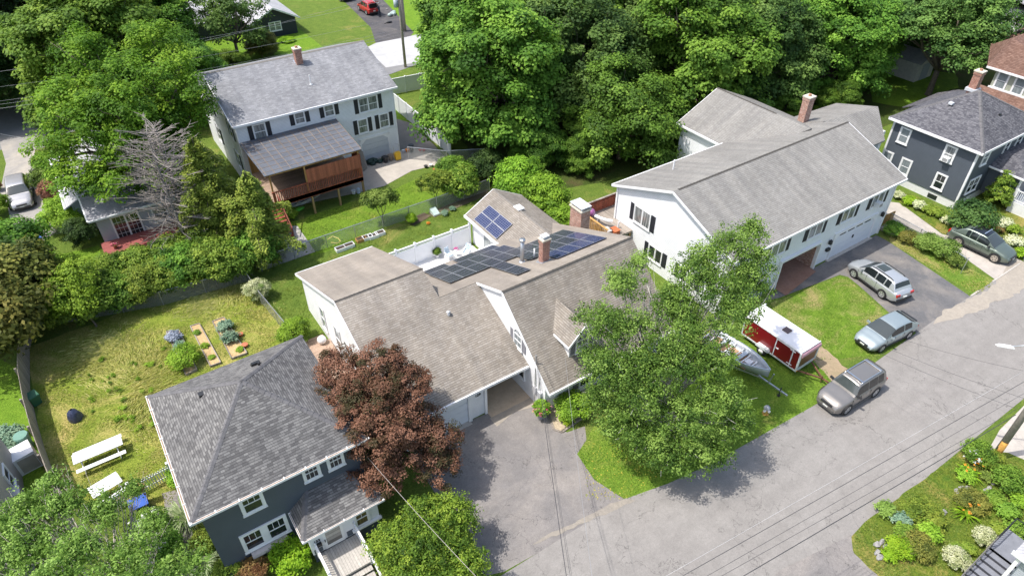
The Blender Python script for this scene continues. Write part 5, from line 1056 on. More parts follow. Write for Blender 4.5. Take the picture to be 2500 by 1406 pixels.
# --- copper maple
tree('copper_maple', 'dark red copper maple between the blue house and the garage', 'tree', (7.0, 23.0, 0),
 [(0, 0, 5.0, 2.3, 2.2, 2.4), (1.9, -3.2, 2.4, 1.2, 1.1, 1.0), (-1.6, 2.0, 4.8, 1.7, 1.5, 1.3), (-.5, 2.5, 6.3, 1.3, 1.3, 1.1), (1.0, 1.2, 6.6, 1.5, 1.4, 1.1), (1.9, 0, 5.6, 1.4, 1.4, 1.2), (.2, -1.5, 4.9, 1.8, 1.5, 1.4), (1.3, -1.8, 3.6, 1.7, 1.4, 1.3), (-.9, -.8, 5.2, 1.5, 1.4, 1.3), (2.0, -1.0, 3.4, 1.4, 1.3, 1.2), (-.9, -2.2, 3.0, 1.4, 1.2, 1.1), (-2.3, .9, 5.0, 1.3, 1.3, 1.1), (2.4, -2.4, 3.2, 1.3, 1.2, 1.1), (-2.4, 2.9, 4.2, 1.0, 1.0, .8), (2.6, .9, 4.8, 1.0, 1.0, .9)],
 120000, .10, LM['red'], .16, M['bark'], seed=91, k=100, cr=.36, low=-.6, jag=.38, wd=.7, tintvar=.30)
# --- birch clump in front
bl = []
for x, y, z, rx, rz in ((1520, 690, 8.6, 1.2, 1.1), (1480, 790, 7.6, 1.35, 1.2), (1560, 800, 7.4, 1.2, 1.1), (1480, 900, 6.2, 1.3, 1.2), (1560, 960, 5.4, 1.5, 1.3), (1780, 600, 10.4, 1.2, 1.2), (1720, 680, 9.4, 1.3, 1.1), (1830, 660, 9.2, 1.15, 1.1), (1790, 760, 8.2, 1.4, 1.2), (1680, 780, 7.8, 1.2, 1.0), (1640, 880, 6.6, 1.5, 1.2), (1740, 880, 6.4, 1.5, 1.2), (1760, 980, 4.8, 1.5, 1.2), (1660, 1010, 4.4, 1.6, 1.2), (1530, 1050, 3.6, 1.1, .9), (1700, 1090, 3.0, 1.2, .9), (1450, 870, 5.6, .8, .7), (1460, 970, 4.4, .8, .8), (1860, 700, 8.6, .7, .7), (1620, 740, 8.0, 1.0, .9), (1600, 1080, 3.2, 1.3, .9), (1800, 1040, 3.8, .9, .8), (1670, 840, 7.4, 1.2, 1.0), (1650, 720, 8.2, 1.0, .9), (1840, 560, 10.6, .8, .8), (1690, 650, 9.2, 1.0, .9), (1850, 620, 9.6, .8, .8), (1720, 620, 9.8, .9, .8), (1800, 700, 8.8, 1.1, 1.0), (1560, 640, 8.8, .8, .7), (1500, 1010, 4.0, 1.1, .9), (1740, 1110, 2.6, 1.0, .8), (1640, 1120, 2.6, 1.2, .8), (1570, 880, 6.4, 1.2, 1.0), (1420, 770, 7.0, .7, .6)):
    v = at(x, y, z); bl.append((v.x-21.6, v.y-17.0, z, rx*1.06, rx*1.06, rz*1.05))
tree('birch_clump', 'open multi stemmed birch with white bark before the tan-roofed house', 'tree', (21.6, 17.0, 0), bl, 125000, .12, LM['birch'], .15, M['birchbark'], seed=95, k=44, cr=.40, up=.35, tintvar=.32, jag=.6, low=-.7, fork=.08, subs=7, droop=.25, fill=.3)
# --- green tree at the bottom, pale birch at the lower left
v = at(1045, 1350, 2.2); tree('privet_tree', 'broad yellow-green tree at the bottom beside the driveway', 'tree', (v.x, v.y, 0), [(0, 0, 2.4, 1.9, 1.8, 1.4), (1.6, .8, 2.4, 1.5, 1.4, 1.1), (-1.2, 1.0, 2.6, 1.2, 1.2, 1.0), (.6, -1.4, 2.2, 1.6, 1.4, 1.1), (-1.3, -1.0, 2.4, 1.4, 1.3, 1.1), (.4, 1.5, 2.8, 1.2, 1.0, .9)], 56000, .115, LM['privet'], .12, M['bark'], seed=97, k=34, cr=.30, jag=.55, up=.35, tintvar=.34, low=-.7)
pl = []
for x, y, z, rx in ((60, 1240, 5.2, 1.4), (160, 1230, 5.6, 1.2), (260, 1240, 5.0, 1.1), (380, 1280, 4.6, 1.0), (60, 1340, 5.8, 1.6), (190, 1340, 6.2, 1.5), (320, 1350, 5.6, 1.3), (450, 1370, 4.8, 1.0), (120, 1430, 6.6, 1.6), (280, 1440, 6.4, 1.5), (400, 1440, 5.6, 1.2), (0, 1290, 5.4, 1.3), (330, 1190, 4.2, .7), (130, 1170, 4.4, .8)):
    v = at(x, y, z); pl.append((v.x+5.6, v.y-19.5, z, rx, rx, rx*.6))
tree('pale_birch', 'thin leaved pale birch with bare grey limbs filling the lower left corner', 'tree', (-5.6, 19.5, 0), pl, 36000, .12, LM['paleb'], .12, plain('pale_limb_bark', (.42, .38, .33), .9, var=.25, scale=7), seed=99, k=26, cr=.30, jag=.65, low=-.9, fork=.25, subs=14, fill=.35, up=.35, tintvar=.34)
# ---------------------------------------------------------------- vehicles
RUB = plain('tyre_rubber', (.022, .022, .023), .85); DARK = plain('trim_black', (.03, .03, .032), .5); RIM = plain('alloy_rim', (.55, .56, .58), .35, .6)
CGL = glassmat('car_glass', (.012, .016, .018), .04); CWS = glassmat('windscreen_glass', (.05, .06, .06), .05); HEADL = plain('headlight_lens', (.72, .74, .76), .15, coat=.5); TAILL = plain('tail_light_lens', (.45, .02, .015), .25, coat=.5); CHROME = plain('chrome', (.7, .71, .73), .15, .9); PLATE = plain('number_plate', (.75, .76, .72), .4)
def interp(tab, x):
    if x <= tab[0][0]: return tab[0][1]
    for (a, p), (b, q_) in zip(tab, tab[1:]):
        if x <= b: t = (x-a)/(b-a); t = t*t*(3-2*t)*.5+t*.5; return p+(q_-p)*t
    return tab[-1][1]
def car(label, front, rear, side, col, L=4.6, W=1.84, Ht=1.62, wr=.35, belt=1.02, hood=.98, fl=.88, xw=(.55, 1.25), xr=(-1.75, -2.15), wb=2.68, rails=None, cross=(), sunroof=None, roofc=None, tail='wagon', metal=.5, hatch=False, centre=None, heading=None, group=None, kind='car', deck=None, arch=DARK, rim=RIM):
    hw = W/2; xf = wb/2+fl; xb = xf-L      # x of nose and tail with the axles at +-wb/2
    if centre is None:
        f, r = Vector((front[0], front[1])), Vector((rear[0], rear[1])); d = (f-r).normalized(); n = Vector((-d.y, d.x))
        c = (f+r)/2-n*side*(hw-.05); hd = math.atan2(d.y, d.x)
    else: c = Vector(centre); hd = R(heading)
    t = thing('car', label, kind, (0, 0, 0), group); P_ = carpaint('paint', col, metal)
    # lower body: loft from tail to nose
    top = [(xb, belt*.80), (xb+.12, belt*.97), (xb+.5, belt), (xw[1], hood+.02), (xf-.45, hood-.13), (xf-.12, hood-.27), (xf, hood-.45)]
    wid = [(xb, hw*.86), (xb+.25, hw*.97), (xb+1.1, hw), (xf-1.0, hw), (xf-.3, hw*.93), (xf, hw*.74)]
    bot = [(xb, .42), (xb+.4, .26), (xf-.5, .24), (xf, .34)]
    rows = []
    for i in range(41):
        x = xb+(xf-xb)*i/40; w_ = interp(wid, x); zt = interp(top, x); zb = interp(bot, x); half = [(w_*.93, zb), (w_*.985, zb+(zt-zb)*.22), (w_, zb+(zt-zb)*.50), (w_*.985, zb+(zt-zb)*.80), (w_*.94, zt-.05), (w_*.86, zt), (w_*.5, zt+.035), (0, zt+.045)]
        rows.append([(x, -y, z) for y, z in half]+[(x, y, z) for y, z in half[-2::-1]])
    b = MB(); b.grid(rows)
    for rw, fl_ in ((rows[0], 1), (rows[-1], 0)):
        m_ = len(rw); ctr = (rw[0][0]+(-.05 if fl_ else .05), 0, (rw[0][2]+rw[m_//2][2])/2); b.faces(list(rw)+[ctr], [(k, k+1, m_) for k in range(m_-1)]+[(m_-1, 0, m_)])
    b.faces([rows[0][0], rows[0][-1], rows[-1][-1], rows[-1][0]], [(0, 1, 2, 3)])
    body = b.build('body', P_, t, True)
    # cabin surface
    x0, x1, x2, x3 = xr[1], xr[0], xw[0], xw[1]; wb_, wt_ = hw*.93, hw*.72; zr_ = Ht
    rt = [(x0, belt-.0), (x1, zr_-.07), (x1+.35, zr_-.015), ((x1+x2)/2, zr_), (x2-.25, zr_-.025), (x2, zr_-.07), (x3, hood+.03)]
    def topz(x):
        for (a, p), (b_, q_) in zip(rt, rt[1:]):
            if x <= b_+1e-6: return p+(q_-p)*(x-a)/(b_-a)
        return rt[-1][1]
    def S(x, s, off=0):
        zt = topz(x); zb = belt+(hood-belt)*max(0, min(1, (x-x1)/(x3-x1)))-.02; hh = max(.001, zt-zb); k = hh/(zr_-belt)
        wtop = wb_+(wt_-wb_)*min(1, k); q_ = abs(s); sg = 1 if s > 0 else -1
        if q_ > .45: u_ = (1-q_)/.55; y = wb_+(wtop-wb_)*u_**1.15; z = zb+hh*u_*.93
        else: u_ = q_/.45; y = wtop*u_*(1-.02*u_); z = zb+hh*.93+(hh*.07)*(1-u_**2.2)
        return Vector((x, sg*(y+off), z+off*.7))
    xs = [x0+(x1-x0)*i/5 for i in range(5)]+[x1+(x2-x1)*i/12 for i in range(12)]+[x2+(x3-x2)*i/8 for i in range(9)]; ss = [-1+i/14 for i in range(29)]
    b = MB(); b.grid([[S(x, s) for s in ss] for x in xs]); b.build('cabin', P_, t, True)
    def patch(name, xa, xb_, sa, sb, mat, par=t, off=.012, nx=8, ns=6, skew=0):
        b = MB(); b.grid([[S(xa+(xb_-xa)*i/nx+skew*(1-abs(j/ns-.5)*2)*0, sa+(sb-sa)*j/ns, off) for j in range(ns+1)] for i in range(nx+1)]); return b.build(name, mat, par, True)
    patch('windscreen', x2+.03, x3-.10, -.50, .50, CWS, ns=10); 
    if not hatch: patch('rear_window', x0+(.12 if tail != 'fast' else .35), x1-.03, -.42, .42, CGL, ns=8)
    side_x = [x1+.16, x1+(x2-x1)*.30, x1+(x2-x1)*.66, x2+(x3-x2)*.42] if tail != 'fast' else [x1-.1, x1+(x2-x1)*.45, x2+(x3-x2)*.45]
    for sg in (-1, 1):
        for a, c_ in zip(side_x, side_x[1:]): patch('side_window', a+.05, c_-.04, sg*.955, sg*.50, CGL, nx=5)
    if roofc: patch('roof_panel', x1+.25, x2-.02, -.40, .40, roofc, off=.010, ns=8)
    if sunroof: patch('sunroof', sunroof[0], sunroof[1], -.26, .26, plain('tinted_sunroof', (.05, .06, .055), .12, coat=.4), off=.014)
    if rails:
        for sg in (-1, 1):
            b = MB(); n = 8; pts = [S(x1+.25+(x2-x1-.35)*i/n, sg*.40, 0)+Vector((0, 0, .015 if i in (0, n) else .06)) for i in range(n+1)]; b.tube(pts, .034, 6); b.build('roof_rail', rails, t, True)
    for x in cross: b = MB(); b.bar(S(x, -.40)+Vector((0, 0, .09)), S(x, .40)+Vector((0, 0, .09)), .09, .045); b.build('roof_bar', rails or CHROME, t)
    # lights, bumpers, plates, mirrors
    for sg in (-1, 1):
        b = MB(); w1 = interp(wid, xf-.25); b.hexa([(xf-.50, sg*w1*1.0, hood-.34), (xf-.16, sg*(w1*.80), hood-.42), (xf-.20, sg*w1*.60, hood-.36), (xf-.55, sg*w1*.93, hood-.26)], [(xf-.50, sg*w1*1.0, hood-.22), (xf-.10, sg*(w1*.80), hood-.30), (xf-.16, sg*w1*.60, hood-.25), (xf-.60, sg*w1*.90, hood-.16)]); b.build('headlight', HEADL, t)
        b = MB(); b.box(xb-.02, sg*hw*.55, belt-.30, xb+.14, sg*hw*.885, belt-.10); b.build('tail_light', TAILL, t)
        b = MB(); mx_ = x2+(x3-x2)*.50; b.hexa([(mx_-.05, sg*hw*.93, belt), (mx_+.08, sg*hw*.93, belt), (mx_+.06, sg*(hw+.2), belt+.02), (mx_-.06, sg*(hw+.2), belt+.02)], [(mx_-.05, sg*hw*.93, belt+.10), (mx_+.05, sg*hw*.93, belt+.10), (mx_+.03, sg*(hw+.18), belt+.15), (mx_-.05, sg*(hw+.18), belt+.15)]); b.build('mirror', P_ if kind != 'suv' else DARK, t)
        for k_, xx in enumerate((-.25, .62)): b = MB(); b.box(xx-.12, sg*(hw*.985), belt-.20, xx+.05, sg*(hw+.025), belt-.17); b.build('door_handle', P_, t)
        b = MB(); b.box(-wb/2+.4, sg*(hw*.93), .26, wb/2-.4, sg*(hw+.012), .37); b.build('sill', arch, t)
        b = MB()
        for xx in (-.62, .28, 1.05): b.box(xx-.008, sg*(hw*.96), .42, xx+.008, sg*(hw+.003), belt-.08)
        b.build('door_seam', DARK, t)
    b = MB(); b.hexa([(xf-.3, -hw*.86, .26), (xf+.03, -hw*.62, .28), (xf+.03, hw*.62, .28), (xf-.3, hw*.86, .26)], [(xf-.3, -hw*.86, .44), (xf+.06, -hw*.62, .46), (xf+.06, hw*.62, .46), (xf-.3, hw*.86, .44)]); b.build('front_bumper', arch, t)
    b = MB(); b.box(xf-.12, -hw*.42, hood-.44, xf+.055, hw*.42, hood-.33); b.build('grille', DARK if col[0] < .5 else CHROME, t)
    b = MB(); b.box(xb-.06, -hw*.80, .34, xb+.2, hw*.80, .52); b.build('rear_bumper', arch, t)
    b = MB(); b.box(xf+.05, -.16, .47, xf+.075, .16, .56); b.build('number_plate', PLATE, t); b = MB(); b.box(xb-.085, -.16, .62, xb-.04, .16, .72); b.build('number_plate', PLATE, t)
    for ax in (-wb/2, wb/2):
        for sg in (-1, 1):
            b = MB(); n = 20; rows_ = []
            pr = [(.17, .10), (wr*.72, .02), (wr*.95, .0), (wr, .03), (wr, .20), (wr*.9, .22)]
            b.grid([[(ax+math.cos(2*math.pi*j/n)*r, sg*(hw+.05-y), wr+math.sin(2*math.pi*j/n)*r) for j in range(n)] for r, y in pr], True)
            wh = b.build('wheel', RUB, t, True)
            b = MB(); b.tube([(ax, sg*(hw-.03), wr), (ax, sg*(hw+.022), wr)], wr*.68, 16); 
            rr = b.build('rim', rim, wh)
            b = MB()
            for k in range(5): a = 2*math.pi*(k+.5)/5; p = Vector((ax+math.cos(a)*wr*.42, sg*(hw+.022), wr+math.sin(a)*wr*.42)); b.ball(p, (wr*.13, .008, wr*.13), 6, 4)
            b.build('spoke_gap', DARK, wh)
            b = MB(); n = 14; r0, r1 = wr*1.03, wr*1.17; pts = []
            for k in range(n+1):
                a = math.pi*(-.08+1.16*k/n); pts.append([(ax+math.cos(a)*r0, sg*(hw*.90), wr+math.sin(a)*r0), (ax+math.cos(a)*r0, sg*(hw+.008), wr+math.sin(a)*r0), (ax+math.cos(a)*r1, sg*(hw+.004), wr+math.sin(a)*r1)])
            b.grid(pts); b.build('wheel_arch', arch, t, True)
            b = MB(); b.tube([(ax, sg*(hw*.88), wr*1.0), (ax, sg*(hw+.004), wr*1.0)], wr*1.06, 20); b.build('wheel_well', DARK, t)
    if hatch:
        b = MB(); z1 = zr_-.02; b.hexa([(x1+.05, -hw*.66, z1), (x1+.05, hw*.66, z1), (x1-.95, hw*.72, z1+.30), (x1-.95, -hw*.72, z1+.30)], [(x1+.05, -hw*.66, z1+.06), (x1+.05, hw*.66, z1+.06), (x1-.95, hw*.72, z1+.38), (x1-.95, -hw*.72, z1+.38)]); b.build('open_tailgate', P_, t)
        b = MB(); b.box(x0-.05, -hw*.70, .62, x0+.45, hw*.70, zr_-.16); b.build('boot_interior', plain('boot_dark', (.012, .012, .013), .9), t)
    if deck: deck(t, P_, S, xb, hw, belt)
    t.location = (c.x, c.y, .014); t.rotation_euler = (0, 0, hd); return t
def gxy(x, y): v = at(x, y); return (v.x, v.y)
car('taupe boxy suv with silver roof rack parked on the street beside the grass', gxy(2063, 1010), gxy(2130, 968), 1, (.25, .235, .22), L=4.55, W=1.80, Ht=1.78, wr=.39, belt=1.10, hood=1.08, xw=(.42, .92), xr=(-2.0, -2.12), wb=2.65, rails=CHROME, cross=(-1.6, .15), kind='suv', arch=plain('grey_cladding', (.12, .115, .11), .6))
car('silver wagon with sunroof and roof rails parked in the wide grey drive', gxy(2079, 675), gxy(2152, 729), 1, (.50, .52, .54), L=4.60, W=1.82, Ht=1.66, wr=.345, belt=1.04, hood=1.0, xw=(.38, 1.18), xr=(-1.78, -2.12), wb=2.64, rails=DARK, sunroof=(-.55, .22))
def hb(t, P_, S, xb, hw, belt):
    b = MB(); b.hexa([(-1.98, -hw*.70, belt+.13), (-2.10, -hw*.70, belt+.10), (-2.10, hw*.70, belt+.10), (-1.98, hw*.70, belt+.13)], [(-1.98, -hw*.68, belt+.17), (-2.14, -hw*.68, belt+.15), (-2.14, hw*.68, belt+.15), (-1.98, hw*.68, belt+.17)]); b.build('spoiler', DARK, t)
car('pale blue hatchback parked half on the verge at the street edge', gxy(2148, 859), gxy(2214, 826), 1, (.37, .43, .44), L=4.46, W=1.75, Ht=1.48, wr=.32, belt=.95, hood=.92, fl=.90, xw=(.22, 1.25), xr=(-1.30, -2.16), wb=2.70, tail='fast', deck=hb)
car('sage green electric suv with black roof and two silver roof bars', gxy(2420, 639), gxy(2338, 600), -1, (.15, .185, .155), L=4.68, W=1.86, Ht=1.66, wr=.38, belt=1.02, hood=1.0, xw=(.25, 1.15), xr=(-1.35, -2.1), wb=2.78, rails=None, cross=(-.95, -.05), roofc=plain('gloss_black_roof', (.012, .012, .014), .15, coat=.5), kind='suv', rim=plain('bronze_rim', (.45, .40, .34), .4, .4))
v = at(59, 518); car('silver crossover with a long grey roof parked on the worn driveway', 0, 0, 0, (.46, .45, .45), L=4.75, W=1.88, Ht=1.70, wr=.37, belt=1.06, hood=1.02, xw=(.35, 1.15), xr=(-1.9, -2.25), wb=2.82, centre=(v.x+.1, v.y+2.35), heading=-91, kind='suv')
car('red suv with its tailgate open on the fresh black driveway', gxy(875, 25), gxy(898, 39), 1, (.45, .012, .015), L=4.4, W=1.80, Ht=1.68, wr=.35, belt=1.05, hood=1.02, wb=2.6, xw=(.35, 1.1), xr=(-1.7, -2.05), hatch=True, kind='suv', metal=.1, rails=CHROME)
v = at(846, 6); car('silver car cut off by the top edge of the photo', 0, 0, 0, (.48, .49, .50), centre=(v.x+.2, v.y+2.2), heading=92)
# person at the open tailgate
def person(loc, yaw, label):
    me = bpy.data.meshes.new('person'); bm = bmesh.new(); sk = bm.verts.layers.skin.verify()
    J = dict(pel=(0, 0, .95, .13, .10), bel=(.03, 0, 1.12, .13, .10), ch=(.10, 0, 1.34, .15, .11), nk=(.14, 0, 1.50, .055, .055), hd=(.19, 0, 1.62, .085, .10), hd2=(.20, 0, 1.70, .08, .09),
      sl=(.10, .17, 1.40, .06, .06), el=(.30, .22, 1.22, .045, .045), wl=(.52, .16, 1.16, .032, .032), hl=(.60, .14, 1.16, .03, .02), sr=(.10, -.17, 1.40, .06, .06), er=(.30, -.22, 1.22, .045, .045), wr=(.52, -.16, 1.12, .032, .032), hr=(.60, -.14, 1.12, .03, .02),
      kl=(.04, .10, .50, .075, .07), al=(-.02, .11, .09, .05, .05), tl=(.14, .12, .04, .05, .035), kr=(.0, -.10, .50, .075, .07), ar=(-.08, -.11, .09, .05, .05), tr=(.08, -.12, .04, .05, .035), hpl=(0, .09, .88, .10, .09), hpr=(0, -.09, .88, .10, .09))
    vs = {}
    for k, (x, y, z, rx, rz) in J.items():
        vv = bm.verts.new((x, y, z)); vv[sk].radius = (rx, rz); vs[k] = vv
    vs['pel'][sk].use_root = True
    for e in ('pel bel', 'bel ch', 'ch nk', 'nk hd', 'hd hd2', 'ch sl', 'sl el', 'el wl', 'wl hl', 'ch sr', 'sr er', 'er wr', 'wr hr', 'pel hpl', 'hpl kl', 'kl al', 'al tl', 'pel hpr', 'hpr kr', 'kr ar', 'ar tr'):
        a, b = e.split(); bm.edges.new((vs[a], vs[b]))
    bm.to_mesh(me); bm.free(); me.materials.append(plain('dark_clothing', (.02, .025, .045), .85)); o = bpy.data.objects.new('person', me); COL.objects.link(o)
    o.modifiers.new('skin', 'SKIN'); s_ = o.modifiers.new('sub', 'SUBSURF'); s_.levels = 1; s_.render_levels = 2
    sk_ = plain('skin', (.42, .26, .19), .6)
    for y, z in ((.14, 1.16), (-.14, 1.12)):
        g = MB(); g.ball((.60, y, z), (.05, .035, .025), 8, 6)
        for k in range(5): g.tube([(.63, y-.03+k*.015, z), (.69-abs(k-2)*.008, y-.03+k*.016, z-.02)], [.009, .006], 5)
        g.build('hand', sk_, o, True)
    g = MB(); g.ball((.22, 0, 1.655), (.085, .075, .105), 12, 9); g.ball((.31, 0, 1.65), (.02, .014, .02), 6, 4)
    for y in (.075, -.075): g.ball((.215, y, 1.65), (.02, .012, .03), 6, 4)
    g.build('head', sk_, o, True); g = MB(); g.ball((.195, 0, 1.69), (.095, .085, .09), 12, 8); g.build('hair', plain('dark_hair', (.03, .02, .015), .8), o, True)
    o.location = loc; o.rotation_euler = (0, 0, yaw); o.scale = (1, 1, 1); tag(o, label, 'person'); return o
v = at(928, 43); person((v.x, v.y, .02), R(115), 'person in dark blue clothes leaning toward the open red tailgate')
# black bag dropped on the drive
g = MB(); g.ball((0, 0, .12), (.5, .22, .13), 10, 6); g.tube([(-.8, -.1, .04), (-.5, 0, .06), (-.3, .0, .1)], .03, 5); v = at(950, 57); single(g, 'bag', M['black'], 'black bag lying on the fresh black driveway', 'bag', (v.x, v.y, .02), smooth=True)
# ---- enclosed trailer (nose towards the street)
T = thing('cargo_trailer', 'dark red enclosed cargo trailer with white roof on the front lawn', 'trailer', (0, 0, 0))
RED = carpaint('trailer_red', (.20, .006, .012), .0); tw, tl = .92, 4.3; PINKM = plain('faded_pink_cap', (.50, .28, .32), .5)
g = MB(); g.box(-tw, 0, .48, tw, tl, 2.0); g.build('body', RED, T)
g = MB(); g.hexa([(-tw-.02, -.02, 2.0), (tw+.02, -.02, 2.0), (tw+.02, tl+.03, 2.0), (-tw-.02, tl+.03, 2.0)], [(-tw+.05, .1, 2.08), (tw-.05, .1, 2.08), (tw-.05, tl-.05, 2.08), (-tw+.05, tl-.05, 2.08)]); g.build('roof', plain('trailer_roof_white', (.80, .79, .80), .35, var=.03), T)
g = MB(); g.grid([[(x, y, z) for x in (-tw-.01, tw+.01)] for y, z in [(.0, 2.02), (-.06, 2.0), (-.13, 1.93), (-.16, 1.82), (-.14, 1.70), (0, 1.66)]]); 
for s in (-1, 1): g.poly([(s*(tw+.01), y, z) for y, z in [(.0, 2.02), (-.06, 2.0), (-.13, 1.93), (-.16, 1.82), (-.14, 1.70), (0, 1.66)]])
g.build('nose_cap', PINKM, T)
g = MB(); g.box(-tw+.12, -.03, .75, tw-.12, 0, 1.62); g.build('front_panel', plain('bronze_panel', (.16, .07, .04), .4), T)
g = MB()
for x in (-tw, tw): g.box(x-.06, -.05, .48, x+.06, .05, 1.98); g.box(x-.02*1, -.02, 1.93, x+.02, tl, 2.0); g.box(x-.03, 0, .44, x+.03, tl, .54)
g.box(-tw, -.045, .48, tw, -.0, .72); g.box(-tw, -.045, 1.60, tw, 0, 1.68); g.box(-tw-.02, tl-.06, .48, -tw+.04, tl+.02, 2.0); g.build('trim', plain('trailer_trim', (.62, .66, .66), .4), T)
g = MB(); g.box(-tw-.02, .55, .6, -tw-.005, 1.75, 1.88); d_ = g.build('side_door', RED, T); g = MB(); g.box(-tw-.05, .5, .6, -tw-.01, .56, 1.9); g.box(-tw-.05, 1.74, .6, -tw-.01, 1.80, 1.9); g.box(-tw-.045, .5, 1.88, -tw-.01, 1.8, 1.91); g.box(-tw-.06, 1.5, 1.2, -tw-.02, 1.72, 1.26); g.box(-tw-.06, .35, .7, -tw-.02, .75, .74); g.box(-tw-.06, .35, 1.8, -tw-.02, .75, 1.84); g.build('hinge_bar', WHITE, d_)
g = MB(); g.box(-.22, 1.6, 2.08, .22, 2.05, 2.16); g.build('roof_vent', plain('brown_vent', (.10, .07, .07), .5), T)
g = MB(); g.bar((-tw, -.0, 2.08), (tw, .0, 2.08), .08, .06); g.bar((-tw-.02, tl, 2.1), (tw+.1, tl, 2.1), .09, .07); g.build('roof_rack_bar', WHITE, T)
for s in (-1, 1):
    g = MB(); g.tube([(s*(tw+.02), 2.5, .34), (s*(tw+.22), 2.5, .34)], .33, 16); wh = g.build('wheel', RUB, T, True); g = MB(); g.tube([(s*(tw+.2), 2.5, .34), (s*(tw+.235), 2.5, .34)], .18, 12); g.build('rim', WHITE, wh, True)
    g = MB(); g.hexa([(s*tw, 2.0, .60), (s*(tw+.28), 2.0, .60), (s*(tw+.28), 3.0, .60), (s*tw, 3.0, .60)], [(s*tw, 2.1, .78), (s*(tw+.26), 2.1, .78), (s*(tw+.26), 2.9, .78), (s*tw, 2.9, .78)]); g.build('mudguard', plain('trailer_trim', 0), T)
    g = MB(); g.box(s*tw*.96-.06, -.07, .50, s*tw*.96+.06, -.045, .56); g.build('marker_light', plain('amber_lens', (.75, .25, .02), .3), T)
g = MB(); g.bar((-.75, .1, .42), (0, -1.35, .42), .07, .09); g.bar((.75, .1, .42), (0, -1.35, .42), .07, .09); g.bar((0, -1.2, .42), (0, -1.75, .42), .09); g.tube([(0, -1.3, .08), (0, -1.3, .62)], .035, 8); g.build('drawbar', M['rust'], T)
v = at(1946, 905); T.location = (32.62, 15.1, 0); T.rotation_euler = (0, 0, R(1))
# ---- aluminium boat on its trailer
Bt = thing('boat', 'open silver aluminium fishing boat with wooden floor beside the red trailer', 'boat', (0, 0, 0)); ALU = plain('boat_aluminium', (.52, .56, .60), .4, .5); rows = []; inner = []
for i in range(15):
    s = i/14; y = s*4.6; hwid = .82*(1-max(0, (s-.45)/.55)**2.2)*(.9+.1*min(1, s*4)); hwid = max(hwid, .02); zk = .62+max(0, s-.6)**2*1.3; zt = 1.18+.30*s**2
    rows.append([(-hwid, y, zt), (-hwid*.93, y, zt-.25), (-hwid*.62, y, zk+.06), (0, y, zk), (hwid*.62, y, zk+.06), (hwid*.93, y, zt-.25), (hwid, y, zt)])
g = MB(); g.grid(rows); g.poly(rows[0][::-1]); hull = g.build('hull', ALU, Bt, True); sm = hull.modifiers.new('t', 'SOLIDIFY'); sm.thickness = .03
g = MB(); 
for a, b in zip(rows, rows[1:]):
    for k in (0, 6): g.bar(a[k], b[k], .07, .04)
g.build('gunwale', ALU, Bt); 
g = MB(); g.box(-.55, .1, .80, .55, 3.3, .83); g.build('floor', planks('boat_floor', (.36, .22, .13), .3, .8, 1, .4), Bt)
for k in range(6):
    w_ = .78-.03*k-max(0, k-3)*.13; y = .35+k*.62; g = MB(); g.box(-w_, y, 1.02, w_, y+.06, 1.07); g.bar((-w_, y, 1.07), (-w_, y, .8), .05); g.bar((w_, y, 1.07), (w_, y, .8), .05); g.build('rib', WHITE, Bt)
for y in (.9, 2.4): g = MB(); g.box(-.75, y, 1.0, .75, y+.26, 1.06); g.build('bench', ALU, Bt)
g = MB(); g.box(-.3, 2.9, .84, .15, 3.3, 1.0); g.box(.1, 1.6, .84, .5, 2.0, .98); g.build('white_sack', plain('white_cloth', (.7, .7, .72), .9), Bt)
BTr = thing('boat_trailer', 'grey galvanised trailer carrying the aluminium boat', 'trailer', (0, 0, 0)); GAL = M['metal']
g = MB(); g.bar((-.6, .4, .5), (-.6, 2.6, .5), .07, .1); g.bar((.6, .4, .5), (.6, 2.6, .5), .07, .1); g.bar((-.6, 2.6, .5), (0, 4.2, .48), .07, .1); g.bar((.6, 2.6, .5), (0, 4.2, .48), .07, .1); g.bar((0, 4.0, .48), (0, 6.1, .46), .09, .1); g.bar((0, 4.75, .5), (0, 4.9, 1.35), .07); g.bar((-.8, 1.3, .4), (.8, 1.3, .4), .06); g.build('frame', GAL, BTr)
g = MB(); g.tube([(0, 5.6, .05), (0, 5.6, .75)], .04, 8); g.cyl((0, 5.6, .02), .1, .08, 8); g.build('jack', DARK, BTr)
for s in (-1, 1): g = MB(); g.tube([(s*.82, 1.3, .28), (s*.98, 1.3, .28)], .27, 16); wh = g.build('wheel', RUB, BTr, True); g = MB(); g.tube([(s*.97, 1.3, .28), (s*1.0, 1.3, .28)], .15, 12); g.build('rim', GAL, wh, True)
bow = at(1880, 905, 1.4)
for o in (Bt, BTr): o.rotation_euler = (0, 0, R(184)); o.location = (bow.x-.32, bow.y+4.59, 0)
# ---------------------------------------------------------------- fences
def alphamat(name, c, a):
    m, n, b = newmat(name); b.inputs[0].default_value = rgb(c); b.inputs['Roughness'].default_value = .5; b.inputs['Metallic'].default_value = .3
    s_ = nd(n, 'ShaderNodeSeparateXYZ', {0: uv(n)}); p = nd(n, 'ShaderNodeMath', {0: s_.outputs[0], 1: s_.outputs[1]}, operation='ADD').outputs[0]; q_ = nd(n, 'ShaderNodeMath', {0: s_.outputs[0], 1: s_.outputs[1]}, operation='SUBTRACT').outputs[0]
    def ln(v): return nd(n, 'ShaderNodeMath', {0: nd(n, 'ShaderNodeMath', {0: nd(n, 'ShaderNodeMath', {0: v, 1: 13.0}, operation='MULTIPLY').outputs[0]}, operation='FRACT').outputs[0], 1: a}, operation='LESS_THAN').outputs[0]
    mx = nd(n, 'ShaderNodeMath', {0: ln(p), 1: ln(q_)}, operation='MAXIMUM').outputs[0]
    n.links.new(mx, b.inputs['Alpha']); return m
WIRE = alphamat('chain_link_wire', (.42, .44, .45), .11)
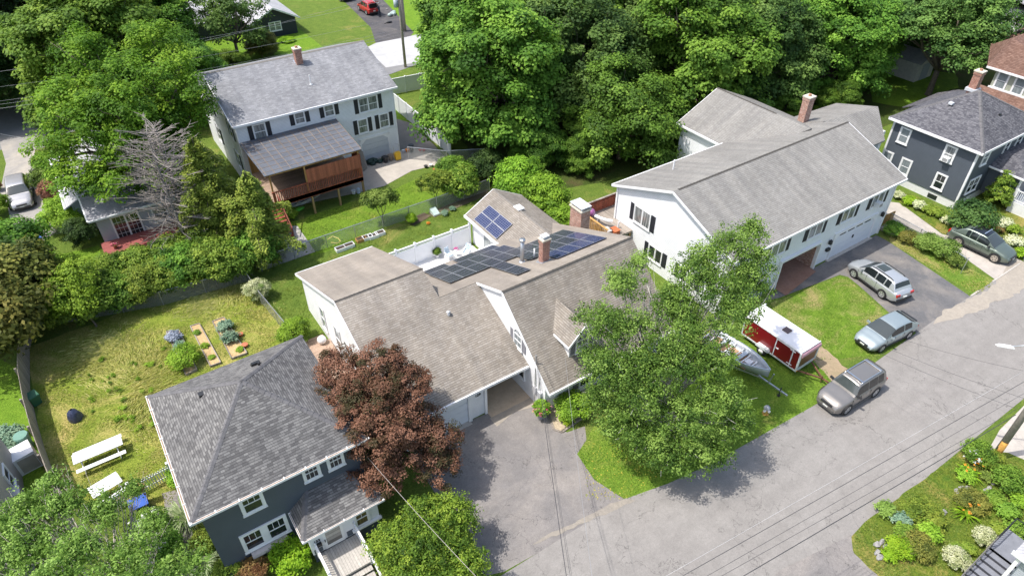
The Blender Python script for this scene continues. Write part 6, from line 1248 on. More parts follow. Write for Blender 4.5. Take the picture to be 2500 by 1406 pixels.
def chainlink(label, pts, h=1.2, step=2.6, gate=False, loc=None):
    pts = [Vector((p[0], p[1], 0)) for p in pts]; t = thing('chain_link_fence', label, 'fence', pts[0])
    for a, b in zip(pts, pts[1:]):
        n = max(1, round((b-a).length/step))
        for k in range(n):
            p, q_ = a.lerp(b, k/n), a.lerp(b, (k+1)/n)
            g = MB(); g.cyl(p, .035, h+.04, 8); g.build('post', M['metal'], t)
            g = MB(); g.hexa([p+Vector((0, 0, .03)), q_+Vector((0, 0, .03)), q_+Vector((.004, .004, .03)), p+Vector((.004, .004, .03))], [p+Vector((0, 0, h)), q_+Vector((0, 0, h)), q_+Vector((.004, .004, h)), p+Vector((.004, .004, h))]); g.build('mesh_panel', WIRE, t)
        g = MB(); g.tube([a+Vector((0, 0, h)), b+Vector((0, 0, h))], .028, 6); g.build('top_rail', M['metal'], t)
    g = MB(); g.cyl(pts[-1], .035, h+.04, 8); g.build('post', M['metal'], t); return t
chainlink('long wire fence between the two back lawns, from the paver patio to the bush', px([(640, 662), (800, 605), (1000, 535), (1195, 466)]))
chainlink('wire fence down the right side of the dry yard', px([(604, 688), (640, 742), (722, 842)]))
chainlink('wire fence behind the hedge row of the dry yard', px([(100, 800), (400, 745), (604, 688)]), 1.2)
chainlink('wire fence enclosing the blue bin by the worn driveway', px([(95, 632), (80, 600), (140, 572), (240, 545)]), 1.1, 1.6)
chainlink('wire fence with gate beside the white garage wall yard clutter', [(24.7, 54.4), (27.4, 51.6), (30.6, 50.0)], 1.3, 3)
chainlink('wire fence along the verge beside the charcoal house drive', px([(2166, 545), (2240, 585), (2345, 655)]), 1.0)
def vinyl(label, a, b, n, h=1.8):
    a, b = Vector((*a, 0)), Vector((*b, 0)); t = thing('vinyl_fence', label, 'fence', a); d = (b-a)/n; u_ = d.normalized(); s_ = Vector((-u_.y, u_.x, 0))*.03
    for k in range(n+1):
        p = a+d*k; g = MB(); g.box(p.x-.07, p.y-.07, 0, p.x+.07, p.y+.07, h+.12); g.build('post', M['vinyl'], t)
        if k < n: q_ = p+d; g = MB(); g.hexa([p-s_+Vector((0, 0, .05)), q_-s_+Vector((0, 0, .05)), q_+s_+Vector((0, 0, .05)), p+s_+Vector((0, 0, .05))], [p-s_+Vector((0, 0, h)), q_-s_+Vector((0, 0, h)), q_+s_+Vector((0, 0, h)), p+s_+Vector((0, 0, h))]); g.bar(p+Vector((0, 0, h)), q_+Vector((0, 0, h)), .1, .1); g.build('panel', M['vinyl'], t)
    return t
vinyl('white vinyl fence running down beside the cool grey roofed house', at(958, 262)[:2], at(1100, 380)[:2], 7)
vinyl('greenish white vinyl fence across the lawn behind the cool grey roof', at(958, 232)[:2], at(1060, 212)[:2], 3)
# board fence on the left
BF = thing('board_fence', 'weathered grey board fence curving down the left of the dry yard', 'fence', (-8.6, 40, 0)); pts = [Vector((p[0], p[1], 0)) for p in [(-7.6, 47.6), (-8.2, 45), (-8.55, 41), (-8.5, 38), (-8.35, 35.5), (-8.1, 33), (-7.8, 30.6)]]
def boards(g, pts, h, w=.14, th=.03, gap=.005, r=random.Random(4)):
    for a, b in zip(pts, pts[1:]):
        n = int((b-a).length/w); d = (b-a)/n; u_ = d.normalized(); s_ = Vector((-u_.y, u_.x, 0))*th/2
        for k in range(n): p = a+d*k; q_ = a+d*(k+1)-u_*gap; z = h+r.uniform(-.02, .02); g.hexa([p-s_, q_-s_, q_+s_, p+s_], [p-s_+Vector((0, 0, z)), q_-s_+Vector((0, 0, z)), q_+s_+Vector((0, 0, z)), p+s_+Vector((0, 0, z))])
g = MB(); boards(g, pts, 1.75); g.build('boards', M['board'], BF)
for k, p in enumerate(pts): g = MB(); g.box(p.x-.16, p.y-.05, 0, p.x-.05, p.y+.06, 1.8); g.build('post', M['board'], BF)
g = MB(); 
for a, b in zip(pts, pts[1:]):
    for z in (.45, 1.4): g.bar(a+Vector((-.05, 0, z)), b+Vector((-.05, 0, z)), .05, .09)
g.build('rail', M['board'], BF)
# picket fence, lower left
PF = thing('picket_fence', 'white picket fence with a gate left of the blue house', 'fence', (-4, 26, 0)); p0, p1, p2 = at(425, 1165), at(330, 1215), at(240, 1270)
def picket(a, b, nm):
    g = MB(); n = int((b-a).length/.13); d = (b-a)/n
    for k in range(n): p = a+d*k; g.box(p.x-.03, p.y-.012, .06, p.x+.03, p.y+.012, 1.05+.03*math.sin(k))
    for z in (.3, .85): g.bar(a+Vector((0, .03, z)), b+Vector((0, .03, z)), .03, .07)
    return g.build(nm, WHITE, PF)
picket(p0, p1, 'gate'); picket(p1, p2, 'picket_panel')
for p in (p0, p1, p2): g = MB(); g.box(p.x-.06, p.y-.06, 0, p.x+.06, p.y+.06, 1.25); g.box(p.x-.08, p.y-.08, 1.25, p.x+.08, p.y+.08, 1.3); g.build('post', WHITE, PF)
# ---------------------------------------------------------------- poles, lamp, wires
def pole(label, base, top, r0, r1, mat, kind='utility_pole', cat='utility pole'):
    t = thing(kind, label, cat, base); g = MB(); g.tube([Vector(base)-Vector((0, 0, .2)), Vector(top)], [r0, r1], 10); g.build('shaft', mat, t, True); return t
PW = plain('pole_wood', (.34, .30, .255), .9, var=.25, scale=6)
pb = at(2425, 1118); UP = pole('wooden utility pole at the right edge with orange stain at its foot', (pb.x, pb.y, 0), (pb.x, pb.y, 11.5), .19, .14, PW)
g = MB(); g.tube([(pb.x-.02, pb.y-.03, .1), (pb.x-.04, pb.y-.03, 1.5)], [.185, .17], 10); g.build('lichen', plain('orange_lichen', (.50, .27, .06), .9, var=.35, scale=7), UP, True)
g = MB(); g.tube([(pb.x+.24, pb.y, 0), (pb.x+.22, pb.y, 6)], .03, 5); g.build('conduit', M['metal'], UP)
g = MB(); dv = Vector((-.75, -.05, 0)); g.tube([Vector((pb.x-.15, pb.y, 5.6))+dv*.2, Vector((pb.x-.15, pb.y, 5.5))+dv*1.4], .14, 10); g.bar((pb.x, pb.y, 5.7), Vector((pb.x-.15, pb.y, 5.6))+dv*.3, .1); g.build('splice_case', M['black'], UP, True)
lh = at(2462, 846, 8.0); g = MB(); g.tube([(pb.x, pb.y, 8.6), Vector((pb.x, pb.y, 8.9)).lerp(lh, .5), lh], .035, 6); arm = g.build('lamp_arm', M['metal'], UP, True)
dd_ = (lh-Vector((pb.x, pb.y, 8.0))).normalized(); g = MB(); g.hexa([lh-dd_*.2+Vector((0, -.12, -.05)), lh+dd_*.5+Vector((0, -.10, -.05)), lh+dd_*.5+Vector((0, .10, -.05)), lh-dd_*.2+Vector((0, .12, -.05))], [lh-dd_*.15+Vector((0, -.08, .07)), lh+dd_*.4+Vector((0, -.06, .07)), lh+dd_*.4+Vector((0, .06, .07)), lh-dd_*.15+Vector((0, .08, .07))]); g.build('lamp_head', WHITE, UP)
pt = at(990, 165); P2 = pole('wooden utility pole with grey transformer beside the pale side street', (pt.x, pt.y, 0), (pt.x, pt.y, 11.5), .17, .13, PW)
zt_ = at(966, 15, 0); g = MB(); g.cyl((pt.x-.42, pt.y, 7.2), .26, .95, 12); g.build('transformer', plain('transformer_grey', (.45, .50, .58), .5), P2, True); g = MB(); g.bar((pt.x-.9, pt.y-.9, 8.6), (pt.x+.9, pt.y+.9, 8.6), .12, .1); g.build('crossarm', PW, P2)
pl_ = at(56, 638); pole('tall thin grey metal pole at the left edge beside the driveway', (pl_.x, pl_.y, 0), (pl_.x, pl_.y, 9.0), .06, .04, M['metal'], 'metal_pole', 'pole')
tp = at(985, 105); pole('bare grey tree trunk rising behind the transformer pole', (tp.x+2.2, tp.y+4, 0), (tp.x+2.2, tp.y+4, 9), .28, .2, M['greybark'], 'tree_trunk', 'tree')
DKW = plain('cable_black', (.05, .05, .055), .6, var=.05); GRW = plain('cable_grey', (.30, .31, .33), .5, var=.05)
def wire(label, a, b, sag=.5, r=.015, mat=None, group=None):
    a, b = Vector(a), Vector(b); g = MB(); n = 14; g.tube([a.lerp(b, k/n)-Vector((0, 0, sag*4*(k/n)*(1-k/n)))-a for k in range(n+1)], r*.65, 5)
    return single(g, 'overhead_wire', mat or DKW, label, 'wire', a, group, True)
LW = 'street wires to the right-hand pole'
for i, (x0_, y0_, x1_, y1_, z, r, m_, lab) in enumerate(((1790, 1420, 2480, 1012, 6.2, .026, DKW, 'thick black street cable, nearest the garden'), (1735, 1420, 2480, 1000, 6.5, .012, DKW, 'thin street cable just above the thickest one'), (1700, 1420, 2500, 960, 6.8, .012, DKW, 'thin middle street cable over the road'), (1640, 1420, 2520, 920, 7.0, .018, DKW, 'wavy black street cable over the road'), (1600, 1420, 2500, 905, 7.8, .006, plain('bright_cable', (.6, .6, .61), .5), 'shiny pale street wire, farthest from the garden'))):
    wire(lab, at(x0_, y0_, z), at(x1_, y1_, z), .05, r, m_)
for i, (x0_, y0_, x1_, y1_, lab) in enumerate(((2215, 832, 2500, 905, 'service wire crossing the street, uppermost of three'), (2180, 855, 2500, 972, 'service wire crossing the street, middle of three'), (2150, 862, 2490, 1000, 'service wire crossing the street, lowest of three'))):
    wire(lab, at(x0_, y0_, 4.5), at(x1_, y1_, 6.5), .1, .012, DKW)
for i, (x0_, x1_, r, m_, lab) in enumerate(((1301, 1388, .022, DKW, 'twisted service cable from the carport corner to the street'), (1308, 1398, .012, DKW, 'service wire beside the twisted cable from the carport corner'), (1318, 1402, .010, DKW, 'thin service wire from the carport corner, right of the twisted cable'), (1362, 1450, .010, GRW, 'faint service wire over the driveway, right of the others'))):
    a = Vector((16.7, 22.3, 4.1)) if i < 3 else Vector((17.8, 21.2, 4.2)); wire(lab, a+Vector((.04*i, 0, .03*i)), at(x1_, 1440, 6.5), .25, r, m_)
wire('pale service wire from the blue house to the bottom edge', Vector((5.7, 21.9, 4.2)), at(1185, 1430, 6.2), .2, .016, plain('worn_cable', (.40, .36, .33), .6))
for i, (ya, yb, r, lab) in enumerate(((178, 150, .018, 'uppermost grey wire at the upper left'), (215, 200, .012, 'second grey wire at the upper left'), (250, 228, .012, 'third grey wire at the upper left'), (258, 236, .014, 'fourth grey wire at the upper left'), (268, 243, .02, 'lowest thick grey wire at the upper left'))):
    a = at(-20, ya, 8); b = at(990, yb-160, 8.5); wire(lab, a, b, .5, r, GRW)
wire('thin wire above the navy house gable', at(500, 100, 8), at(960, -20, 8.5), .2, .016, GRW)
wire('low wire over the shaded street at the left edge', at(-10, 325, 5), at(130, 345, 5), .1, .014, GRW)
# ---------------------------------------------------------------- small things, yard of the dry grass
def table(label, a, ang, L=1.9):
    t = thing('picnic_table', label, 'table', (0, 0, 0)); g = MB(); 
    for k in range(5): g.box(-L/2, -.36+k*.148, .70, L/2, -.36+k*.148+.138, .74)
    g.build('table_top', WHITE, t)
    for s in (-1, 1):
        g = MB(); g.box(-L/2, s*.68-.13, .42, L/2, s*.68-.005, .45); g.box(-L/2, s*.68+.005, .42, L/2, s*.68+.13, .45); g.build('bench', WHITE, t)
        g = MB(); x = s*L*.36; g.bar((x, -.62, 0), (x, -.2, .72), .04, .09); g.bar((x, .62, 0), (x, .2, .72), .04, .09); g.bar((x, -.75, .40), (x, .75, .40), .04, .09); g.build('leg', WHITE, t)
    t.location = (a.x, a.y, .01); t.rotation_euler = (0, 0, R(ang)); return t
table('long white picnic table with benches on the dry grass', at(250, 1118), -20+20, 2.5)
table('smaller white picnic table partly under the pale birch beside the picket fence', at(270, 1205), 12, 1.5)
g = MB(); rows = []
for i in range(6):
    s = i/5; rows.append([(math.cos(a)*(.40*math.sqrt(max(.02, 1-s*s*.97)))*(1+.12*math.sin(5*a+i)), math.sin(a)*(.40*math.sqrt(max(.02, 1-s*s*.97)))*(1+.12*math.cos(4*a)), .02+s*.8) for a in [2*math.pi*k/14 for k in range(14)]])
g.grid(rows, True); v = at(186, 1022)
single(g, 'covered_grill', plain('navy_tarp', (.05, .06, .11), .3, var=.5, scale=9), 'round grill wrapped in a dark navy tarp on the dry grass', 'grill', (v.x, v.y, 0), smooth=True)
def bin_(label, p, col, rz=0, lid=None, h=1.0, w=.29):
    t = thing('wheelie_bin', label, 'bin', (0, 0, 0)); m_ = plain('bin_'+label[:12], col, .5); g = MB(); g.hexa([(-w*.8, -w*.8, .05), (w*.8, -w*.8, .05), (w*.8, w*.8, .05), (-w*.8, w*.8, .05)], [(-w, -w, h), (w, -w, h), (w, w, h), (-w, w, h)]); g.build('bin_body', m_, t)
    g = MB(); g.hexa([(-w*1.08, -w*1.1, h), (w*1.08, -w*1.1, h), (w*1.08, w*1.15, h), (-w*1.08, w*1.15, h)], [(-w, -w, h+.06), (w, -w, h+.06), (w, w, h+.1), (-w, w, h+.1)]); g.build('lid', plain('lid_'+label[:12], lid, .5) if lid else m_, t)
    for s in (-1, 1): g = MB(); g.tube([(s*w*.7, w*.9, .1), (s*w*.9, w*.9, .1)], .1, 10); g.build('wheel', RUB, t)
    t.location = (p.x, p.y, 0); t.rotation_euler = (0, 0, R(rz)); return t
bin_('green bin standing against the grey board fence', at(91, 985), (.03, .12, .07), 20, h=.75)
bin_('navy bin with bright blue lid inside the wire fence', at(103, 606), (.02, .03, .10), 10, (.06, .16, .50))
S_b = thing('storage_box', 'white curved garden storage box beside the board fence', 'storage box', (0, 0, 0)); g = MB(); pr = [(-.62, 0), (-.78, .5), (-.72, 1.0), (-.5, 1.22), (.55, 1.28), (.6, 0)]
g.hexa([(x, -.55, z) for x, z in pr], [(x, .55, z) for x, z in pr]); g.build('body', WHITE, S_b); g = MB(); g.box(-.35, -.57, .12, .5, -.55, 1.1); g.build('door', plain('taupe_panel', (.40, .37, .32), .7), S_b); v = at(72, 1135); S_b.location = (v.x, v.y, 0); S_b.rotation_euler = (0, 0, R(10))
g = MB(); g.cyl((0, 0, 0), .33, .95, 16, .36); g.cyl((0, 0, .95), .40, .08, 16, .36); v = at(64, 1095); single(g, 'round_bin', plain('round_bin_green', (.14, .28, .22), .5), 'round green lidded bin behind the white storage box', 'bin', (v.x+.1, v.y+.1, 0), smooth=False)
g = MB(); g.box(-.45, -.4, .5, .45, .4, .56)
for x in (-.4, .36):
    for y in (-.35, .31): g.box(x, y, 0, x+.05, y+.05, .5)
v = at(345, 1240); single(g, 'play_table', plain('blue_plastic', (.03, .10, .42), .5), 'blue plastic table beside the picket fence', 'table', (v.x, v.y, 0))
t = thing('birdhouse', 'small wooden birdhouse on the picket fence corner', 'birdhouse', (0, 0, 0)); g = MB(); g.box(-.14, -.14, .9, .14, .14, 1.2); g.box(-.03, -.03, 0, .03, .03, .9); g.build('box', plain('birdhouse_wood', (.36, .16, .06), .8), t); g = MB(); g.slab([(-.2, -.2, 1.18), (0, -.2, 1.4), (0, .2, 1.4), (-.2, .2, 1.18)], .02); g.slab([(0, -.2, 1.4), (.2, -.2, 1.18), (.2, .2, 1.18), (0, .2, 1.4)], .02); g.build('roof', plain('birdhouse_roof', (.62, .36, .12), .8), t); v = at(362, 1222); t.location = (v.x, v.y, 0)
# raised beds
BEDS = 'timber edged vegetable beds in the dry yard'
SOIL = paving('straw_mulch', (.50, .36, .18), (.34, .22, .11), .7, grain=.4, scale=2)
def bed(label, a, b, c, d, plants):
    P4 = [at(*p) for p in (a, b, c, d)]; o = P4[0].copy(); t = thing('raised_bed', label, 'garden bed', o, BEDS)
    g = MB(); g.prism([(p.x, p.y) for p in P4], .0, .12); g.build('soil', SOIL, t); g = MB()
    for k in range(4): p, q_ = P4[k], P4[(k+1) % 4]; g.bar(p+Vector((0, 0, .09)), q_+Vector((0, 0, .09)), .06, .18)
    g.build('timber_edge', M['deckgrey'], t)
    return t
bed('raised bed with cabbages and squash, leftmost of three', (408, 812), (440, 812), (482, 905), (455, 918), None)
bed('raised bed of straw with sparse seedlings, the middle one of three', (466, 800), (488, 793), (540, 888), (515, 897), None)
bed('raised bed with tomato plants, rightmost of three', (520, 788), (548, 778), (604, 865), (567, 878), None)
PLT = tree('plant', 'x', 'plant', (0, -60, 0), [(0, 0, .28, .42, .42, .28)], 1400, .11, LM['lightgreen'], seed=201, trunk=False, k=40, cr=.2, jag=.3)
RNDB = tree('bush', 'x', 'shrub', (0, -62, 0), [(0, 0, .55, .75, .75, .5), (.3, .2, .6, .45, .45, .4)], 5000, .10, LM['lightgreen'], seed=202, trunk=False, k=60, cr=.26, jag=.15)
def spike(seed, n, L, mat, w=.09, up=.7):
    rg = np.random.default_rng(seed); r_ = random.Random(seed); V = []; F = []; g = MB()
    for i in range(n):
        a = r_.uniform(0, 2*math.pi); l = L*r_.uniform(.6, 1.1); h = l*up*r_.uniform(.6, 1.2); ww = w*r_.uniform(.6, 1.2); dx, dy = math.cos(a), math.sin(a); s = Vector((-dy, dx, 0)); pr = None
        for j in range(5):
            q_ = j/4; p = Vector((dx*l*q_, dy*l*q_, h*(q_*1.6-q_*q_*1.25)+.03)); wd = ww*(1-q_**2)*.5+.004; cur = (p-s*wd, p+s*wd)
            if pr: g.faces([pr[0], pr[1], cur[1], cur[0]], [(0, 1, 2, 3)])
            pr = cur
    return g
def single_pl(name, label, cat, p, g, mat, group=None, s=1):
    o = g.build(name, mat); o.location = (p.x, p.y, .01); o.scale = (s, s, s); tag(o, label, cat, group)
    at_ = o.data.attributes.new('tint', 'FLOAT', 'POINT'); n_ = len(o.data.vertices); rr = np.random.default_rng(n_).random(n_//4+1); at_.data.foreach_set('value', np.repeat(rr, 4)[:n_].astype(np.float32)); return o
def put(src, x, y, s, m_, label, group=None, sz=None, name=None):
    v = at(x, y, .3*s); c = dupe(src, v.x, v.y, s, (x*7+y*3) % 360, label, group, sz, mat=LM[m_])
    if name: c.name = name
    return c
GP = 'plants in the vegetable beds'
put(PLT, 425, 822, 1.15, 'cabbage', 'grey-blue cabbages at the top of the left bed', GP); put(PLT, 437, 845, .9, 'hosta', 'blue green leafy plants in the left bed below the cabbages', GP); put(RNDB, 452, 880, 1.15, 'lightgreen', 'big bright green squash plant at the foot of the left bed', GP)
put(PLT, 481, 812, .55, 'maple', 'small seedling clump at the top of the middle bed', GP); put(PLT, 500, 845, .6, 'lightgreen', 'green seedlings half way down the middle bed', GP); put(PLT, 517, 872, .5, 'lightgreen', 'green seedlings at the foot of the middle bed', GP)
put(PLT, 549, 795, 1.1, 'hosta', 'dense tomato plants at the top of the right bed', GP); put(PLT, 562, 825, 1.2, 'hosta', 'dense tomato plants in the middle of the right bed', GP); put(PLT, 585, 853, .55, 'lightgreen', 'small pepper plant at the foot of the right bed', GP)
def pot(label, x, y, r=.16, h=.22, mat=None, z=0, group=None):
    v = at(x, y, z); g = MB(); g.tube([(0, 0, 0), (0, 0, h*.85), (0, 0, h*.85), (0, 0, h)], [r*.7, r*.95, r*1.1, r*1.1], 12, True); g.cyl((0, 0, h), r*.9, .004, 12); return single(g, 'plant_pot', mat or plain('terracotta', (.42, .14, .07), .85), label, 'pot', (v.x, v.y, z), group, False)
pot('terracotta pot right of the tomato bed, farther one', 589, 820); pot('terracotta pot right of the tomato bed, nearer one', 599, 846, .2)
# long meadow grass and weeds of the dry yard: nobody could count it
rg = np.random.default_rng(12); N = 8000; cen = np.array([(p.x, p.y) for p in [at(x, y) for x, y in ((250, 850), (300, 880), (340, 930), (230, 900), (380, 860), (300, 830), (350, 1000), (390, 960), (270, 920), (200, 880), (370, 900), (330, 870), (380, 1040), (560, 720), (620, 760), (500, 740))]])
ci = rg.integers(0, len(cen), N); ang = rg.normal(size=len(cen))*1.2+.6; pp = cen[ci]+rg.normal(size=(N, 2))*np.array([.75, .75])
an = ang[ci]+rg.normal(size=N)*.35; L = rg.uniform(.25, .6, N); V = np.empty((N, 4, 3)); dx = np.cos(an)*L; dy = np.sin(an)*L; wd = .02
V[:, 0, 0] = pp[:, 0]-np.sin(an)*wd; V[:, 0, 1] = pp[:, 1]+np.cos(an)*wd; V[:, 0, 2] = .01; V[:, 1, 0] = pp[:, 0]+np.sin(an)*wd; V[:, 1, 1] = pp[:, 1]-np.cos(an)*wd; V[:, 1, 2] = .01
V[:, 2, 0] = pp[:, 0]+dx*.6+np.sin(an)*wd; V[:, 2, 1] = pp[:, 1]+dy*.6-np.cos(an)*wd; V[:, 2, 2] = L*.22; V[:, 3, 0] = pp[:, 0]+dx; V[:, 3, 1] = pp[:, 1]+dy; V[:, 3, 2] = L*.18
me = bpy.data.meshes.new('tall_grass'); me.from_pydata(V.reshape(-1, 3).tolist(), [], np.arange(N*4).reshape(N, 4).tolist()); at_ = me.attributes.new('tint', 'FLOAT', 'POINT'); at_.data.foreach_set('value', np.repeat(np.clip(rg.normal(.5, .25, N), 0, 1), 4).astype(np.float32))
me.materials.append(leafmat('meadow_blade', (.32, .38, .08), (.56, .55, .18), (.78, .70, .34), .5)); o = bpy.data.objects.new('tall_grass', me); COL.objects.link(o); tag(o, 'long swirling meadow grass in the dry yard', 'grass', kind='stuff')
WD = []
for i in range(34):
    x, y = at(rnd.uniform(220, 410), rnd.uniform(830, 1050))[:2]; WD.append((x, y, .12, .22, .22, .12))
o = hang(crown('weeds', WD, 4200, .08, LM['lightgreen'], 77, cr=.16, k=60), 'weeds', None); tag(o, 'green weeds scattered through the long dry grass', 'weeds', kind='stuff')
# fallen leaves and clover specks on lawns near the birch
rg = np.random.default_rng(3); N = 900; q4 = np.array([list(at(x, y)) for x, y in zip(rg.uniform(1430, 1760, N), rg.uniform(1080, 1220, N))]); q4[:, 2] = .03; q4 = q4[(q4[:, 1] > 14.3)]
o = hang(leafmesh('fallen_leaves', q4, np.array([0, 0, 1.])+rg.normal(size=q4.shape)*.3, rg.uniform(.05, .10, len(q4)), .7, rg.random(len(q4)), leafmat('fallen_leaf', (.20, .30, .04), (.42, .42, .06), (.62, .50, .08))), 'fallen_leaves', None); tag(o, 'fallen yellow birch leaves on the street side lawn', 'leaves', kind='stuff')
# ---------------------------------------------------------------- yard of the white house
for i, (x, y, s, lab) in enumerate(((832, 611, 0, 'white edged planter box at the wire fence, leftmost'), (853, 603, 0, 'white edged planter box at the wire fence, second from the left'), (882, 588, 1, 'wooden planter box at the wire fence, third from the left'), (898, 583, 0, 'white planter box at the wire fence, fourth from the left'), (912, 580, 0, 'white planter box at the wire fence, fifth from the left'), (928, 573, 0, 'white edged planter box at the wire fence, rightmost'))):
    v = at(x, y); t = thing('planter_box', lab, 'planter', (v.x, v.y, 0), 'planter boxes along the wire fence'); g = MB()
    for a in ((-.4, -.25, .4, -.21), (-.4, .21, .4, .25), (-.4, -.21, -.36, .21), (.36, -.21, .4, .21)): g.box(v.x+a[0], v.y+a[1], 0, v.x+a[2], v.y+a[3], .28)
    g.build('box', M['gold'] if s else WHITE, t); g = MB(); g.box(v.x-.36, v.y-.21, 0, v.x+.36, v.y+.21, .22); g.build('soil', plain('dark_soil', (.06, .045, .03), .95), t)
put(PLT, 1003, 537, .75, 'lime', 'lime green potted plant in the fence bed'); put(PLT, 1085, 520, .7, 'hosta', 'blue green hosta by the wire fence, left of two'); put(PLT, 1105, 510, .6, 'hosta', 'blue green hosta by the wire fence, right of two'); put(PLT, 1046, 545, .35, 'orange', 'orange flowering plant outside the wire fence')
sheet('soil_bed', px([(988, 540), (1035, 520), (1055, 528), (1010, 552)]), paving('garden_soil', (.10, .075, .05), (.15, .11, .07), .6, grain=.3, scale=1), .02)
sheet('soil_bed', px([(1045, 520), (1190, 462), (1195, 475), (1060, 532)]), SAND_ if 'SAND_' in globals() else paving('dark_mulch', (.13, .10, .07), (.10, .12, .05), .6, grain=.3, scale=1), .02)
g = MB(); g.hexa([(-.3, -.4, .0), (.3, -.4, 0), (.3, .4, 0), (-.3, .4, 0)], [(-.28, -.38, .12), (.28, -.38, .12), (.28, .38, .4), (-.28, .38, .4)]); v = at(1062, 522); single(g, 'cold_frame', plain('cloudy_glass', (.45, .55, .50), .2), 'small glass cold frame in the fence bed', 'cold frame', (v.x, v.y, .02))
g = MB(); g.tube([at(x, y, .03)-at(820, 585, 0) for x, y in ((800, 585), (812, 577), (826, 582), (832, 590), (822, 594), (808, 592))], .04, 6); v = at(820, 585); single(g, 'hose', plain('yellow_hose', (.70, .60, .16), .5), 'yellow hose lying on the back lawn near the planters', 'hose', (v.x, v.y, 0), smooth=True)
g = MB(); rows = []
for i in range(9):
    s = i/8*2-1; w_ = .45*(1-abs(s)**2.6)+.02; rows.append([(s*1.9, -w_, .55-.1*abs(s)), (s*1.9, -w_*.6, .2+.2*abs(s)**2), (s*1.9, 0, .12+.25*s*s), (s*1.9, w_*.6, .2+.2*abs(s)**2), (s*1.9, w_, .55-.1*abs(s))])
g.grid(rows); g.box(-1.0, -.3, .36, .6, -.2, .42); g.box(-.6, -.38, .5, -.3, .38, .56); g.box(.3, -.38, .5, .5, .38, .56); v = at(740, 500); o = single(g, 'rowing_boat', plain('peeling_white_hull', (.62, .64, .68), .6, var=.25), 'old white rowing boat stored under the covered deck', 'boat', (v.x, v.y, 0)); o.rotation_euler = (0, 0, R(8)); sm = o.modifiers.new('t', 'SOLIDIFY'); sm.thickness = .03
g = MB(); g.ball((0, 0, .18), (.85, .28, .16), 14, 8); v = at(722, 518); o = single(g, 'kayak', plain('lime_plastic', (.12, .50, .05), .4), 'lime green kayak tip beside the deck stairs', 'kayak', (v.x, v.y, 0), smooth=True); o.rotation_euler = (0, 0, R(5))
put(RNDB, 706, 528, .9, 'lightgreen', 'green plant at the foot of the deck stairs')
pot('white bucket at the edge of the deck shade', 864, 473, .2, .34, WHITE); g = MB(); g.cyl((0, 0, 0), .16, .42, 12); g.cyl((0, 0, .42), .06, .1, 8); v = at(876, 471); single(g, 'jug', plain('pale_blue_jug', (.55, .62, .72), .5), 'pale jug standing beside the white bucket', 'jug', (v.x, v.y, 0), smooth=False)
for i, (x, y, r, h, c, lab) in enumerate(((942, 397, .27, .62, (.025, .025, .03), 'black barrel before the white garage door'), (955, 392, .27, .6, (.20, .16, .13), 'brown barrel right of the black barrel'), (1005, 372, .25, .8, (.02, .03, .03), 'dark green barrel behind the wire gate'), (985, 373, .14, .3, (.6, .62, .66), 'white bucket behind the wire gate'), (995, 371, .2, .28, (.75, .22, .02), 'orange bucket behind the wire gate'), (1026, 370, .15, .2, (.45, .02, .02), 'red can behind the wire gate, left one'), (1035, 370, .15, .2, (.5, .03, .03), 'red can behind the wire gate, right one'))):
    pot(lab, x, y, r, h, plain('barrel%d' % i, c, .5))
g = MB(); r_ = random.Random(8)
for k in range(9): g.ball((r_.uniform(-.8, .8), r_.uniform(-.3, .3), r_.uniform(.1, .4)), (.35, .3, .22), 6, 4)
v = at(917, 397); single(g, 'tarp_heap', plain('dark_green_tarp', (.012, .035, .03), .5), 'heap of dark green tarp before the white garage door', 'tarp', (v.x, v.y, 0))
g = MB()
for k in range(4): g.bar((-.5+k*.16, -.9+k*.1, 0), (-.3+k*.12, .3, 2.0-.2*k), .12, .03)
v = at(893, 408); single(g, 'leaning_boards', M['deckgrey'], 'grey boards leaning against the white garage wall', 'boards', (v.x, v.y+.2, 0))
t = thing('sledge', 'yellow barrow with curved handle by the garage corner', 'cart', (0, 0, 0)); g = MB(); g.hexa([(-.25, -.2, .1), (.25, -.2, .1), (.25, .2, .1), (-.25, .2, .1)], [(-.3, -.1, .8), (.3, -.1, .8), (.3, .25, .8), (-.3, .25, .8)]); g.build('tub', plain('yellow_plastic', (.72, .42, .02), .4), t); g = MB(); g.tube([(-.28, 0, .7), (-.28, .2, 1.5), (0, .25, 1.65), (.28, .2, 1.5), (.28, 0, .7)], .025, 6); g.build('handle', M['metal'], t); v = at(972, 391); t.location = (v.x, v.y, 0)
for i, (x, y, c, lab) in enumerate(((1040, 410, (.03, .03, .03), 'small black pot at the edge of the slab, left'), (1052, 407, (.62, .60, .55), 'small pale pot at the edge of the slab'), (1062, 418, (.45, .12, .05), 'small orange pot at the edge of the slab'), (1075, 404, (.03, .04, .03), 'small black pot at the edge of the slab, right'))): pot(lab, x, y, .18, .24, plain('spot%d' % i, c, .7))
g = MB(); g.ball((0, 0, .35), (.42, .42, .2), 10, 6)
for k in range(4): a = 2*math.pi*k/4; g.bar((math.cos(a)*.4, math.sin(a)*.4, 0), (math.cos(a)*.3, math.sin(a)*.3, .35), .04)
v = at(687, 636); single(g, 'fire_pit', M['black'], 'black round fire pit on the paver patio', 'fire pit', (v.x, v.y, .02))
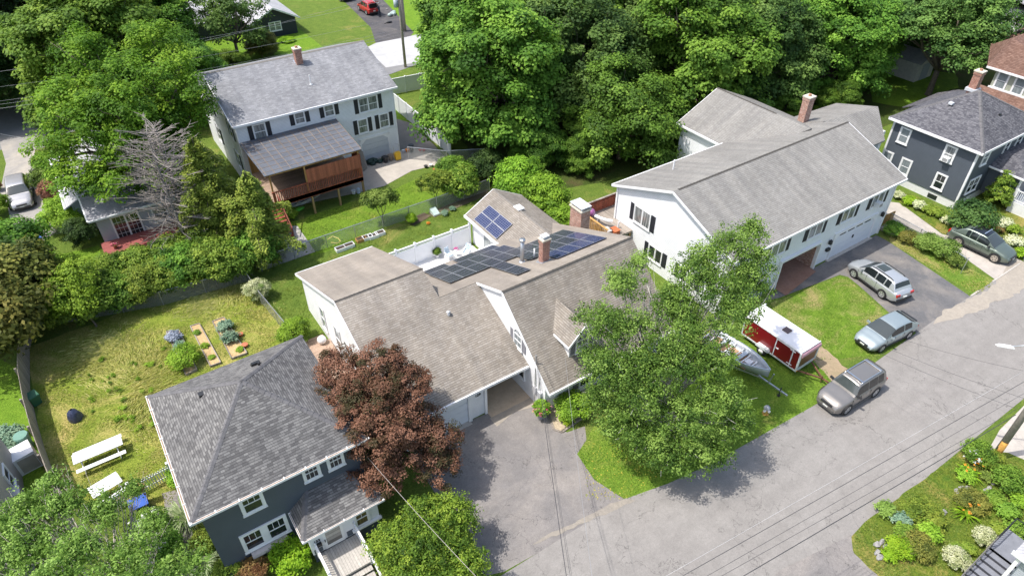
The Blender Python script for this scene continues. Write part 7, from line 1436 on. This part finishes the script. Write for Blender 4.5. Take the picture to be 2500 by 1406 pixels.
# potted plants, patio pot, rose pot
def potplant(label, p, r, h, pr, ph, m_, pm=None, flowers=None, n=1800):
    t = thing('potted_plant', label, 'potted plant', (p.x, p.y, p.z)); g = MB(); g.tube([p, p+Vector((0, 0, ph))], [pr*.75, pr], 12); g.build('pot', pm or WHITE, t)
    hang(crown('leaves', [(0, 0, ph+h*.5, r, r, h*.5)], n, .09, LM[m_], 5, cr=.12, k=30), 'leaves', t)
    if flowers:
        hang(crown('blossom', [(0, 0, ph+h*.55, r*1.05, r*1.05, h*.55)], 160, .10, flowers, 6, cr=.10, k=8), 'blossom', t)
    return t
potplant('potted green plant standing alone on the white patio', at(1068, 628, .03), .28, .6, .16, .25, 'maple')
PNK = leafmat('pink_rose_petal', (.55, .06, .18), (.70, .12, .28), (.80, .35, .45), .2)
potplant('rose bush with pink blossoms in a pot at the carport corner', at(1322, 1018, .02), .52, .95, .25, .3, 'lightgreen', plain('grey_pot', (.3, .3, .32), .7), PNK, 4200)
potplant('small red flowering pot on the low red deck', at(283, 605, .42), .22, .3, .14, .2, 'rust', plain('terracotta', 0), PNK, 500)
t = copytree(c1); t.location = (at(214, 580).x, at(214, 580).y, 0); t.rotation_euler = (0, 0, R(150)); t['label'] = 'white garden chair beside the pale grey house wall'; del t['group']
put(RNDB, 1398, 1000, 1.25, 'lightgreen', 'vivid green bush at the front of the tan-roofed house'); put(PLT, 1383, 1022, .9, 'lime', 'lime green low plant in the gravel corner bed')
g = MB(); a, b = at(1352, 1048, .03), at(1372, 1055, .03); o_ = at(1336, 1000, .03)
for p, q_ in ((o_, a), (a, b), (b, at(1428, 1015, .03))): g.bar(p-o_, q_-o_, .12, .1)
single(g, 'bed_edging', M['deckgrey'], 'timber edging around the gravel corner bed', 'edging', o_)
# hydrant
t = thing('fire_hydrant', 'grey capped fire hydrant with orange and white barrel on the front lawn', 'hydrant', (0, 0, 0)); g = MB(); g.cyl((0, 0, 0), .14, .5, 12); g.cyl((0, 0, 0), .2, .06, 12); g.build('barrel', plain('hydrant_orange', (.50, .30, .08), .5), t)
g = MB(); g.cyl((0, 0, .5), .19, .05, 14); g.ball((0, 0, .55), (.17, .17, .16), 12, 6); g.cyl((0, 0, .68), .04, .07, 6); g.build('bonnet', plain('hydrant_grey', (.32, .34, .36), .5), t)
for s in ((-1, 0), (1, 0), (0, -1)): g = MB(); g.tube([(s[0]*.1, s[1]*.1, .38), (s[0]*.24, s[1]*.24, .38)], .08, 8); g.build('outlet_cap', WHITE, t)
v = at(1868, 1010); t.location = (v.x, v.y, 0); t.scale = (1,)*3
# ---------------------------------------------------------------- beds around the charcoal house
BG = 'plants around the charcoal house'
v = at(2372, 545, .9); t = dupe(RNDB, v.x, v.y, 2.15, 30, 'large round dark green clipped bush beside the green suv', BG, 2.3, mat=LM['dark'])
v = at(2424, 505); tree('conical_shrub', 'tall conical yellow-green shrub at the charcoal house corner', 'shrub', (v.x, v.y, 0), [(0, 0, 1.1, .95, .95, 1.1), (.1, 0, 2.2, .65, .65, .9), (.1, .1, 3.0, .35, .35, .5)], 12000, .12, LM['yellowg'], seed=210, trunk=False, k=60, cr=.3, jag=.15, group=BG)
for i, (x, y, s, m_, lab) in enumerate(((2195, 478, .9, 'varieg', 'yellow edged hostas at the left end of the house bed'), (2220, 490, 1.0, 'lime', 'lime hostas below the white foundation, second from the left'), (2245, 502, 1.0, 'varieg', 'variegated hostas below the basement window'), (2268, 512, 1.0, 'yellowg', 'yellow-green plants right of the basement window'), (2292, 522, .9, 'yellowg', 'orange tinged plants near the foundation corner'), (2310, 538, .8, 'varieg', 'pale hostas at the right end of the house bed'), (2450, 545, 1.2, 'varieg', 'variegated plants below the white porch rail'), (2475, 560, 1.0, 'lightgreen', 'green plants below the porch stairs'), (2478, 590, 1.2, 'varieg', 'variegated hostas behind the green suv hood'), (2495, 620, 1.0, 'lime', 'lime plants at the right edge beside the drive'), (2440, 562, .6, 'rust', 'rusty orange ornamental grass behind the green suv'))):
    put(PLT, x, y, s*1.2, m_, lab, BG)
for i, (x, y, s, m_, lab) in enumerate(((2180, 565, 1.1, 'maple', 'green bush at the verge by the wooden gate'), (2215, 585, 1.0, 'olive', 'scrubby bush along the verge fence, second'), (2262, 600, 1.35, 'birch', 'scrubby blue green bush along the verge fence, middle'), (2300, 615, 1.5, 'birch', 'tall scrubby bush along the verge fence, fourth'), (2332, 640, 1.0, 'birch', 'scrubby bush at the lower end of the verge fence'))):
    put(RNDB, x, y, s*.85, m_, lab, 'scrubby bushes along the verge')
g = MB(); boards(g, [Vector((0, 0, 0)), Vector((1.3, -.1, 0))], 1.1, .13, .03, .05); v = at(2152, 552); single(g, 'wooden_gate', M['gold'], 'short pine gate at the right corner of the grey-roofed house', 'gate', (v.x, v.y, 0))
g = MB(); g.hexa([(0, 0, 0), (1.4, 0, 0), (1.6, -2.2, 0), (.5, -2.4, 0)], [(0, 0, .12), (1.4, 0, .12), (1.6, -2.2, .05), (.5, -2.4, .05)]); v = at(2142, 560); single(g, 'ramp', M['deckgrey'], 'grey board ramp at the right corner of the grey-roofed house', 'ramp', (v.x, v.y, .02))
g = MB(); g.bar((0, 0, 0), (0, 0, 1.5), .05); g.bar((-.2, 0, 1.4), (.2, 0, 1.4), .04); v = at(2345, 668); single(g, 'signpost', M['metal'], 'short thin grey marker post on the verge', 'post', (v.x, v.y, 0))
# ---------------------------------------------------------------- lower right garden
GG = 'flowers and shrubs of the lower right garden'
def G_(src, x, y, s, m_, lab, sz=None): return put(src, x, y, s, m_, lab, GG, sz)
G_(RNDB, 2385, 1112, 1.0, 'maple', 'green bush with white blossoms near the utility pole'); G_(RNDB, 2420, 1128, .8, 'yellowg', 'yellow-green bush at the foot of the utility pole')
G_(RNDB, 2462, 1180, 1.05, 'maple', 'round dark green bush right of the stones in the garden'); G_(RNDB, 2255, 1255, 1.2, 'yellowg', 'low mounded yellow-green creeper in the middle of the garden', .7); G_(RNDB, 2372, 1225, .95, 'olive', 'olive bush with orange blossoms in the garden', .7)
G_(RNDB, 2238, 1335, .95, 'olive', 'bronze green mounded bush left of the grey stairs', .8); G_(RNDB, 2198, 1340, .8, 'lime', 'lime yellow hosta clump near the garden corner', .7); G_(PLT, 2170, 1355, .8, 'lime', 'small lime plant at the garden corner stones')
G_(RNDB, 2400, 1318, .65, 'varieg', 'variegated white hosta above the grey stairs', .8); G_(RNDB, 2330, 1368, .7, 'varieg', 'variegated white hosta beside the lowest grey stairs', .8)
for i, (x, y, s, m_, lab) in enumerate(((2425, 1215, .9, 'maple', 'leafy green plant below the round dark bush'), (2460, 1245, .9, 'maple', 'leafy green plant at the right side of the garden'), (2490, 1225, .8, 'lightgreen', 'leafy plant at the right edge of the garden'), (2270, 1300, 1.0, 'lightgreen', 'feathery light green plant below the creeper stones'), (2210, 1300, .9, 'maple', 'narrow leaved green plant left of the creeper'), (2340, 1345, .7, 'maple', 'leafy plant between the two variegated hostas'), (2365, 1340, .6, 'yellowg', 'yellow-green plant beside the stair rail'), (2200, 1270, .8, 'hosta', 'blue green tuft near the street edge'), (2160, 1240, .8, 'birch', 'grey green tuft at the street edge of the garden'), (2490, 1300, 1.2, 'maple', 'green bush right of the stair landing'), (2440, 1290, .7, 'yellowg', 'plant left of the stair landing'), (2355, 1160, .8, 'lightgreen', 'green clump left of the lime daylily'), (2410, 1165, .6, 'birch', 'small clump with violet flowers'), (2475, 1380, .7, 'lime', 'small lime bush beside the white roof'))):
    G_(PLT, x, y, s*1.3, m_, lab)
for x, y, lab in ((2362, 1160, 'lime daylily with arching leaves, nearer the utility pole'), (2357, 1258, 'lime daylily with arching leaves, nearer the grey stairs')):
    single_pl('daylily', lab, 'plant', at(x, y), spike(x, 46, .8, None), LM['lime'], GG)
single_pl('ornamental_grass', 'big striped ornamental grass left of the blue house corner', 'plant', at(457, 1272), spike(4, 200, 1.35, None, .05, .95), LM['reed'], 'striped grasses', 1.0); single_pl('ornamental_grass', 'striped ornamental grass lower down by the blue house wall', 'plant', at(500, 1380), spike(5, 160, 1.1, None, .05, .9), LM['reed'], 'striped grasses', 1.0)
for x, y, n_, m_, lab in ((2378, 1115, 14, 'white', 'white blossoms scattered on the green bush near the pole'), (2378, 1135, 16, 'orange', 'orange lilies below the white blossoms'), (2365, 1228, 9, 'orange', 'orange blossoms on the olive bush')):
    v = at(x, y, .9); o = hang(crown('blossoms', [(0, 0, 0, .8, .5, .12)], n_*6, .09, LM[m_], x+y, cr=.09, k=9, low=0), 'blossoms', None); o.location = v; tag(o, lab, 'flowers', GG)
STN = plain('pale_rock', (.30, .29, .28), .9, var=.3, scale=5)
def stones(label, l, seed):
    g = MB(); r_ = random.Random(seed); o0 = at(*l[0])
    for i, (x, y) in enumerate(l):
        p = at(x, y)-o0; k0 = len(g.v); g.ball(p+Vector((0, 0, .08)), (r_.uniform(.12, .24), r_.uniform(.10, .17), r_.uniform(.08, .14)), 7, 5)
        for j in range(k0, len(g.v)): g.v[j] += Vector((r_.uniform(-.03, .03), r_.uniform(-.03, .03), r_.uniform(-.03, .03)))
    return single(g, 'rock_row', STN, label, 'rocks', (o0.x, o0.y, 0))
stones('short row of pale rocks below the yellow-green creeper', [(2268, 1278), (2280, 1270), (2292, 1260), (2302, 1252)], 3); stones('pale rocks curving left of the dark round bush', [(2424, 1182), (2415, 1192), (2408, 1200), (2412, 1206)], 4); stones('curved rock edge near the middle of the garden', [(2336, 1200), (2345, 1194), (2358, 1194), (2340, 1208)], 5); stones('ring of pale rocks at the garden corner', [(2140, 1330), (2152, 1324), (2160, 1336), (2140, 1350), (2146, 1362), (2186, 1318), (2188, 1308)], 6)
# grey entrance stairs with black rails
ST = thing('entrance_stairs', 'grey painted entrance stairs with black metal railings at the lower right corner', 'stairs', (0, 0, 0)); GP_ = plain('grey_deck_paint', (.20, .21, .24), .7); L0 = at(2430, 1318, 1.25)
dx_, w_ = .30, 1.75; x0_, y0_ = L0.x-.55, L0.y-.05
g = MB(); g.box(x0_, y0_-w_, 1.1, x0_+1.7, y0_, 1.25); g.build('landing', GP_, ST)
for k in range(7): g = MB(); z = 1.25-(k+1)*.17; g.box(x0_-(k+1)*.31, y0_-w_, z-.04, x0_-k*.31+.02, y0_, z); g.build('tread', GP_, ST)
g = MB()
for k in range(8): z = 1.25-k*.17; g.box(x0_-k*.31-.0, y0_-w_+.03, z-.19, x0_-k*.31+.03, y0_-.03, z-.03)
g.box(x0_, y0_-w_+.05, 0, x0_+1.65, y0_-.05, 1.1); g.build('riser', plain('dark_riser', (.05, .05, .06), .8), ST)
for yy in (y0_, y0_-w_):
    g = MB(); a, b, c_ = Vector((x0_+1.7, yy, 2.15)), Vector((x0_, yy, 2.15)), Vector((x0_-2.3, yy, .9))
    if yy == y0_: g.bar(a, b, .05)
    g.bar(b, c_, .05); g.bar(b-Vector((0, 0, .8)), c_-Vector((0, 0, .8)), .03)
    for k in range(14): p = b.lerp(c_, k/13); g.bar(p, p-Vector((0, 0, .85)), .018)
    if yy == y0_:
        for k in range(9): p = a.lerp(b, k/8); g.bar(p, p-Vector((0, 0, .85)), .018)
    g.bar(b, b-Vector((0, 0, 1.0)), .05); g.build('railing', M['black'], ST)
g = MB(); a = Vector((x0_+1.7, y0_, 2.15)); b = Vector((x0_+1.7, y0_-w_*.8, 2.15)); g.bar(a, b, .04)
for k in range(8): p = a.lerp(b, k/7); g.bar(p, p-Vector((0, 0, .85)), .018)
g.build('railing', M['black'], ST)
LRH = thing('house', 'white trimmed roof corner of the house at the lower right edge', 'house', (34, 0, 0)); c0 = at(2478, 1345, 3.2); g = MB(); g.slab([(c0.x, c0.y-6, 3.2), (c0.x+6, c0.y-6, 3.2), (c0.x+6, c0.y, 3.9), (c0.x, c0.y-.0, 3.2)], .12); g.build('roof', M['roof_pale'], LRH); g = MB(); g.box(c0.x+.3, c0.y-6, 0, c0.x+6, c0.y-.4, 3.1); g.build('wall', M['side_grey'], LRH); g = MB(); g.box(c0.x-.1, c0.y-6, 3.02, c0.x, c0.y+.06, 3.22); g.build('gutter', WHITE, LRH)
g = MB(); g.box(c0.x+.05, c0.y-.35, 0, c0.x+.2, c0.y-.2, 3.1); g.build('porch_post', WHITE, LRH)
# ---------------------------------------------------------------- planting beside the blue house
FB = 'planting beside the blue house'
put(RNDB, 715, 1368, 1.15, 'lime', 'bright lime green round bush under the double window of the blue house', FB, 1.3); put(RNDB, 622, 1395, .9, 'rust', 'bronze red low shrub left of the lime bush', FB); put(RNDB, 560, 1400, .9, 'yellowg', 'yellow-green shrub at the blue house corner', FB); put(RNDB, 505, 1330, .9, 'yellowg', 'green shrub left of the blue house wall', FB); put(PLT, 575, 1345, 1.1, 'lime', 'tall thin yellow-green sprig before the blue house wall', FB, 2.2)
put(RNDB, 440, 1165, .8, 'lightgreen', 'leafy plant behind the blue house gutter by the gate', FB); put(RNDB, 965, 1305, .9, 'maple', 'dark green bush right of the white porch', FB); put(RNDB, 900, 1175, 1.0, 'yellowg', 'shrub beneath the copper maple beside the porch', FB)
for i, (x, y, s, lab) in enumerate(((365, 1290, 1.1, 'white flowering shrub under the pale birch, topmost'), (395, 1350, 1.2, 'white flowering shrub under the pale birch, middle'), (350, 1385, 1.1, 'white flowering shrub under the pale birch, lowest'))):
    c = put(RNDB, x, y, s, 'maple', lab, 'white flowering shrubs'); v = at(x, y, .9); o = hang(crown('blossoms', [(0, 0, .65, .78, .78, .45)], 500, .12, LM['white'], 300+i, cr=.12, k=16, low=.1), 'blossoms', c)
for i, (x, y) in enumerate(((10, 1060), (22, 1085), (12, 1110), (30, 1060))):
    put(PLT, x, y, 1.3, 'hosta', ['topmost', 'second', 'lowest', 'rightmost'][i]+' of the large blue green hostas beside the storage box', 'blue green hostas at the left edge')
g = MB(); g.ball((0, 0, .3), .3, 14, 9); v = at(790, 848); single(g, 'ball', WHITE, 'white ball between the blue house roof and the small deck', 'ball', (v.x, v.y, .4), smooth=True)
# stones and bags beside the fresh drive
stones('white stone wall edging beside the fresh black driveway', [(905, -5), (915, 3), (925, 9), (935, 16), (945, 24), (955, 32), (962, 40)], 9); v = at(957, 38); g = MB(); r_ = random.Random(2)
for k in range(7): g.ball((r_.uniform(-.6, .6), r_.uniform(-.5, .5), .25), (.35, .3, .25), 7, 5)
single(g, 'grey_bags', plain('pale_green_bags', (.35, .42, .40), .6, var=.4), 'heap of pale bags by the transformer pole', 'bags', (v.x, v.y, 0))
put(RNDB, 660, 104, 1.2, 'lime', 'low yellow-green hedge along the navy house wall, left half', 'low hedge along the navy house', .5); put(RNDB, 700, 96, 1.2, 'lime', 'low yellow-green hedge along the navy house wall, right half', 'low hedge along the navy house', .5)
# the two master plants stay in use
v = at(1155, 430); PLT.location = (v.x, v.y, 0); PLT['label'] = 'small green plant at the foot of the wood beside the back lawn'; v = at(1240, 500); RNDB.location = (v.x, v.y, 0); RNDB['label'] = 'small vivid bush hidden left of the sunroom roof'
# ---------------------------------------------------------------- real tufts of grass on the lawns that show (stuff)
def inpoly(P_, poly):
    x, y = P_[:, 0], P_[:, 1]; c = np.zeros(len(P_), bool); n = len(poly)
    for i in range(n):
        a, b = poly[i], poly[(i+1) % n]; t_ = ((a[1] > y) != (b[1] > y)) & (x < (b[0]-a[0])*(y-a[1])/((b[1]-a[1]) or 1e-9)+a[0]); c ^= t_
    return c
def turf(name, label, poly, dens, mat, seed, size=.085, z=.03, clump=1.0):
    rg = np.random.default_rng(seed); pl = np.array([(p.x, p.y) for p in px(poly)]); lo, hi = pl.min(0), pl.max(0); n = int(dens*np.prod(hi-lo)); P2 = rg.uniform(lo, hi, (n, 2))
    f = np.sin(P2[:, 0]*1.7+np.sin(P2[:, 1]*1.3)*2)+np.sin(P2[:, 1]*2.3+np.sin(P2[:, 0]*.9)*2)+np.sin(P2[:, 0]*4.1+P2[:, 1]*3.3)*.6
    keep = inpoly(P2, pl) & (rg.random(n) < np.clip(.45+f*.28*clump, .06, 1)); P2 = P2[keep]; f = f[keep]; n = len(P2)
    P3 = np.column_stack([P2, np.full(n, z)+rg.uniform(0, .03, n)]); Nn = rg.normal(size=(n, 3))*np.array([.6, .6, .3])+np.array([0, 0, .9])
    o = hang(leafmesh(name, P3, Nn, size*rg.uniform(.6, 1.5, n), .32, np.clip(.5+f*.10+rg.normal(size=n)*.22, 0, 1), mat), name, None); return tag(o, label, 'grass', kind='stuff')
TG = leafmat('turf_blade', (.075, .15, .015), (.15, .255, .028), (.27, .35, .06), .3); TD = leafmat('dry_turf_blade', (.14, .21, .028), (.28, .34, .05), (.50, .45, .16), .3)
turf('lawn_grass', 'grass blades of the lawn before the grey-roofed house', [(1995, 880), (2150, 868), (2110, 850), (2175, 775), (2098, 704), (2066, 680), (2048, 675), (1880, 740), (1870, 800), (1920, 850)], 260, TG, 1)
turf('lawn_grass', 'grass blades of the street side lawn under the birch', [(1409, 1108), (1450, 1168), (1530, 1218), (1560, 1213), (1740, 1132), (1870, 1065), (1990, 990), (2035, 925), (1990, 880), (1900, 830), (1800, 830), (1640, 930), (1450, 1040)], 260, TG, 2)
turf('lawn_grass', 'grass and weeds of the verge beside the wide drive', [(2180, 565), (2240, 585), (2345, 650), (2435, 690), (2385, 720), (2290, 665), (2174, 595)], 260, TD, 3, .11)
turf('ground_cover', 'mixed low plants covering the lower right garden', [(2085, 1310), (2110, 1280), (2180, 1230), (2340, 1112), (2375, 1087), (2410, 1104), (2460, 1110), (2560, 1150), (2540, 1400), (2240, 1460), (2165, 1415), (2108, 1370), (2086, 1345)], 420, leafmat('mixed_ground_cover', (.06, .12, .02), (.15, .22, .03), (.30, .34, .08), .3), 4, .12, .035)
turf('dry_grass', 'short dry grass of the left yard', [(70, 850), (200, 805), (420, 720), (600, 685), (695, 790), (725, 830), (480, 1290), (440, 1235), (330, 1225), (130, 1205)], 330, TD, 5, .10)
turf('lawn_grass', 'grass blades of the back lawn by the raised deck', [(710, 545), (870, 490), (930, 478), (1010, 440), (1130, 425), (1190, 460), (1100, 498), (810, 605), (765, 622)], 110, TG, 6, .12)
turf('lawn_grass', 'grass blades of the strip behind the tan-roofed house', [(650, 680), (800, 615), (1000, 545), (1140, 500), (1130, 545), (960, 605), (740, 665), (760, 770), (730, 820), (690, 770)], 200, TG, 7, .11)
